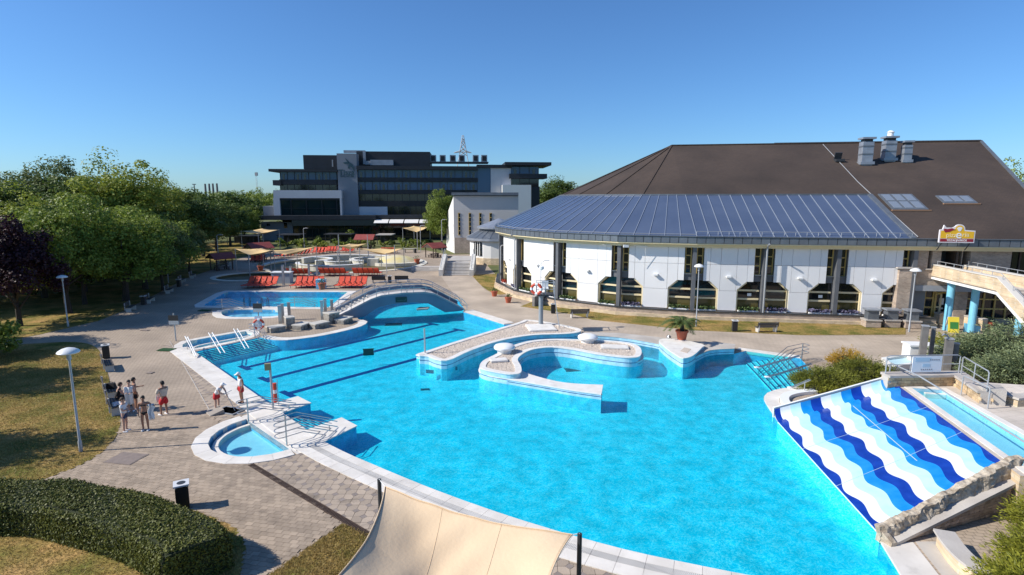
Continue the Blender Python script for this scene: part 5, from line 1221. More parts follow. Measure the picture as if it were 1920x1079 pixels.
MB().ext([BP(bs_(745),-.065,1.36),BP(bs_(757),-.065,1.36),BP(bs_(757),-.065,1.41),BP(bs_(745),-.065,1.41)],(-bnm.x*.01,-bnm.y*.01,0)).build('print', mat('sign_tint',(.06,.14,.11),.6), pn); MB().ext([BP(bs_(758),-.065,1.36),BP(bs_(760),-.065,1.32),BP(bs_(763),-.065,1.55),BP(bs_(762),-.065,1.55)],(-bnm.x*.01,-bnm.y*.01,0)).build('print', mat('sign_tint',(.06,.14,.11),.6), pn)
sp = BP(bs_(795),-.3,.0); tag(MB().hexa([sp+Vector((-.5,-.5,.42)),sp+Vector((.45,-.35,.46)),sp+Vector((.5,.5,.45)),sp+Vector((-.45,.5,.42))],[sp+Vector((-.6,-.6,.58)),sp+Vector((.5,-.4,.62)),sp+Vector((.55,.5,.62)),sp+Vector((-.5,.5,.58))]).build('water_spout', conc), 'pale concrete spout slab jutting from under the footbridge', 'spout')

# ================================================================ RAILS, LAMPS, BENCHES, BINS, SIGNS
# white slim handrails on the far stairs
for i, (a, b, a2, b2) in enumerate((((347,631),(366,669),(352,632),(369,668)),((391,624.5),(414,663),(398,624),(422,662)),((438,617),(460,654.5),(445,616.7),(467,653)))):
    T = thing('stair_handrail', 'pair of white handrails on the far pool stairs, %s of three from the left' % ORD[i], 'handrail', G(*a), 0, 'white stair handrails')
    for q, r in ((a,b),(a2,b2)): MB().tube([G(*q,.95), G(*r,.15)], .035, 8).build('hand_rail', whitep, T, sm=True)
    for t in (.08,.52):
        p = G(*a,.95).lerp(G(*b,.15),t); q = G(*a2,.95).lerp(G(*b2,.15),t); MB().tube([(p.x,p.y,-.3),tuple(p.lerp(q,.5)-Vector((0,0,.02)))], .03, 6).build('rail_post', galv, T); MB().tube([p,q], .025, 6).build('cross_bar', whitep, T)
def looprails(name, label, base, dirv, side, n, L_, drop, m=steel):
    T = thing(name, label, 'handrail', tuple(base)); d = Vector(dirv).normalized(); sd = Vector(side).normalized()
    for k in range(n):
        o = base + sd*(.0) + Vector((0,0,.55+.26*k)); w_=.28
        lp = [o + d*(.25*math.cos(a)-.25) + sd*(w_*math.sin(a)) for a in np.linspace(R(90),R(270),8)]
        arm = [lp[0], lp[0]+d*(L_*.35), lp[0]+d*L_+Vector((0,0,-drop))]; arm2 = [lp[-1], lp[-1]+d*(L_*.35), lp[-1]+d*L_+Vector((0,0,-drop))]
        MB().tube(arm[::-1]+lp[1:-1]+arm2, .022, 6).build('loop_rail', m, T, sm=True)
    MB().tube([base, base+Vector((0,0,.65+.26*(n-1)))], .035, 8).build('rail_post', m, T)
    q = base+d*(L_*.8); MB().tube([q+Vector((0,0,-.6)), q+Vector((0,0,.3))], .03, 6).build('rail_post', m, T); return T
pdir = Vector((-bn.x,-bn.y,0)); sdir_ = Vector((bt.x,bt.y,0))
looprails('looped_handrail', 'tiered looped handrail beside the half-round basin, near the lifeguards', G(466,790), pdir, sdir_, 3, 2.6, .7)
looprails('looped_handrail', 'tiered looped handrail between the half-round basin and the near pier', G(538,836), pdir, sdir_, 4, 2.6, .8)
rdir = (G(1405,690)-G(1500,668)).normalized(); rsd = Vector((-rdir.y,rdir.x,0))
looprails('looped_handrail', 'tall tiered handrail at the far side of the right pool stairs', G(1503,676), rdir, rsd, 3, 4.4, 1.2)
for i, (a, b) in enumerate((((1500,668),(1420,690)),((1523,683),(1440,708)),((1520,713),(1484,728)))):
    p, q = G(*a,.9), G(*b,.05); T = thing('stair_handrail', 'double steel handrail running into the water on the right pool stairs, %s from the back' % ORD[i], 'handrail', (p.x,p.y,0), 0, 'steel handrails on the right stairs')
    for o in (0,.14): MB().tube([p+Vector((0,o,0)),q+Vector((0,o,0))], .03, 7).build('hand_rail', steel, T, sm=True)
    for t in (.25,.95): r = p.lerp(q,t); MB().tube([(r.x,r.y+.07,-.5),(r.x,r.y+.07,r.z)], .03, 6).build('rail_post', steel, T)
    MB().box((q.x,q.y+.07,q.z+.01),(.3,.26,.05)).build('end_cap', whitep, T)
# ladders and rails at the second pool
for i,(u,v) in enumerate(((465,577),(499,577))):
    p=G(u,v,0); T=thing('pool_ladder','steel ladder rails at the near edge of the second pool, %s' % ('left one','right one')[i],'ladder',p,0,'ladders of the second pool')
    for s in (-.3,.3): MB().tube([(p.x+s,p.y+.0,0),(p.x+s,p.y,.75),(p.x+s-.5,p.y+1.0,.85),(p.x+s-.9,p.y+1.6,.5),(p.x+s-.9,p.y+1.6,-.5)], .03, 6).build('hand_rail', dark, T, sm=True)
for (u,v,l) in ((417,582,'tiered looped handrail at the left of the second pool'),(553,577,'tiered looped handrail at the right entry of the second pool')): looprails('looped_handrail', l, G(u,v), Vector((.9,.25,0)), Vector((0,1,0)), 3, 2.4, .6)
looprails('looped_handrail', 'tiered looped handrail behind the red lifebuoy post', G(478,633), Vector((.8,-.6,0)), Vector((.6,.8,0)), 3, 1.6, .7)
# lamp posts with mushroom heads
def make_lamp():
    T = thing('lamp_post', 'x', 'lamp', (0,0,0), 0, 'mushroom lamps')
    MB().lathe([(.075,0),(.075,.5),(.052,.55),(.045,4.15),(.085,4.17),(.085,4.42),(.05,4.45)], (0,0,0), 10).build('pole', galv, T, sm=True, local=True)
    MB().lathe([(.0,4.42),(.39,4.46),(.42,4.50),(.38,4.56),(.25,4.64),(.09,4.69),(.0,4.705)], (0,0,0), 24).build('lamp_shade', mat('lamp_white',(.74,.74,.72),.4), T, sm=True, local=True); return T
lamp0, lu = make_lamp(), [False]
for u,v,vt,l in ((152,848,652,'mushroom-headed lamp post standing on the near left lawn'),(128,613,516,'mushroom-headed lamp post on the tree-shaded lawn'),(1305,613,495,'mushroom-headed lamp post before the windows of the bath hall'),(1704,623,503,'mushroom-headed lamp post before the pizzeria entrance')):
    h = top(u,v,vt); place(lamp0, lu, G(u,v), 0, l, 'mushroom lamps', (1,1,h/4.7))
def make_slim(h):
    T = thing('slim_lamp', 'x', 'lamp', (0,0,0)); MB().tube([(0,0,0),(0,0,h),(.1,0,h+.15),(.7,0,h+.25)], .06, 8).build('pole', galv, T, local=True); MB().box((.75,0,h+.2),(.5,.22,.1)).build('lamp_head', conc, T, local=True); MB().box((.06,-.1,h*.35),(.2,.1,.35)).build('junction_box', dark, T, local=True); return T
for u,v,vt,l in ((316,531,475,'slim tilted lamp post beside the round tree'),(411,500,443,'slim lamp post with a hanging box beside the left hut'),(571,470,430,'slim lamp post before the hotel terrace'),(939,541,463,'slim lamp post at the curved side of the bath hall'),(789,473,425,'slim lamp post near the far right hut'),(829,475,414,'slim lamp post beside the annex tree')):
    t_l = make_slim(top(u,v,vt)); t_l.location = G(u,v); t_l['label'] = l; t_l['group'] = 'slim lamp posts'
# benches
slat_m = mat('bench_slat',(.10,.085,.075),.7,(.07,.06,.052),8); leg_m = mat('bench_leg',(.52,.50,.46),.8)
def make_bench():
    T = thing('park_bench','x','bench',(0,0,0))
    for k in range(4): MB().box((0,-.20+k*.12,.44),(1.8,.10,.04)).build('seat_slat', slat_m, T, local=True)
    for k in range(3): MB().box((0,.30+k*.02,.58+k*.13),(1.8,.035,.11)).build('back_slat', slat_m, T, local=True)
    for s in (-.75,.75):
        MB().box((s,0,.21),(.09,.46,.42)).box((s,.29,.55),(.07,.06,.7)).build('leg', leg_m, T, local=True)
    return T
bench0, bu = make_bench(), [False]
bens = [(246,583,108,'park bench on the tree-shaded path, nearest of the left row'),(282,567,108,'park bench beside a dark bin on the tree-shaded path'),(318,549,108,'park bench under the tilted slim lamp'),(342,530,108,'park bench, first of the joined row past the tilted lamp'),(362,521,108,'park bench, second of the joined row past the tilted lamp'),(204,692,130,'park bench by the dark bin at the lawn edge near the sitting group'),(1086,596,-172,'park bench on the grass beside the lifeguard tower'),(1436,623,-176,'park bench with pale legs beside the bin before the bath hall'),(418,500,20,'pale bench beside the left picnic hut')]
for u,v,a,l in bens: place(bench0, bu, G(u,v), R(a+ (0 if a<0 else 0)), l, 'park benches', 1.0)
# bench occupied by the sitting group, at the near lawn edge
BP2, BP1 = G(218,771), G(210,742)
place(bench0, bu, BP2, R(130), 'park bench with towels at the near lawn edge, nearest the camera', 'park benches', 1.1)
place(bench0, bu, BP1, R(130), 'park bench with a black bag at the near lawn edge, behind the sitting group', 'park benches', 1.1)
# litter bins
def make_bin():
    T = thing('litter_bin','x','bin',(0,0,0)); MB().box((0,0,.42),(.36,.36,.76)).build('body', black, T, local=True)
    for s in (-1,1): MB().box((s*.185,0,.40),(.012,.28,.66)).build('side_panel', dark, T, local=True)
    hd = MB().box((0,0,.88),(.46,.46,.05)).build('lid', mat('bin_lid',(.62,.62,.62),.4), T, local=True)
    MB().lathe([(.13,.906),(.13,.912)],(0,0,0),14).build('ash_hole', dark, hd, local=True)
    for a,b in ((-1,-1),(1,-1),(1,1),(-1,1)): MB().box((a*.16,b*.16,.83),(.03,.03,.08)).build('lid_post', leg_m, T, local=True)
    return T
bin0, bnu = make_bin(), [False]
for u,v,a,l in ((344,953,30,'black litter bin with square silver lid beside the hedge'),(200,672,34,'black litter bin with silver lid at the end of the lawn bench'),(270,572,5,'dark litter bin on the tree-shaded path beside two benches'),(1377,622,-8,'black litter bin with silver lid before the bath hall'),(1037,588,0,'black litter bin beside the lifeguard tower ladder'),(336,538,0,'dark litter bin beside the joined bench row'),(731,531,0,'dark litter bin between the two black benches beyond the bridge'),(779,475,0,'dark litter bin on the lawn beside the picnic table')):
    place(bin0, bnu, G(u,v), R(a), l, 'litter bins', 1.08)
# info posts with small boards
for u,v,vt,l in ((330,640,588,'post with dark board at the corner of the long foot basin'),(487,624,566,'post with dark board above the red lifebuoy')):
    p=G(u,v); h=top(u,v,vt); T=thing('sign_post',l,'sign',p,0,'posts with dark boards'); MB().tube([p,p+Vector((0,0,h))],.05,8).build('pole',galv,T); MB().box((p.x,p.y-.07,h-.35),(.75,.04,.42)).build('board',dark,T); MB().box((p.x,p.y-.07,h-.72),(.75,.04,.3)).build('lower_board',mat('pale_board',(.42,.45,.46),.6),T)
    if u==487: MB().box((p.x,p.y-.08,h-1.65),(.6,.04,.9)).build('pale_plate',mat('pale_plate',(.5,.58,.66),.4),T)
# lifebuoys
def torus(c, R_, r, ax):
    ax=Vector(ax).normalized(); x=ax.orthogonal().normalized(); y=ax.cross(x); return [Vector(c)+(x*math.cos(a)+y*math.sin(a))*R_ for a in np.linspace(0,2*math.pi,25)[:-1]]
buoy=mat('buoy_red',(.62,.07,.03),.5); 
def lifebuoy(c, ax, label, R_=.36, r=.10):
    T=thing('lifebuoy',label,'lifebuoy',c); pts=torus(c,R_,r,ax); MB().tube(pts,r,10,True).build('ring',buoy,T,sm=True)
    for k in range(4): a=k*6+3; MB().tube([pts[(a-1)%24],pts[a%24],pts[(a+1)%24]],r*1.06,10).build('white_band',whitep,T,sm=True)
lifebuoy(G(487,624)+Vector((.05,-.2,.75)), (0.2,-1,.1), 'red lifebuoy hung on the post by the long foot basin', .38,.09)
# lifeguard tower
p=G(1014,609,.55); LT=thing('lifeguard_tower','steel lifeguard tower with railed platform and ladder on the planter','tower',p)
hP=3.15
MB().tube([p,p+Vector((0,0,hP-.5))],.19,14).build('column',mat('tower_column',(.24,.27,.29),.5),LT,sm=True)
MB().box((p.x+.35,p.y,p.z+hP-.55),(1.5,1.3,.10)).build('platform',dark,LT)
for s in (-.35,.35):
    MB().tube([(p.x+1.0+s*.0,p.y-.4+s,p.z+hP+.6),(p.x+1.05,p.y-.4+s,p.z+hP-.5),(p.x+1.5,p.y-.9+s,p.z-.1)],.025,6).build('ladder_rail',galv,LT)
for k in range(8): t=k/8; z=p.z+hP-.6-(hP-.6)*t; x=p.x+1.05+.45*t; y=p.y-.4-.5*t; MB().tube([(x,y-.35,z),(x,y+.35,z)],.022,6).build('ladder_rung',galv,LT)
for z in (.45,1.0):
    MB().tube([(p.x-.4,p.y-.6,p.z+hP-.5+z),(p.x-.4,p.y+.6,p.z+hP-.5+z),(p.x+1.1,p.y+.6,p.z+hP-.5+z),(p.x+1.1,p.y-.6,p.z+hP-.5+z),(p.x-.4,p.y-.6,p.z+hP-.5+z)],.025,6).build('guard_rail',galv,LT)
for x,y in ((-.4,-.6),(-.4,.6),(1.1,.6),(1.1,-.6),(.35,-.6),(.35,.6)): MB().tube([(p.x+x,p.y+y,p.z+hP-.5),(p.x+x,p.y+y,p.z+hP+.5)],.025,6).build('rail_post',galv,LT)
sc_=MB().box((p.x+.35,p.y+.2,p.z+hP-.1),(.55,.5,.06)).box((p.x+.35,p.y+.45,p.z+hP+.2),(.55,.05,.6)).build('seat',whitep,LT)
m=MB().tube([(p.x+.0,p.y+.5,p.z+hP-.5),(p.x+.0,p.y+.5,p.z+hP+2.0),(p.x+.3,p.y+.5,p.z+hP+2.2),(p.x+.7,p.y+.5,p.z+hP+2.2)],.03,6); m.build('light_arm',galv,LT); MB().lathe([(.0,-.2),(.2,-.1),(.22,.1),(0,.2)],(p.x+.05,p.y+.35,p.z+hP+1.6),12).build('floodlight',whitep,LT)
lifebuoy((p.x-.42,p.y-.75,p.z+hP-.0),(-.3,-1,0),'orange lifebuoy hung on the lifeguard tower railing',.40,.12)
# shower post by the lifeguards with red rescue tube
p=G(512,768); T=thing('shower_post','grey pool shower post with tilted head on the first pier','shower',p); h=top(512,768,684); MB().tube([p,p+Vector((0,0,h))],.06,8).build('pole',galv,T); MB().box((p.x-.1,p.y-.05,h-.1),(.3,.2,.35),R(20)).build('shower_head',mat('aged_brass',(.28,.25,.12),.6),T)
p=G(518,762); T=thing('rescue_rack','steel rack holding a red and white rescue tube on the first pier','rescue rack',p)
for s in (-.12,.14): MB().tube([p+Vector((s,0,0)),p+Vector((s,0,1.5))],.02,6).build('rack_post',steel,T)
MB().tube([p+Vector((.0,-.05,.25)),p+Vector((0,-.05,1.3))],.11,10).build('rescue_tube',buoy,T,sm=True); MB().tube([p+Vector((0,-.05,.75)),p+Vector((0,-.05,.95))],.118,10).build('tube_band',whitep,T)
# slim post on the tip of the curved planter
p=G(797,668,.3); tag(MB().tube([p,p+Vector((0,0,top(797,668,616,.3)-.3))],.055,8).box((p.x,p.y,.32),(.25,.25,.04)).build('marker_post',galv),'slim steel post on the left tip of the curved planter','post')
# open floor trap with lid by the lifeguards
p=G(428,772); T=thing('open_floor_trap','open dark floor trap with its lid tilted up beside the lifeguards','floor trap',p); MB().box((p.x,p.y,.045),(1.25,.75,.02),R(-20)).build('trap_shade_sheet',mat('trap_darkness',(.003,.003,.003),1.0,spec=0.0),T)  # black sheet stands in for the shade down the hole
MB().wall([p.xy+Vector(q) for q in ((-.66,-.12),(.5,-.56),(.78,.14),(-.38,.58))],-.03,.03,.03,.08,True).build('frame',galv,T); q=p+Vector((-.75,-.25,0)); MB().hexa([q+Vector((-.5,.2,.03)),q+Vector((.2,-.5,.03)),q+Vector((.75,-.1,.03)),q+Vector((.1,.55,.03))],[q+Vector((-.48,.2,.07)),q+Vector((.2,-.46,.07)),q+Vector((.72,-.1,.25)),q+Vector((.1,.55,.25))]).build('lid',mat('trap_lid',(.3,.26,.22),.8),T)
# stone seats with steel shower columns at the far left edge of the pool
rock2=mat('seat_stone',(.36,.33,.29),.9,(.22,.20,.17),4,.9,14); rk=random.Random(5)
def stone_seat(name,label,px,hgt):
    pts=[G(u,v).xy for u,v in px]; T=thing(name,label,'stone seat',(*pts[0],0)); path=resample(pts,.55)
    for row in range(int(hgt/.18)):
        z=row*.18
        for i in range(len(path)-1):
            a,b=path[i],path[i+1]; e=(b-a).normalized(); n=Vector((-e.y,e.x)); a2=a+e*.015; b2=b-e*.015; d=.42+rk.uniform(-.04,.04)
            MB().hexa([(*(a2-n*d),z),(*(b2-n*d),z),(*(b2+n*d),z),(*(a2+n*d),z)],[(*(a2-n*d*.97),z+.17),(*(b2-n*d*.97),z+.17),(*(b2+n*d*.97),z+.17),(*(a2+n*d*.97),z+.17)]).build('stone',rock2,T)
    zt_=int(hgt/.18)*.18
    MB().wall(path,-.5,.5,zt_,zt_+.1).build('cap_slab',mat('pale_slab',(.55,.52,.46),.85,(.46,.43,.38),3),T); return T
stone_seat('stone_seat','low rough stone seat at the left of the shower columns',[(503,624),(532,619)],.4)
stone_seat('stone_seat','tall rough stone pedestal between the left shower columns',[(535,616),(552,614)],.95)
stone_seat('stone_seat','rough stone seat right of the left pedestal',[(556,620),(576,613)],.45)
stone_seat('stone_seat','low rough stone seat before the bridge foot',[(585,617),(612,611)],.45)
stone_seat('stone_seat','tall rough stone pedestal at the bridge foot',[(612,608),(632,604)],1.0)
stone_seat('stone_seat','rough stone seat nearest the bridge arch',[(636,609),(654,602)],.45)
for i,(u,v,vt,l) in enumerate(((526,613,574,'steel shower column, first from the left behind the stone seats'),(531,606,571,'steel shower column, second from the left behind the stone seats'),(543,600,568,'steel shower column rising from the left pedestal'),(605,605,565,'steel shower column, left of the bridge foot trio'),(611,598,561,'steel shower column with curved head at the bridge foot'),(623,592,563,'steel shower column nearest the bridge stairs'))):
    p=G(u,v); h=top(u,v,vt); T=thing('shower_column',l,'shower column',p,0,'steel shower columns at the far pool edge'); MB().box((p.x,p.y,h/2),(.26,.26,h),R(20)).build('column',steel,T); MB().box((p.x,p.y,h+.02),(.3,.3,.05),R(20)).build('cap',galv,T)
# steel columns and white block at the right
T=thing('fountain_block','stepped white fountain block behind the steel columns at the right','fountain',G(1722,676))
for u,v,w_,d_,h in ((1713,676,1.1,1.0,1.1),(1737,676,.8,1.0,1.05),(1756,678,.85,.9,.8),(1768,682,1.0,.9,.5)):
    p=G(u,v); bq2=MB().box((p.x,p.y,h/2),(w_,d_,h),R(-8)).build('block',wht2,T); MB().box((p.x,p.y,h+.05),(w_+.15,d_+.15,.1),R(-8)).build('cap',whitep,bq2)
MB().prism(P2([(1656,682),(1700,676),(1720,690),(1672,698)]),0,.25).build('shallow_tray',basin_m,T); MB().wall(P2([(1656,682),(1700,676),(1720,690),(1672,698)]),-.12,.12,0,.4,True).build('tray_rim',wht2,T)
weath=mat('weathered_steel_column',(.21,.20,.185),.6,(.16,.15,.14),3,metal=.2)
for i,(u,v,vt,w_,l) in enumerate(((1726,692,612,.36,'tall weathered square column, leftmost of the four at the right'),(1742,690,615,.22,'thin weathered column, second of the four at the right'),(1772,704,636,.40,'weathered square column with bent spout, third of the four at the right'),(1786,704,645,.26,'dark weathered column, rightmost of the four at the right'))):
    p=G(u,v); h=top(u,v,vt); T=thing('spout_column',l,'column',p,0,'weathered spout columns'); MB().box((p.x,p.y,h/2),(w_,w_,h),R(-25)).build('column',weath,T); MB().box((p.x,p.y,h+.03),(w_+.05,w_+.05,.06),R(-25)).build('cap',galv,T)
    if i==2: MB().tube([(p.x,p.y,h),(p.x-.3,p.y-.1,h+.28),(p.x-.5,p.y-.15,h+.35),(p.x-.62,p.y-.18,h+.28)],.05,7).build('spout',galv,T)
# grey ventilation boxes on stone bases before the brick wing
for i,(u,v) in enumerate(((1632,613),(1668,613),(1706,615))):
    p=G(u,v); T=thing('vent_box','grey capped vent box on a stone base, %s from the left before the brick wing' % ORD[i],'vent',p,0,'vent boxes before the brick wing'); MB().box((p.x,p.y,.35),(1.2,1.0,.6),R(-9)).build('stone_base',brick_tan,T); MB().box((p.x,p.y,.65),(1.32,1.12,.1),R(-9)).build('base_cap',conc,T); bx_=MB().box((p.x,p.y,1.1),(.85,.75,.8),R(-9)).build('box',zinc,T); MB().box((p.x,p.y,1.55),(1.15,1.0,.12),R(-9)).build('lid',zb,bx_)
# A-board
p=G(1783,622); T=thing('pavement_board','yellow and green folding pavement board before the pizzeria','board',p); gy=mat('board_yellow',(.75,.6,.05),.6)
MB().hexa([p+Vector((-.5,-.35,0)),p+Vector((.3,-.5,0)),p+Vector((.3,-.46,0)),p+Vector((-.5,-.31,0))],[p+Vector((-.35,.0,1.25)),p+Vector((.45,-.12,1.25)),p+Vector((.45,-.08,1.25)),p+Vector((-.35,.04,1.25))]).build('front_panel',gy,T)
MB().hexa([p+Vector((-.33,-.29,.3)),p+Vector((.27,-.41,.3)),p+Vector((.27,-.38,.3)),p+Vector((-.33,-.26,.3))],[p+Vector((-.28,-.14,.85)),p+Vector((.33,-.25,.85)),p+Vector((.33,-.22,.85)),p+Vector((-.28,-.11,.85))]).build('green_print',mat('print_green',(.04,.2,.04),.6),T)
MB().hexa([p+Vector((-.2,.5,0)),p+Vector((.75,.35,0)),p+Vector((.75,.39,0)),p+Vector((-.2,.54,0))],[p+Vector((-.35,.05,1.25)),p+Vector((.45,-.07,1.25)),p+Vector((.45,-.03,1.25)),p+Vector((-.35,.09,1.25))]).build('back_panel',whitep,T)
# terracotta tubs
def tub(u,v,s,l,z=0.0):
    p=G(u,v,z); T=thing('flower_tub',l,'flower tub',p,0,'terracotta tubs'); MB().lathe([(.22*s,0),(.32*s,.45*s),(.36*s,.45*s),(.36*s,.55*s),(.30*s,.55*s)],p,14).build('tub',terra,T,sm=True); m=MB(); r_=random.Random(int(u))
    for k in range(70):
        c=p+Vector((r_.gauss(0,.16*s),r_.gauss(0,.16*s),.55*s+r_.uniform(0,.35*s))); x=Vector((r_.uniform(-1,1),r_.uniform(-1,1),r_.uniform(-1,1))).normalized()*.07; y=x.cross(Vector((r_.uniform(-1,1),1,r_.uniform(-1,1)))).normalized()*.05; m.add([c-x,c+y,c+x,c-y],[(0,1,2,3)])
    m.build('plant',fl_cols[2],T,fix=False)
tub(489,508,1.4,'terracotta tub between the small and large drained pools'); tub(782,495,1.5,'terracotta tub on the right rim of the drained pool'); tub(927,556,1.1,'terracotta tub at the tip of the lawn by the bath hall'); tub(953,568,1.1,'terracotta tub at the foot of the ramp'); tub(597,474,1.1,'terracotta tub at the back rim of the drained pool'); tub(1919,612,1.2,'small tub under the terrace columns'); tub(1852,618,1.2,'green tub plant beside the stone planter under the terrace')
# ramp with rope posts at the curved corner of the bath hall
rp=[G(1000,575).xy,G(1060,560).xy]; T=thing('access_ramp','low dark concrete ramp wall at the curved corner of the bath hall','ramp',(*rp[0],0)); MB().wall(rp,-.15,.15,0,1.0).build('ramp_wall',mat('ramp_grey',(.22,.21,.20),.9,(.17,.16,.155),2),T); MB().wall(rp,-.2,.2,1.0,1.08).build('ramp_cap',conc,T)
# ================================================================ SHADE SAILS
def sail(name,label,corners,poles,sag=.35,n=16,m=canvas,pole_h=None,thick=True,edge=.12,wr=0.0):
    T=thing(name,label,'shade sail',tuple(Vector((corners[0][0],corners[0][1],0))))
    c=[Vector(q) for q in corners]; mb=MB()
    for i in range(n+1):
        for j in range(n+1):
            x,y=i/n,j/n; cx_=x; 
            sx=x+edge*(x-.5)*-4*y*(1-y); sy=y+edge*(y-.5)*-4*x*(1-x)
            p=c[0].lerp(c[1],sx).lerp(c[3].lerp(c[2],sx),sy); p.z-=sag*16*x*(1-x)*y*(1-y)*1.0+sag*.35*(x*(1-x)*4*.5+y*(1-y)*4*.5)*(1-4*abs((x-.5)*(y-.5)))
            if wr: p.z += wr*(math.sin((x*.8+y*.35)*34+2.2*math.sin(y*5))*math.exp(-((x-.42)/.25)**2)*.8 + .7*math.sin((x-y*.3)*17+1.3*math.sin(x*6)))*(1-abs(2*y-1)*.5)*(4*x*(1-x))**.7
            mb.v.append(tuple(p))
    for i in range(n):
        for j in range(n): a=i*(n+1)+j; mb.f.append((a,a+1,a+n+2,a+n+1))
    grid=[Vector(q) for q in mb.v]; idx=lambda i,j: grid[i*(n+1)+j]+Vector((0,0,.008))
    if wr:
        hem=canvas
        for ln in ([idx(i,0) for i in range(n+1)],[idx(i,n) for i in range(n+1)],[idx(0,j) for j in range(n+1)],[idx(n,j) for j in range(n+1)]): MB().tube(ln,.016,6).build('hem',hem,T)
        for i_ in (int(n*.36),int(n*.68)): MB().tube([idx(i_,j)-Vector((0,0,.004)) for j in range(n+1)],.005,5).build('seam',hem,T)
    o=mb.build('cloth',m,T,sm=True,fix=False)
    md=o.modifiers.new('thickness','SOLIDIFY'); md.thickness=.012
    for q in poles:
        q=Vector(q); b=Vector((q.x,q.y,0)); MB().tube([b,q],.06,8).build('pole',galv if not wr else dark,T)
    return T
k1,k2=G(722,913,2.75),G(1073,1003,2.75)
A1,A2=G(711,899,2.85),G(1087,1001,2.85)
k3,k4=Vector((k2.x-1.1,k2.y-4.6,3.0)),Vector((k1.x-.25,k1.y-4.9,3.0))
SA=sail('shade_sail','large beige shade sail stretched over the foreground paving',[k1,k2,k3,k4],[A1,A2],.55,60,edge=.11,wr=.05)
MB().tube([G(722,913,2.75),A1],.012,5).tube([k2,A2],.012,5).build('tension_rope',galv,SA)
sm0,sm1=k1.lerp(k2,.62),k4.lerp(k3,.50)
c2m=mat('ochre_canvas',(.66,.47,.22),.85,(.62,.43,.20),.6)
def fs(l,pts,pz): sail('shade_sail',l,pts,[Vector((q[0],q[1],q[2]+.1)) for q in pz],.5,10,c2m,edge=.10)
def fs4(l,px,z,pol=(0,1,2,3)):
    c=[G(u,v,z+dz) for (u,v),dz in zip(px,(.15,-.1,.15,0))]; fs(l,c,[c[k] for k in pol])
fs4('sand-coloured shade sail at the left of the drained pool',[(441,467),(466,479.5),(513,469.5),(492,466)],3.25)
fs4('sand-coloured shade sail reaching over the back loungers',[(506,470),(534,478.5),(593,462.5),(556,466.5)],3.2)
fs4('small orange shade sail before the red picnic roof',[(632,461),(657,464),(690,457),(655,457.5)],3.0)
fs4('orange shade sail sagging before the row of four loungers',[(674,466.5),(724,477),(757,466),(714,466.5)],3.0)
fs4('beige shade sail on the hotel terrace beside the trees',[(452,434),(484,439),(523,431.5),(492,429)],4.2)
fs4('beige shade sail on the hotel lawn beside the annex',[(755,428),(782,436),(806,425.5),(776,424)],4.2)

# ================================================================ LOUNGERS
lf=mat('lounger_frame',(.05,.045,.045),.5)
def make_lounger():
    T=thing('sun_lounger','x','sun lounger',(0,0,0)); 
    fr=MB()
    for s in (-.29,.29): fr.tube([(s,-.95,.33),(s,.25,.33),(s,.75,.95)],.022,5)
    fr.build('frame',lf,T,local=True)
    for s in (-.27,.27):
        for y in (-.75,.35): MB().tube([(s,y,0),(s,y+.03,.33)],.02,5).build('leg',lf,T,local=True)
    m=MB(); pr=[(-.95,.30),(-.9,.34),(-.4,.31),(.0,.32),(.25,.345),(.5,.63),(.75,.96),(.79,1.0)]
    m.add([(s,y,z) for y,z in pr for s in (-.28,.28)]+[(s,y+.015,z-.03) for y,z in pr for s in (-.28,.28)],[(2*i,2*i+1,2*i+3,2*i+2) for i in range(len(pr)-1)]+[(16+2*i+1,16+2*i,16+2*i+2,16+2*i+3) for i in range(len(pr)-1)])
    m.build('sling',orange,T,local=True,fix=False); MB().box((0,.77,.93),(.5,.06,.16)).build('head_pad',mat('orange_pad',(.66,.10,.05),.8),T,local=True)
    for s in (-.31,.31): MB().tube([(s,-.1,.5),(s,.35,.52)],.022,5).build('arm_rest',lf,T,local=True)
    return T
lg0,lgu=make_lounger(),[False]
def row(n,u0,u1,v,rz,desc,sc=1.27):
    for k in range(n):
        u=u0+(u1-u0)*(k+.5)/n; p=G(u,v); place(lg0,lgu,(p.x,p.y+.9,0),R(rz+random.uniform(-2,2)),'orange sun lounger, %s from the left in the %s' % (ORD[k],desc),'orange sun loungers',sc)
row(5,455,511,541,-6,'left front row beside the second pool'); row(5,546,599,541,-4,'middle front row beside the second pool'); row(5,628,682,541,-3,'right front row beside the second pool')
row(4,538,580,520,176,'left second row before the drained pool'); row(5,598,648,519,176,'middle second row before the drained pool'); row(5,661,711,519,176,'right second row before the drained pool')
row(4,519,545,484,-38,'slanted row behind the left sail'); row(4,551,575,480,-38,'slanted row beside the back sail'); row(4,582,607,477,-12,'back row, left set'); row(4,609,630,475,-6,'back row, middle set'); row(4,638,661,474,0,'back row, right set'); row(4,716,741,476,175,'far row behind the orange sail'); row(3,466,492,492,20,'small set before the left hut')
# black double seats beyond the bridge
for i,(u,v) in enumerate(((710,531),(753,530))):
    p=G(u,v); T=thing('black_bench','black backed bench beyond the footbridge, %s of the two' % ('left','right')[i],'bench',p,0,'black benches beyond the bridge'); MB().box((p.x,p.y+.3,.42),(1.8,.5,.08)).build('seat',black,T); MB().box((p.x,p.y,.68),(1.8,.06,.45)).build('backrest',black,T)
    for s in (-.8,.8): MB().box((p.x+s,p.y+.25,.2),(.08,.5,.4)).build('leg',galv,T)
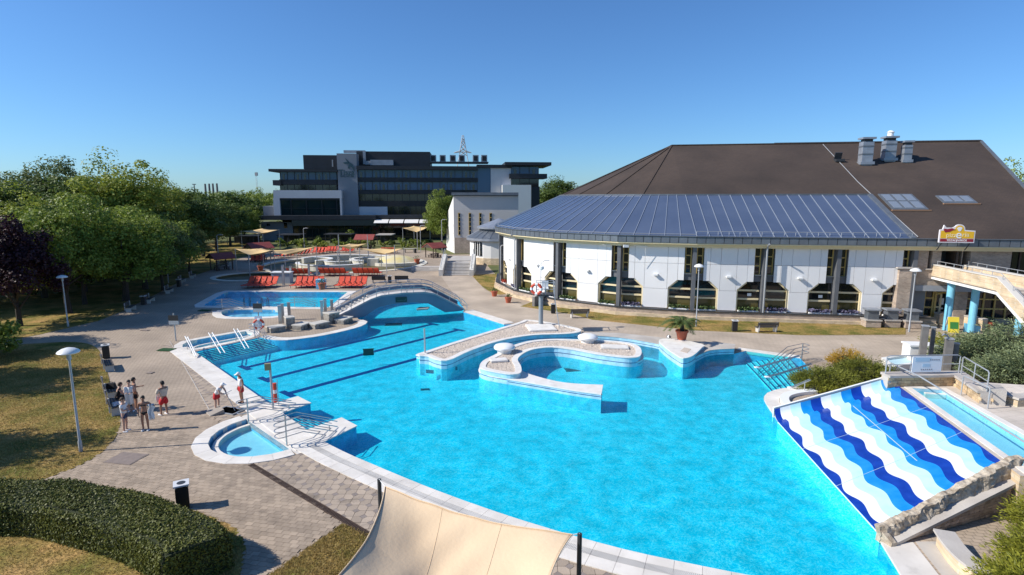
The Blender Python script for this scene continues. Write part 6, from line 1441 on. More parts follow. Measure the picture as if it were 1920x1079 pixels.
# ================================================================ PICNIC HUTS
def hut(u,v,l,rz,sc=1.0,clad=redroof):
    p=G(u,v); T=thing('picnic_hut',l,'hut',p,R(rz),'picnic huts'); WL[T.name]=Vector((0,0,0))
    w_,d_,h=1.7*sc,1.5*sc,2.1*sc
    for a,b in ((-1,-1),(1,-1),(1,1),(-1,1)): MB().box((a*w_*.8,b*d_*.8,h/2),(.14,.14,h)).build('post',brownwood,T,local=True)
    for s in (-1,1): MB().hexa([(-w_*1.15,s*d_*1.2,h-.1),(w_*1.15,s*d_*1.2,h-.1),(w_*1.15,0,h+.85*sc),(-w_*1.15,0,h+.85*sc)],[(-w_*1.15,s*d_*1.2,h),(w_*1.15,s*d_*1.2,h),(w_*1.15,0,h+.97*sc),(-w_*1.15,0,h+.97*sc)]).build('roof_slope',clad,T,local=True)
    for x in (-w_*1.1,w_*1.1): MB().ext([(x,-d_*1.1,h+.02),(x,d_*1.1,h+.02),(x,0,h+.86*sc)],(.05,0,0)).build('gable',brownwood,T,local=True)
    MB().box((0,0,.74),(w_*1.3,.7,.06)).build('table_top',brownwood,T,local=True)
    for s in (-1,1): MB().box((s*w_*.5,0,.37),(.1,.5,.74)).build('table_leg',brownwood,T,local=True); MB().box((0,s*.75,.44),(w_*1.3,.28,.05)).build('seat',brownwood,T,local=True); MB().box((w_*.5,s*.75,.22),(.08,.2,.44)).build('seat_leg',brownwood,T,local=True); MB().box((-w_*.5,s*.75,.22),(.08,.2,.44)).build('seat_leg',brownwood,T,local=True)
    return T
hut(416,506,'picnic hut at the path edge beside the slim lamp',52,.88); hut(487,488,'picnic hut behind the left shade sail',50,1.05); hut(686,468,'picnic hut with long red roof behind the orange sail',0,1.08); hut(815,483,'red-roofed picnic hut beside the white stairs',48,.92)
p=G(768,474); T=thing('picnic_table','pale picnic table on the lawn by the far bin','table',p); MB().box((p.x,p.y,.8),(2.2,1.0,.08)).build('table_top',conc,T)
for s in (-.9,.9): MB().box((p.x+s,p.y,.4),(.12,.8,.76)).build('leg',conc,T)
# ================================================================ DRAINED CHILDREN'S POOL
olive=mat('stained_pool_floor',(.16,.14,.055),.7,(.09,.085,.05),.35); kwhite=mat('pool_kerb_white',(.70,.67,.58),.7,(.58,.54,.44),.6); kyel=mat('yellow_slide',(.72,.58,.22),.6,(.66,.60,.42),.5)
kc_=struct(MB().sheet([ccw(KP)],-.25).build('drained_pool_floor',olive)); struct(MB().sides(KP,-.25,.0,True).build('drained_pool_wall',kwhite,fix=False)); struct(MB().sheet([ccw(KB)],-.35).build('drained_pool_floor',olive)); struct(MB().sides(KB,-.35,0,True).build('drained_pool_wall',olive,fix=False))
struct(MB().wall(ccw(KP),-.7,.25,-.05,.10,True).build('drained_pool_rim',kwhite)); struct(MB().wall(ccw(KB),-.55,.15,-.05,.08,True).build('drained_pool_rim',kwhite))
def arcwall(cx_,cy_,r,a0,a1,h,w_,l):
    pts=[Vector((cx_+r*math.cos(a),cy_+r*.9*math.sin(a))) for a in np.linspace(R(a0),R(a1),18)]; T=thing('pool_divider',l,'pool wall',(*pts[0],0)); MB().wall(pts,-w_/2,w_/2,-.25,h).build('wall_body',kwhite,T); MB().wall(pts,-w_/2-.08,w_/2+.08,h,h+.1).build('wall_cap',whitep,T)
arcwall(KC.x,KC.y+1,8.6,25,165,.65,.5,'long curved white divider along the back of the drained pool'); arcwall(KC.x-1,KC.y-2,6.0,185,330,.55,.5,'curved white divider along the near side of the drained pool'); arcwall(KC.x+4,KC.y+1.5,3.2,90,260,.7,.6,'tight curved white divider near the yellow slide'); arcwall(KC.x-6.5,KC.y+2,3.4,-60,120,.6,.5,'curved white divider at the left of the drained pool'); arcwall(KC.x-1,KC.y+1,2.6,150,350,.5,.4,'short white divider in the middle of the drained pool')
sl=KC+Vector((8.2,2.5)); T=thing('toddler_slide','pale yellow mound slide at the right of the drained pool','slide',(*sl,0)); MB().lathe([(4.6,-.2),(3.6,.45),(2.3,.95),(.9,1.2),(.1,1.25)],(sl.x,sl.y,0),22).build('mound',kyel,T,sm=True); MB().box((sl.x-3.2,sl.y-3,.4),(1.8,1.6,1.2)).build('white_block',kwhite,T); MB().lathe([(4.75,-.2),(4.75,.3),(4.55,.3)],(sl.x,sl.y,0),22).build('rim',kwhite,T)
# steel shower block in the second row
for i,(u,v,vt,l) in enumerate(((532,535,498,'steel column, left of the group before the drained pool'),(546,530,500,'steel column, second of the group before the drained pool'),(580,520,496,'steel column, third of the group before the drained pool'),(595,520,498,'steel column, rightmost of the group before the drained pool'))):
    p=G(u,v); h=top(u,v,vt); T=thing('shower_column',l,'shower column',p,0,'steel columns before the drained pool'); MB().box((p.x,p.y,h/2),(.25,.25,h)).build('column',galv,T); MB().box((p.x,p.y,h+.02),(.3,.3,.05)).build('cap',steel,T)
p=G(530,532); T=thing('fountain_block','white tiled fountain block between the lounger rows','fountain',p); MB().box((p.x-.2,p.y+.5,.7),(2.4,1.2,1.4)).build('block',mat('grey_blue_tile',(.30,.36,.42),.5),T); MB().box((p.x-.2,p.y+.5,1.45),(2.6,1.4,.1)).build('cap',whitep,T)
p=G(604,541); T=thing('tub_pedestal','blue pedestal carrying a terracotta tub at the second pool edge','pedestal',p); MB().box((p.x,p.y-.3,.5),(1.0,.9,1.3)).build('block',pool_wall,T); MB().box((p.x,p.y-.3,1.17),(1.05,.95,.06)).build('cap',pale_tile,T)
tub(604,543,1.3,'terracotta tub on the blue pedestal',1.2)
# tall slim posts in the drained pool area
for i,(u,v,vt,l) in enumerate(((637,498,440,'tall thin mast in the middle of the drained pool'),(690,476,440,'tall thin mast behind the orange sail'),(741,508,460,'tall thin post at the right rim of the drained pool'))):
    p=G(u,v); h=top(u,v,vt); m=MB().tube([p,p+Vector((0,0,h))],.07,6)
    if i==0:
        for a in (0,2.1,4.2): m.tube([p+Vector((math.cos(a)*1.4,math.sin(a)*1.4,0)),p+Vector((0,0,1.6))],.05,5)
    m.lathe([(.12,0),(.12,.08)],p,8); tag(m.build('sail_mast',galv),l,'mast')
# ================================================================ WHITE STAIRS up to the annex
T=thing('garden_stairs','wide pale garden stairs with white parapets leading to the annex','stairs',G(857,516))
a,b=G(832,517),G(880,517); hw=(b.x-a.x)/2; cxs=(a.x+b.x)/2
for k in range(9): MB().box((cxs,a.y+.42*k+1.2,.085+.17*k),(hw*2,2.4,.17)).build('stair_step',conc,T); MB().box((cxs,a.y+.42*k-.02,.15+.17*k),(hw*2-.02,.06,.03)).build('step_edge_line',whitep,T)
MB().box((cxs,a.y+4.1+5,.765),(hw*2,8,1.53)).build('landing',conc,T)
for s in (-1,1):
    x=cxs+s*(hw+.35); MB().ext([(x-.3,a.y-.6,0),(x-.3,a.y+5.5,0),(x-.3,a.y+5.5,2.6),(x-.3,a.y+4.2,2.6),(x-.3,a.y-.4,.95),(x-.3,a.y-.6,.9)],(.6,0,0)).build('parapet',mat('parapet_white',(.62,.60,.56),.85,(.5,.48,.44),2),T)
    MB().tube([(x,a.y-.2,1.0),(x,a.y-.2,1.5),(x,a.y+4.2,3.4),(x,a.y+5.2,3.4),(x,a.y+5.2,2.6)],.04,6).build('hand_rail',galv,T)
a=G(720,500); 
for k in range(3): q=G(762,509); struct(MB().box((q.x+4.4,q.y+k*.5+1.0,.08+.16*k),(7.5,2.0,.16)).build('terrace_step',conc))
# ================================================================ VEGETATION
def leaf_cards(centers, normals, size, rng, aspect=1.6, jitter=.5):
    n=len(centers); d=rng.normal(size=(n,3))*jitter+normals; d/=np.linalg.norm(d,axis=1)[:,None]+1e-9
    r=rng.normal(size=(n,3)); x=np.cross(d,r); x/=np.linalg.norm(x,axis=1)[:,None]+1e-9; y=np.cross(d,x)
    s=size*rng.uniform(.6,1.35,n)[:,None]; x=x*s*aspect*.5; y=y*s*.5
    V=np.stack([centers-x, centers-y*.9+x*.1, centers+x, centers+y*.9+x*.1],1).reshape(-1,3); F=np.arange(4*n).reshape(-1,4)
    return V,F
def mesh_np(name,V,F,m):
    me=bpy.data.meshes.new(name); me.vertices.add(len(V)); me.vertices.foreach_set('co',V.astype(np.float32).ravel())
    k=F.shape[1]; me.loops.add(F.size); me.loops.foreach_set('vertex_index',F.astype(np.int32).ravel()); me.polygons.add(len(F)); me.polygons.foreach_set('loop_start',np.arange(0,F.size,k,dtype=np.int32)); me.polygons.foreach_set('loop_total',np.full(len(F),k,dtype=np.int32))
    me.update(calc_edges=True); me.materials.append(m); return me
def crown_pts(rng, rad, zc, nclump, per, clump_r, low=.0):
    """clumps spread over an uneven crown, leaves spread over each clump"""
    d=rng.normal(size=(nclump,3)); d/=np.linalg.norm(d,axis=1)[:,None]; d[:,2]=np.where(d[:,2]<-.55,-d[:,2]*.5,d[:,2])
    bump=1+.22*np.sin(d[:,0]*4.1+rng.uniform(0,6))*np.cos(d[:,1]*3.7+rng.uniform(0,6))+.14*np.sin(d[:,2]*6+d[:,0]*5)
    rr_=rng.uniform(.25,1,nclump)**.45*bump; c=d*rr_[:,None]*np.array(rad); c[:,2]+=zc
    cr=clump_r*rng.uniform(.6,1.35,nclump)
    ld=rng.normal(size=(nclump,per,3)); ld/=np.linalg.norm(ld,axis=2)[:,:,None]; rl=rng.uniform(.3,1,(nclump,per))**.5
    P=c[:,None,:]+ld*rl[:,:,None]*cr[:,None,None]*np.array([1,1,.75]); Nn=ld+np.array([0,0,.5]); return P.reshape(-1,3),Nn.reshape(-1,3),c
def make_tree(seed, rad, h, zc, lm, nclump=90, per=70, leaf=.32, clump=1.2, trunk_r=.28, name='broadleaf_tree', aspect=1.5):
    rng=np.random.default_rng(seed); T=thing(name,'x','tree',(0,0,0)); P,Nn,c=crown_pts(rng,rad,zc,nclump,per,clump); P[:,2]=np.maximum(P[:,2],1.0)
    V,F=leaf_cards(P,Nn,leaf,rng,aspect); me=mesh_np('crown',V,F,lm); o=bpy.data.objects.new('crown',me); S.collection.objects.link(o); o.parent=T; WL[o.name]=Vector((0,0,0))
    m=MB(); rr_=random.Random(seed); lean=Vector((rr_.uniform(-.3,.3),rr_.uniform(-.3,.3),0)); pts=[Vector((0,0,-.1)),Vector((0,0,zc*.25))+lean*.3,Vector((0,0,zc*.6))+lean*.8,Vector((0,0,zc+rad[2]*.4))+lean]; m.tube(pts,trunk_r,8,r2=trunk_r*.25)
    for k in range(9):
        e=Vector(c[rr_.randrange(len(c))]); b=pts[1].lerp(pts[2],rr_.uniform(0,1)); mid=b.lerp(e,.5)+Vector((0,0,-.25)); m.tube([b,mid,e],trunk_r*.42,5,r2=trunk_r*.08)
    m.build('trunk',bark,T,local=True,fix=False); return T
G1=leaf_mat('leaf_green',(.09,.13,.019),(.28,.35,.055),.35); G2=leaf_mat('leaf_light',(.14,.18,.024),(.39,.43,.07),.35); G3=leaf_mat('leaf_dark',(.05,.085,.017),(.155,.21,.042),.3); GP=leaf_mat('leaf_purple',(.022,.007,.011),(.065,.019,.027),.15); GB=leaf_mat('leaf_bluegreen',(.08,.11,.034),(.21,.25,.08),.3)
protos={'g':(make_tree(1,(3.6,3.6,3.9),8,4.9,G1,230,130,.15,.95),[False]),'l':(make_tree(2,(4.2,4.2,6.0),14,7.8,G2,230,130,.19,1.2,.35),[False]),'d':(make_tree(3,(4.0,4.0,5.6),13,6.6,G3,220,120,.20,1.15,.32),[False]),'p':(make_tree(4,(3.0,3.0,3.6),8,4.7,GP,200,120,.15,.9,.22),[False]),'b':(make_tree(5,(4.6,4.6,6.6),15,8.0,GB,230,130,.21,1.25,.36),[False]),'r':(make_tree(6,(2.6,2.6,2.7),6,4.3,GB,180,120,.125,.75,.18),[False])}
HT_={'g':8.8,'l':13.8,'d':12.2,'p':8.3,'b':14.6,'r':7.0}
def tree(kind,x,y,h,l,wide=1.0,rz=None):
    pr,us=protos[kind]; s=h/HT_[kind]; r_=random.uniform(0,6.28) if rz is None else rz
    return place(pr,us,(x,y,0),r_,l,'trees at the park edge',(s*wide,s*wide,s))
def tpx(kind,u,v,vt,l,wide=1.0): p=G(u,v); return tree(kind,p.x,p.y,top(u,v,vt),l,wide)
tpx('p',38,612,418,'dark purple-leaved tree at the left edge of the lawn',1.0); tpx('g',130,588,378,'full green tree standing in front with its trunk on the lawn',.92)
tpx('r',306,545,412,'rounded grey-green tree beside the tilted lamp',.95); tpx('r',355,510,424,'smaller rounded grey-green tree nearest the left hut',.95)
Yb=[('b',22,80,340,'tall bluish tree at the far left of the tree belt'),('b',105,84,305,'tallest bluish tree in the tree belt, pointed top'),('d',160,78,330,'dark tree between the bluish and the light green tall trees'),('l',222,76,308,'tall light green tree in the middle of the tree belt'),('l',285,88,336,'light green tree right of the tallest light green tree'),('l',60,62,366,'light green broad tree before the bluish trees'),('g',215,60,398,'low green tree before the tall light green tree'),('d',330,95,352,'dark tree right of the light green trees'),('d',372,108,372,'dark tree further along the belt, second of the dark run'),('d',398,118,378,'dark tree further along the belt, third of the dark run'),('d',425,132,380,'dark tree further along the belt, fourth of the dark run'),('g',452,146,392,'green tree nearest the hotel at the end of the belt'),('g',255,68,400,'low green tree behind the rounded trees, left one'),('d',300,80,395,'dark low tree behind the rounded trees, right one'),('g',-60,56,400,'green tree cut by the left picture edge'),('d',-90,90,385,'dark tall tree cut by the left picture edge')]
for k,u,Y,vt,l in Yb:
    p=atY(u,373,Y); tree(k,p.x,Y,atY(u,vt,Y).z,l,1.15 if k in 'bl' else 1.3)
# trees just left of the view whose shade falls on the lawns
for i,(x,y,h,k) in enumerate(((-30.5,21.5,7.5,'g'),(-37,31.5,7.5,'g'),(-46,36,8.5,'l'),(-45,58,10,'d'),(-51,66,11,'d'),(-30,16.5,6,'g'),(-44,40,9,'d'))): tree(k,x,y,h,['tree left of the view shading the near lawn','tree left of the view shading the middle lawn','light tree left of the view by the lawn path','dark tree in shade behind the lawn benches','dark tree behind the joined bench row','small tree left of the view by the hedge','dark tree left of the view beside the purple tree'][i])
for i,(x,y,h) in enumerate(((-62,52,12),(-60,60,12),(-64,68,13),(-66,77,13),(-57,71,10),(-70,88,13),(-73,60,12),(-58,84,11))): tree('d',x,y,h,'dark tree added for shade deep in the belt beyond the lawn, %s going away' % ORD[i],1.3)  # further belt trees, some out of view, added to shade the ground
# bush with drooping twigs at the left edge
def bush(name,label,loc,rad,n,leaf,lm,seed,cat='shrub',up=0.0,aspect=1.6,drop=0.0,per=60):
    rng=np.random.default_rng(seed); P,Nn,c=crown_pts(rng,rad,rad[2]*.8,n,per,min(rad)*.42); P[:,2]=np.abs(P[:,2]); 
    if up: Nn=Nn*.35
    V,F=leaf_cards(P,Nn,leaf,rng,aspect); T=thing(name,label,cat,loc); me=mesh_np('foliage',V,F,lm); o=bpy.data.objects.new('foliage',me); S.collection.objects.link(o); o.parent=T; m=MB()
    for k in range(6): a=k*1.05; m.tube([(0,0,0),(math.cos(a)*rad[0]*.3,math.sin(a)*rad[1]*.3,rad[2]*.7),(math.cos(a)*rad[0]*.55,math.sin(a)*rad[1]*.55,rad[2]*1.1)],.05,5,r2=.015)
    m.build('stem',bark,T,local=True,fix=False); return T
for i,(u,Y) in enumerate(((60,64),(105,66),(150,70),(192,74),(234,78),(274,84),(330,100),(365,112))):
    p=atY(u,500,Y); bush('understory_shrub','dark shrub in the shade under the tree belt, %s from the left' % ORD[i],(p.x,Y,0),(2.6,1.6,1.7),34,.24,G3,300+i,per=45)
p=G(-18,672); bush('weeping_shrub','drooping green shrub cut by the left picture edge',(p.x,p.y,0),(1.7,1.7,1.6),50,.16,G1,21)
# junipers: sprays of needles
J1=leaf_mat('juniper_green',(.055,.07,.012),(.23,.24,.03),.15); J2=leaf_mat('juniper_grey',(.10,.13,.06),(.28,.33,.16),.15); J3=leaf_mat('juniper_yellow',(.35,.19,.015),(.62,.40,.03),.2); J4=leaf_mat('juniper_lime',(.10,.115,.013),(.36,.35,.04),.2)
def juniper(label,loc,rad,lm,seed,nspray=420,tilt=.55,tip=None,size=1.0,dirn=None):
    rng=np.random.default_rng(seed); T=thing('juniper_bush',label,'shrub',loc); Cs=[];Ds=[]
    for k in range(nspray):
        a=rng.uniform(0,6.28); q=rng.uniform(0,1)**.55; base=np.array([math.cos(a)*rad[0]*q,math.sin(a)*rad[1]*q,rad[2]*(1-q*q*.75)*rng.uniform(.35,1.0)])
        d=np.array([math.cos(a)*(.4+q),math.sin(a)*(.4+q),tilt*rng.uniform(.2,1.3)])+rng.normal(size=3)*.3
        if dirn is not None: d=d+np.array(dirn)
        d/=np.linalg.norm(d); L_=rng.uniform(.45,.95)*size
        for j in range(16):
            t=j/16; sp=rng.normal(size=3)*.10*(1-t*.7)*size; Cs.append(base+d*L_*t+sp); Ds.append(d+rng.normal(size=3)*.4)
    C=np.array(Cs); D=np.array(Ds); C[:,2]=np.maximum(C[:,2],.03); D/=np.linalg.norm(D,axis=1)[:,None]; n=len(C); r_=rng.normal(size=(n,3)); y=np.cross(D,r_); y/=np.linalg.norm(y,axis=1)[:,None]
    ln=.16*size*rng.uniform(.7,1.4,n)[:,None]; wd=.022*size; V=np.stack([C-y*wd*.6,C+D*ln*.5-y*wd,C+D*ln,C+D*ln*.5+y*wd],1).reshape(-1,3); F=np.arange(4*n).reshape(-1,4)
    o=bpy.data.objects.new('foliage',mesh_np('foliage',V,F,lm)); S.collection.objects.link(o); o.parent=T; m=MB()
    for k in range(9): a=k*.7; m.tube([(0,0,0),(math.cos(a)*rad[0]*.5,math.sin(a)*rad[1]*.5,rad[2]*.45),(math.cos(a)*rad[0]*.85,math.sin(a)*rad[1]*.85,rad[2]*.5)],.05,5,r2=.01)
    m.build('stem',bark,T,local=True,fix=False)
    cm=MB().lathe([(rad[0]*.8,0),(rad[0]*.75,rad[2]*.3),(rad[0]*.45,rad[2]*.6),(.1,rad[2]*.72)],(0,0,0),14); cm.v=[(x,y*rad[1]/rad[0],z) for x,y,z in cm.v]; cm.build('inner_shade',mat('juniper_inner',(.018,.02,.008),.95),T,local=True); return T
p=G(1548,722); juniper('spreading dark green juniper between the pool stairs and the slide, left part',(p.x,p.y,0),(1.8,1.15,.8),J1,31,900,size=.72)
p=G(1612,712); juniper('spreading dark green juniper between the pool stairs and the slide, right part',(p.x+.2,p.y,.0),(1.8,1.25,1.1),J1,32,950,size=.72)
p=G(1588,688); juniper('golden yellow shrub top rising behind the dark juniper',(p.x,p.y,.0),(1.1,.8,1.1),J3,33,420,1.3,size=.55)
p=G(1520,731); juniper('lime green low juniper beside the slide curb',(p.x+.3,p.y-.1,0),(.9,.6,.45),J4,34,220,size=.6)
for i,(u,v,rx,ry,rz_,l) in enumerate(((1842,694,2.4,1.7,1.9,'large feathery grey-green juniper at the right, left part'),(1905,690,2.8,2.0,2.5,'large feathery grey-green juniper at the right, tallest part'),(1965,720,2.4,2.0,2.0,'large feathery grey-green juniper at the right, cut by the picture edge'),(1895,722,2.2,1.2,1.3,'feathery grey-green juniper behind the edge wall'))):
    p=G(u,v); juniper(l,(p.x,p.y,.3),(rx,ry,rz_),J2,40+i,620,.35,size=1.3,dirn=(-.9,0,.1))
p=G(1800,668); juniper('small yellow-green shrub behind the spout columns',(p.x,p.y,0),(1.1,.8,1.1),J4,50,200)
p=G(1770,655); juniper('low yellow-green shrub left of the spout columns',(p.x,p.y,0),(1.0,.7,.9),J4,51,180)
for i,(u,v,rx,rz_,l) in enumerate(((1985,1070,1.05,1.25,'bright yellow-green juniper at the lower right corner, front part'),(1990,1000,.95,1.5,'bright yellow-green juniper at the lower right corner, rear part'),(1925,1110,.7,.7,'bright yellow-green juniper spilling over the curved wall'))):
    p=G(u,v,.4); juniper(l,(p.x,p.y,.1),(rx,rx*.9,rz_),J4,60+i,620,.5,size=.85,dirn=(-.3,.1,.1))
# clipped hedge: a curved body covered in small leaves
hp=smooth([Vector(p) for p in ((-25,17.3),(-20.5,18.1),(-17.3,18.4),(-14.6,18.05),(-12.0,17.1),(-9.9,16.1),(-9.1,15.3))],8); hp=[p+Vector((0,-.55)) for p in hp]
HG=thing('clipped_hedge','long curved clipped green hedge at the lower left','hedge',(*hp[len(hp)//2],0)); HWd,HH=.85,1.15
hm=MB(); prof_=[(-1,0),(-1,.8),(-.88,.97),(0,1.02),(.88,.97),(1,.8),(1,0)]
hleft=[offs(hp,HWd*a) for a,_ in prof_]
for i in range(len(hp)):
    for j,(a,z) in enumerate(prof_): q=hleft[j][i]; hm.v.append((q.x,q.y,z*HH))
nP=len(prof_)
for i in range(len(hp)-1):
    for j in range(nP-1): k=i*nP+j; hm.f.append((k,k+1,k+nP+1,k+nP))
E0=(len(hp)-1)*nP
for b0_ in (0,E0):
    q=[(0,1,5,6),(1,2,4,5)]; q=[tuple(b0_+i for i in t) for t in q]; hm.f += q if b0_ else [t[::-1] for t in q]
    hm.f.append((b0_+2,b0_+3,b0_+4))
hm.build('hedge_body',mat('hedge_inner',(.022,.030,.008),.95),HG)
rng=np.random.default_rng(77); HV=[]; HN=[]
faces=np.array([hm.v[i] for f in hm.f if len(f)==4 for i in f]).reshape(-1,4,3) + np.array(tuple(WL[[o.name for o in HG.children][0]]))
ar=np.linalg.norm(np.cross(faces[:,1]-faces[:,0],faces[:,3]-faces[:,0]),axis=1); pr_=ar/ar.sum(); idx=rng.choice(len(faces),70000,p=pr_); a_,b_=rng.uniform(size=(2,70000,1)); fq=faces[idx]
Pp=fq[:,0]*(1-a_)*(1-b_)+fq[:,1]*a_*(1-b_)+fq[:,2]*a_*b_+fq[:,3]*(1-a_)*b_; nn_=np.cross(fq[:,1]-fq[:,0],fq[:,3]-fq[:,0]); nn_/=np.linalg.norm(nn_,axis=1)[:,None]+1e-9
if nn_[:,2].sum()<0: nn_=-nn_
Pp=Pp+nn_*rng.normal(size=(70000,1))*.035+nn_*(.05*np.sin(Pp[:,:1]*2.3+Pp[:,1:2]*1.7)+.05); V,F=leaf_cards(Pp,nn_,.052,rng,1.5,.55); V-=np.array(tuple(WL[HG.name]))
HL=leaf_mat('hedge_leaf',(.05,.065,.011),(.15,.155,.026),.15); o=bpy.data.objects.new('hedge_leaves',mesh_np('hedge_leaves',V,F,HL)); S.collection.objects.link(o); o.parent=HG; o['kind']='stuff'
# grass blades on the near lawns
gm=leaf_mat('grass_blade',(.19,.15,.04),(.50,.34,.125),.25)
def grass(poly,n,seed,ymax,label,xmin=-40):
    rng=np.random.default_rng(seed); xs=[p.x for p in poly]; ys=[p.y for p in poly]; out=[]
    x0,x1,y0,y1=max(min(xs),xmin),max(xs),min(ys),min(max(ys),ymax)
    while len(out)<n:
        p=Vector((rng.uniform(x0,x1),rng.uniform(y0,y1)))
        if inside(p,poly): out.append((p.x,p.y,.02))
    C=np.array(out); a=rng.uniform(0,6.28,n); h=rng.uniform(.03,.085,n); w_=.011; D=np.stack([np.cos(a)*w_,np.sin(a)*w_,np.zeros(n)],1); ln=rng.normal(size=(n,2))*.035
    T_=C+np.stack([ln[:,0],ln[:,1],h],1); V=np.stack([C-D,C+D,T_],1).reshape(-1,3); o=bpy.data.objects.new('grass',mesh_np('grass',V,np.arange(3*n).reshape(-1,3),gm)); S.collection.objects.link(o); tag(o,label,'grass',kind='stuff')
grass(L2,95000,1,40,'short dry grass on the near left lawn',-38); grass(L3,34000,2,20,'short dry grass behind the clipped hedge',-24); grass(L4,16000,3,19,'dry grass corner between the paving and the shade sail'); grass(L5,14000,4,60,'grass strip along the bath hall'); grass(L6,5000,5,90,'small lawn wedge by the bath hall')
# shrubs and trees around the hotel
tv=[('g',838,122,372,'green tree at the pale gable of the annex'),('l',512,150,431,'small light tree on the hotel terrace'),('g',560,142,452,'low bush before the hotel, left'),]
tree('g',*atY(828,470,122).xy,atY(828,362,122).z,'green tree beside the pale gable of the annex',.62); 
hr2=random.Random(9)
for k in range(24):
    u=530+k*12+hr2.uniform(-3,3); 
    if 700<u<712: continue
    p=atY(u,463,130); bush('garden_shrub','garden shrub before the hotel, %s from the %s' % ((ORD[k],'tree belt') if k<12 else (ORD[23-k],'annex end')),(p.x,hr2.uniform(127,133),0),(hr2.uniform(.9,1.5),1.0,hr2.uniform(.7,1.3)),14,.22,[G1,G2,G3][k%3],200+k,per=30)
bush('round_topiary','bright green clipped ball before the hotel glazing',(*atY(658,452,140).xy,2.2),(1.1,1.1,.7),18,.2,leaf_mat('lime_leaf',(.12,.16,.02),(.22,.27,.04)),90)
# distant woods on both sides, one mass each
def wood(name,label,x0,x1,y0,y1,h0,h1,n,seed,lm):
    rng=np.random.default_rng(seed); Ps=[];Ns=[]
    for k in range(n):
        x,y=rng.uniform(x0,x1),rng.uniform(y0,y1); h=rng.uniform(h0,h1); P,Nn,c=crown_pts(rng,(h*.38,h*.38,h*.42),h*.58,26,46,h*.14); P[:,0]+=x; P[:,1]+=y; Ps.append(P); Ns.append(Nn)
    P=np.concatenate(Ps); Nn=np.concatenate(Ns); V,F=leaf_cards(P,Nn,.62,rng,1.4); o=bpy.data.objects.new(name,mesh_np(name,V,F,lm)); S.collection.objects.link(o); tag(o,label,'wood',kind='stuff')
wood('far_wood','distant green wood on the skyline left of the hotel',-420,-95,300,470,11,18,220,5,G1); wood('far_wood','distant green wood behind the hotel and bath hall roof',-60,260,330,450,10,17,170,6,G3); wood('far_wood','distant wood at the far left horizon',-900,-380,380,700,10,15,150,7,G3)
wood('near_wood','wood filling the belt between the park trees and the hotel',-150,-62,120,260,8,14,70,8,G3)
tree('l',*atY(1912,400,75).xy,atY(1912,325,75).z,'tree top showing behind the right roof edge',1.0); tree('d',*atY(1050,360,210).xy,atY(1050,338,210).z,'dark tree top behind the glass skirt of the bath hall',1.6)
pb=atY(4,372,320); tag(MB().box((pb.x,320,5),(26,12,12)).box((pb.x,320,11.2),(27,13,.6)).build('distant_house',wht2),'pale flat-roofed house far off at the left edge','building')
# ================================================================ PEOPLE
skin_m={'a':mat('skin_light',(.55,.33,.24),.6,spec=.3),'b':mat('skin_tan',(.36,.19,.125),.6,spec=.3)}
hair_d=mat('hair_dark',(.02,.015,.012),.7); hair_b=mat('hair_brown',(.06,.035,.02),.7)
def skin_obj(name,verts,edges,radii,m,parent,root=0,sub=2):
    me=bpy.data.meshes.new(name); me.from_pydata([tuple(v) for v in verts],edges,[]); o=bpy.data.objects.new(name,me); S.collection.objects.link(o); o.parent=parent; me.materials.append(m)
    sk=o.modifiers.new('skin','SKIN'); sk.use_smooth_shade=True; sk.branch_smoothing=.6
    if not me.skin_vertices: 
        bpy.context.view_layer.update()
        import bmesh as _b
        bm=_b.new(); bm.from_mesh(me); bm.verts.layers.skin.verify(); bm.to_mesh(me); bm.free()
    for i,r in enumerate(radii):
        sv=me.skin_vertices[0].data[i]; sv.radius=r if hasattr(r,'__len__') else (r,r); sv.use_root=(i==root)
    ss=o.modifiers.new('subdivision','SUBSURF'); ss.levels=sub; ss.render_levels=sub; return o
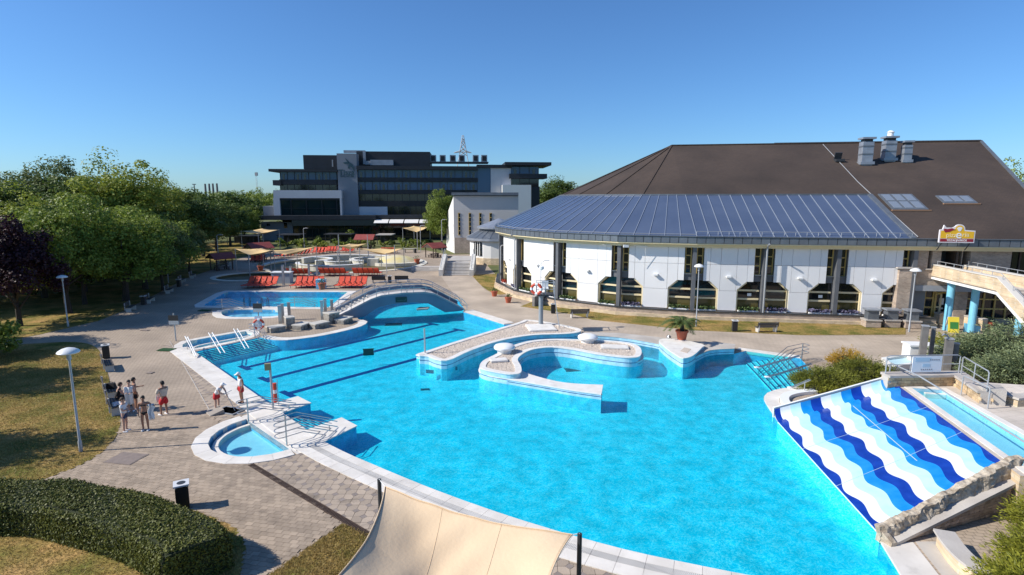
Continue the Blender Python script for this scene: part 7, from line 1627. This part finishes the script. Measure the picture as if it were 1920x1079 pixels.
def person(label,loc,rz,joints=None,skin='a',hair=hair_d,top_=None,shorts=None,shorts_len=.55,cap=None,shoes=None,scale=1.0,extra=None,bikini=None,sleeves=.6,longhair=False):
    """local frame: facing -Y, feet at z=0, 1.75 m tall"""
    J=dict(pel=(0,0,.94),wai=(0,0,1.08),che=(0,.0,1.30),nek=(0,.01,1.46),chin=(0,-.01,1.55),hed=(0,-.015,1.64),top=(0,0,1.71),
      shL=(.19,0,1.41),shR=(-.19,0,1.41),elL=(.25,.02,1.12),elR=(-.25,.02,1.12),wrL=(.24,-.06,.88),wrR=(-.24,-.06,.88),
      hiL=(.095,0,.90),hiR=(-.095,0,.90),knL=(.11,-.02,.50),knR=(-.11,-.02,.50),anL=(.11,.02,.09),anR=(-.11,.02,.09),toL=(.125,-.17,.035),toR=(-.125,-.17,.035),heL=(.11,.07,.035),heR=(-.11,.07,.035))
    if joints: J.update(joints)
    J={k:Vector(v) for k,v in J.items()}
    T=thing('person',label,'person',loc,rz); T.scale=(scale,)*3
    V=[];E_=[];Rr=[];ID={}
    def vx(k,r,p=None): ID[k]=len(V); V.append(J[k] if p is None else p); Rr.append(r)
    def ed(*ks):
        for a,b in zip(ks,ks[1:]): E_.append((ID[a],ID[b]))
    vx('pel',(.155,.105)); vx('wai',(.135,.095)); vx('che',(.16,.105)); vx('nek',(.058,.06)); vx('chin',(.062,.068)); vx('hed',(.078,.095)); vx('top',(.055,.07)); ed('pel','wai','che','nek','chin','hed','top')
    nose=J['hed']+((J['hed']-J['top']).cross(Vector((1,0,0)))).normalized()*0+Vector((0,-.105,-.02)); vx('nose',.012,nose); ed('hed','nose')
    for s in 'LR':
        vx('sh'+s,.062); vx('el'+s,.043); vx('wr'+s,.028); ed('che','sh'+s,'el'+s,'wr'+s)
        fd=(J['wr'+s]-J['el'+s]).normalized(); sd=Vector((0,1,0)) if abs(fd.y)<.8 else Vector((0,0,1)); sd=(sd-fd*sd.dot(fd)).normalized(); nrm=fd.cross(sd)
        pm=J['wr'+s]+fd*.075; vx('pa'+s,(.030,.018),pm); ed('wr'+s,'pa'+s)
        for q,(o_,ln) in enumerate(((-.027,.062),(-.009,.075),(.010,.072),(.028,.055))):
            b=pm+fd*.022+sd*o_; vx('f%d'%q+s,.0095,b); vx('g%d'%q+s,.0085,b+fd*ln*.55+nrm*.008); vx('h%d'%q+s,.007,b+fd*ln*.92+nrm*.028); ed('pa'+s,'f%d'%q+s,'g%d'%q+s,'h%d'%q+s)
        b=J['wr'+s]+fd*.045-sd*.03; vx('t0'+s,.0105,b); vx('t1'+s,.0085,b+fd*.045-sd*.025); ed('wr'+s,'t0'+s,'t1'+s)
        vx('hi'+s,.092); vx('kn'+s,.058); vx('an'+s,.038); vx('to'+s,(.036,.024)); vx('he'+s,.030); ed('pel','hi'+s,'kn'+s,'an'+s,'to'+s); ed('an'+s,'he'+s)
        cf='cf'+s; 
    skin_obj('body',V,E_,Rr,skin_m[skin],T)
    def garment(name,chain,m,sub=2):
        vs=[];es=[];rs=[];ids={}
        for br in chain:
            for j,(k,r) in enumerate(br):
                if k not in ids: ids[k]=len(vs); vs.append(J[k] if k in J else Vector(k)); rs.append(r)
                if j: es.append((ids[br[j-1][0]],ids[k]))
        return skin_obj(name,vs,es,rs,m,T,0,sub)
    def lerp(a,b,t): return tuple(J[a].lerp(J[b],t))
    if top_:
        ch=[[(lerp('pel','wai',-.3),(.172,.15)),('che',(.19,.15)),(lerp('che','nek',.75),(.08,.075))]]
        for s in 'LR': ch.append([('che',(.19,.15)),('sh'+s,.082),(lerp('sh'+s,'el'+s,sleeves),.066)])
        garment('shirt',ch,top_)
    if shorts:
        ch=[[('pel',(.178,.155)),(lerp('pel','wai',.75),(.150,.125))]]
        for s in 'LR': ch.append([('pel',(.178,.155)),('hi'+s,.135),(lerp('hi'+s,'kn'+s,shorts_len+.12),.122)])
        garment('shorts',ch,shorts)
    if bikini:
        bb=MB().lathe([(.03,-.13),(.10,-.09),(.168,-.005),(.172,.035),(.165,.045)],(0,0,0),16); bb.v=[(x,y*.74+J['pel'].y,z+J['pel'].z-.02) for x,y,z in bb.v]; bb.build('bikini_bottom',bikini,T,sm=True,local=True)
        garment('bikini_top',[[((-.13,J['che'].y-.05,J['che'].z),(.05,.06)),((0,J['che'].y-.065,J['che'].z),(.04,.03)),((.13,J['che'].y-.05,J['che'].z),(.05,.06))]],bikini)
    # hair or cap
    hd=(J['top']-J['chin']).normalized()
    c=J['hed'].lerp(J['top'],.25)+Vector((0,.012,0)); hx=Vector((1,0,0)); hy=hd.cross(hx).normalized(); dm=MB().lathe([(.074,-.075),(.088,-.03),(.092,.015),(.086,.055),(.066,.088),(.036,.106),(.008,.112)],(0,0,0),14)
    dm.v=[tuple(c+hx*x*.93+hy*(y*1.12+(.035-.035*min(1,max(0,(z+.075)/.11))))+hd*z) for x,y,z in [(x,max(y,-.062-.5*z*0) if z<.0 else y,z) for x,y,z in dm.v]]
    if not cap: dm.v=[tuple(Vector(q)+hy*(.03 if (Vector(q)-c).dot(hd)<.0 and (Vector(q)-c).dot(hy)<-.03 else 0)) for q in dm.v]
    dm.build('cap' if cap else 'hair',cap or hair,T,sm=True,local=True)
    if cap:
        b=J['hed'].lerp(J['top'],.5); fdir=Vector((0,-1,-.25)); m=MB(); 
        m.hexa([b+Vector((-.07,-.07,-.0)),b+Vector((.07,-.07,0)),b+Vector((.055,-.19,-.04)),b+Vector((-.055,-.19,-.04))],[b+Vector((-.07,-.07,.015)),b+Vector((.07,-.07,.015)),b+Vector((.055,-.19,-.025)),b+Vector((-.055,-.19,-.025))]); m.build('cap_peak',cap,T,local=True)
    if longhair:
        p=J['hed']+Vector((0,.07,0)); skin_obj('hair_tail',[p,p+Vector((0,.05,-.12)),p+Vector((0,.04,-.28))],[(0,1),(1,2)],[.06,.06,.03],hair,T)
    for s in (-1,1):
        e=J['hed']+Vector((s*.032,-.088,.012)); MB().lathe([(.0,-.009),(.009,-.004),(.009,.004),(0,.009)],e,6).build('eye',black,T,local=True)
        e=J['hed']+Vector((s*.082,.005,-.01)); MB().lathe([(.0,-.03),(.016,-.015),(.018,.015),(0,.03)],e,6).build('ear',skin_m[skin],T,local=True)
    e=J['hed']+Vector((0,-.085,-.055)); MB().box(e,(.045,.012,.01)).build('mouth',mat('lip',(.3,.10,.08),.6),T,local=True)
    if shoes:
        for s in 'LR': skin_obj('shoe',[J['he'+s]+Vector((0,.01,.015)),J['an'+s]+Vector((0,-.03,-.04)),J['to'+s]+Vector((0,-.02,.012))],[(0,1),(1,2)],[.045,.052,.046],shoes,T,0)
    return T
wt=mat('white_cotton',(.74,.74,.74),.85); redc=mat('red_cloth',(.52,.015,.02),.75); navy=mat('denim_shorts',(.03,.055,.12),.85); blk=mat('black_cloth',(.012,.012,.014),.85); towel=mat('white_towel',(.78,.77,.74),.95,(.70,.69,.66),8,.3,40); drape=mat('cream_towel',(.62,.52,.42),.95,(.56,.47,.38),6,.3,40); wshoe=mat('white_shoe',(.72,.72,.72),.6)
def face(dx,dy): return math.atan2(dy,dx)+math.pi/2                 # turn so that the local front (-Y) points along (dx, dy)
# woman in white tee and denim shorts with folded arms, seen from her left
person('person in white T-shirt and denim shorts standing with folded arms at the lawn edge',G(236,810),face(.9,.1),dict(elL=(.24,-.08,1.15),elR=(-.24,-.08,1.15),wrL=(-.08,-.22,1.16),wrR=(.08,-.20,1.12),toL=(.12,-.17,.035)),'a',hair_b,wt,navy,.5,None,wshoe,.98)
# bikini with towel over the arm
t=person('person in a black bikini with a white towel over the arm',G(274,808),face(.25,-1),dict(shL=(.20,0,1.41),elL=(.36,-.02,1.25),wrL=(.52,-.08,1.27),elR=(-.25,.02,1.12),wrR=(-.22,-.05,.87)),'b',hair_d,None,None,.5,None,wshoe,1.0,bikini=blk)
m=MB(); 
for i in range(7):
    for j in range(10):
        x=.24+.03*math.sin(j*.9)+i*.035; z=1.34-j*.085; m.v.append((x+.02*math.sin(j*1.3+i),-.06-.05*math.cos(i*1.7)-.01*j,z))
for i in range(6):
    for j in range(9): a=i*10+j; m.f.append((a,a+1,a+11,a+10))
o=m.build('towel',towel,t,sm=True,local=True,fix=False); sd_=o.modifiers.new('thickness','SOLIDIFY'); sd_.thickness=.02
# man in red shorts wrapped in a cream towel, back to the camera, stepping left
t=person('person in red swim shorts with a cream towel round the shoulders',G(310,779),face(-.95,.3),dict(elL=(.22,-.16,1.18),wrL=(.08,-.30,1.12),elR=(-.22,-.16,1.18),wrR=(-.08,-.30,1.10),knL=(.11,-.10,.50),anL=(.12,-.10,.09),toL=(.13,-.29,.035),heL=(.12,-.05,.035)),'b',hair_d,None,redc,.75,None,wshoe,1.05)
ch=[Vector((0,.02,.99)),Vector((0,.03,1.2)),Vector((0,.03,1.38)),Vector((0,.02,1.47))]; skin_obj('towel',ch+[Vector((.22,-.03,1.38)),Vector((-.22,-.03,1.38)),Vector((.26,-.1,1.14)),Vector((-.26,-.1,1.14))],[(0,1),(1,2),(2,3),(2,4),(2,5),(4,6),(5,7)],[(.20,.15),(.205,.15),(.19,.135),(.085,.08),.10,.10,.085,.085],drape,t,1)
m=MB()
for i in range(6):
    for j in range(7): m.v.append((-.12+i*.05,-.33-.02*math.sin(i*2+j),1.14-j*.08+.02*math.sin(i*3)))
for i in range(5):
    for j in range(6): a=i*7+j; m.f.append((a,a+1,a+8,a+7))
o=m.build('towel_end',towel,t,sm=True,local=True,fix=False); sd_=o.modifiers.new('thickness','SOLIDIFY'); sd_.thickness=.02
# lifeguards
person('person in white vest, red shorts and white cap looking down at the trap',G(454,757),face(-.7,-.72),dict(chin=(0,-.06,1.54),hed=(0,-.09,1.61),top=(0,-.085,1.69),elL=(.27,.03,1.13),elR=(-.27,.03,1.13)),'b',hair_d,wt,redc,.55,wt,blk,1.03,sleeves=.25)
t=person('person in white T-shirt, red shorts and white cap bending with a long pole',G(408,770),face(.95,-.2),dict(wai=(0,-.06,1.06),che=(0,-.22,1.22),nek=(0,-.33,1.35),chin=(0,-.40,1.40),hed=(0,-.45,1.46),top=(0,-.48,1.53),shL=(.18,-.28,1.30),shR=(-.18,-.28,1.30),elL=(.22,-.40,1.05),elR=(-.20,-.40,1.05),wrL=(.06,-.58,.92),wrR=(-.02,-.62,.98)),'a',hair_d,wt,redc,.55,wt,None,.98,sleeves=.4)
MB().tube([(.02,-.55,1.1),(.05,-1.05,.02)],.016,6).build('pole',galv,t,local=True); MB().tube([(-.25,-.62,1.0),(.35,-.68,1.06)],.016,6).build('pole_handle',galv,t,local=True)
# group at the bench
sit=dict(pel=(0,.0,.55),wai=(0,-.04,.70),che=(0,-.12,.92),nek=(0,-.17,1.07),chin=(0,-.21,1.15),hed=(0,-.22,1.24),top=(0,-.21,1.31),shL=(.19,-.14,1.02),shR=(-.19,-.14,1.02),elL=(.25,-.25,.78),elR=(-.25,-.25,.78),wrL=(.20,-.46,.72),wrR=(-.20,-.46,.70),hiL=(.1,-.02,.52),hiR=(-.1,-.02,.52),knL=(.13,-.45,.52),knR=(-.13,-.45,.52),anL=(.13,-.48,.09),anR=(-.13,-.48,.09),toL=(.13,-.67,.035),toR=(-.13,-.67,.035),heL=(.13,-.42,.035),heR=(-.13,-.42,.035))
bd_=Vector((.64,-.77,0)); bf_=Vector((.77,.64,0)); person('person in a dark top leaning over bags on the lawn bench',tuple(BP2-bd_*.55+bf_*.12),face(.77,.64),dict(sit),'a',hair_b,blk,blk,.8,None,blk,1.0,sleeves=.2)
t=person('person with a white towel down the front standing by the bench',G(247,772),face(.35,-1),dict(elL=(.24,-.06,1.14),elR=(-.24,-.06,1.14),wrL=(.12,-.22,1.10),wrR=(-.12,-.22,1.12)),'a',hair_d,None,blk,.5,None,wshoe,.98)
m=MB()
for i in range(9):
    for j in range(12): x=-.20+i*.05; m.v.append((x*(1-.02*j),-.17-.03*math.cos(i*1.3)-.05*math.sin(j*.35)+.35*x*x*1.5,1.42-j*.09+.02*math.sin(i)))
for i in range(8):
    for j in range(11): a=i*12+j; m.f.append((a,a+1,a+13,a+12))
o=m.build('towel',towel,t,sm=True,local=True,fix=False); sd_=o.modifiers.new('thickness','SOLIDIFY'); sd_.thickness=.02
person('person with dark hair half hidden behind the person with the towel',G(256,768),face(.6,.6),dict(elL=(.23,-.12,1.15),wrL=(.12,-.32,1.18)),'b',hair_d,None,blk,.6,None,wshoe,1.0)
# bags and towels on the bench
p=BP1+bd_*.3; tag(MB().hexa([(p.x+a*.24,p.y+b*.14,.50) for a,b in ((-1,-1),(1,-1),(1,1),(-1,1))],[(p.x+a*.19,p.y+b*.07,.80) for a,b in ((-1,-1),(1,-1),(1,1),(-1,1))]).tube([(p.x-.1,p.y,.79),(p.x-.08,p.y,.90),(p.x+.08,p.y,.90),(p.x+.1,p.y,.79)],.012,5).build('bag',blk),'black bag on the lawn bench','bag')
p=BP2+bd_*.45; m=MB()
for i in range(9):
    for j in range(6): q_=p+bd_*(-.3+i*.075)+bf_*(-.22+j*.09); m.v.append((q_.x,q_.y,.545+.05*math.sin(i*1.7)*math.cos(j*2.1)-(.12 if j==0 else 0)))
for i in range(8):
    for j in range(5): a=i*6+j; m.f.append((a,a+6,a+7,a+1))
o=m.build('towel',towel,sm=True,fix=False); sd_=o.modifiers.new('thickness','SOLIDIFY'); sd_.thickness=.03; tag(o,'crumpled white towel on the lawn bench','towel')
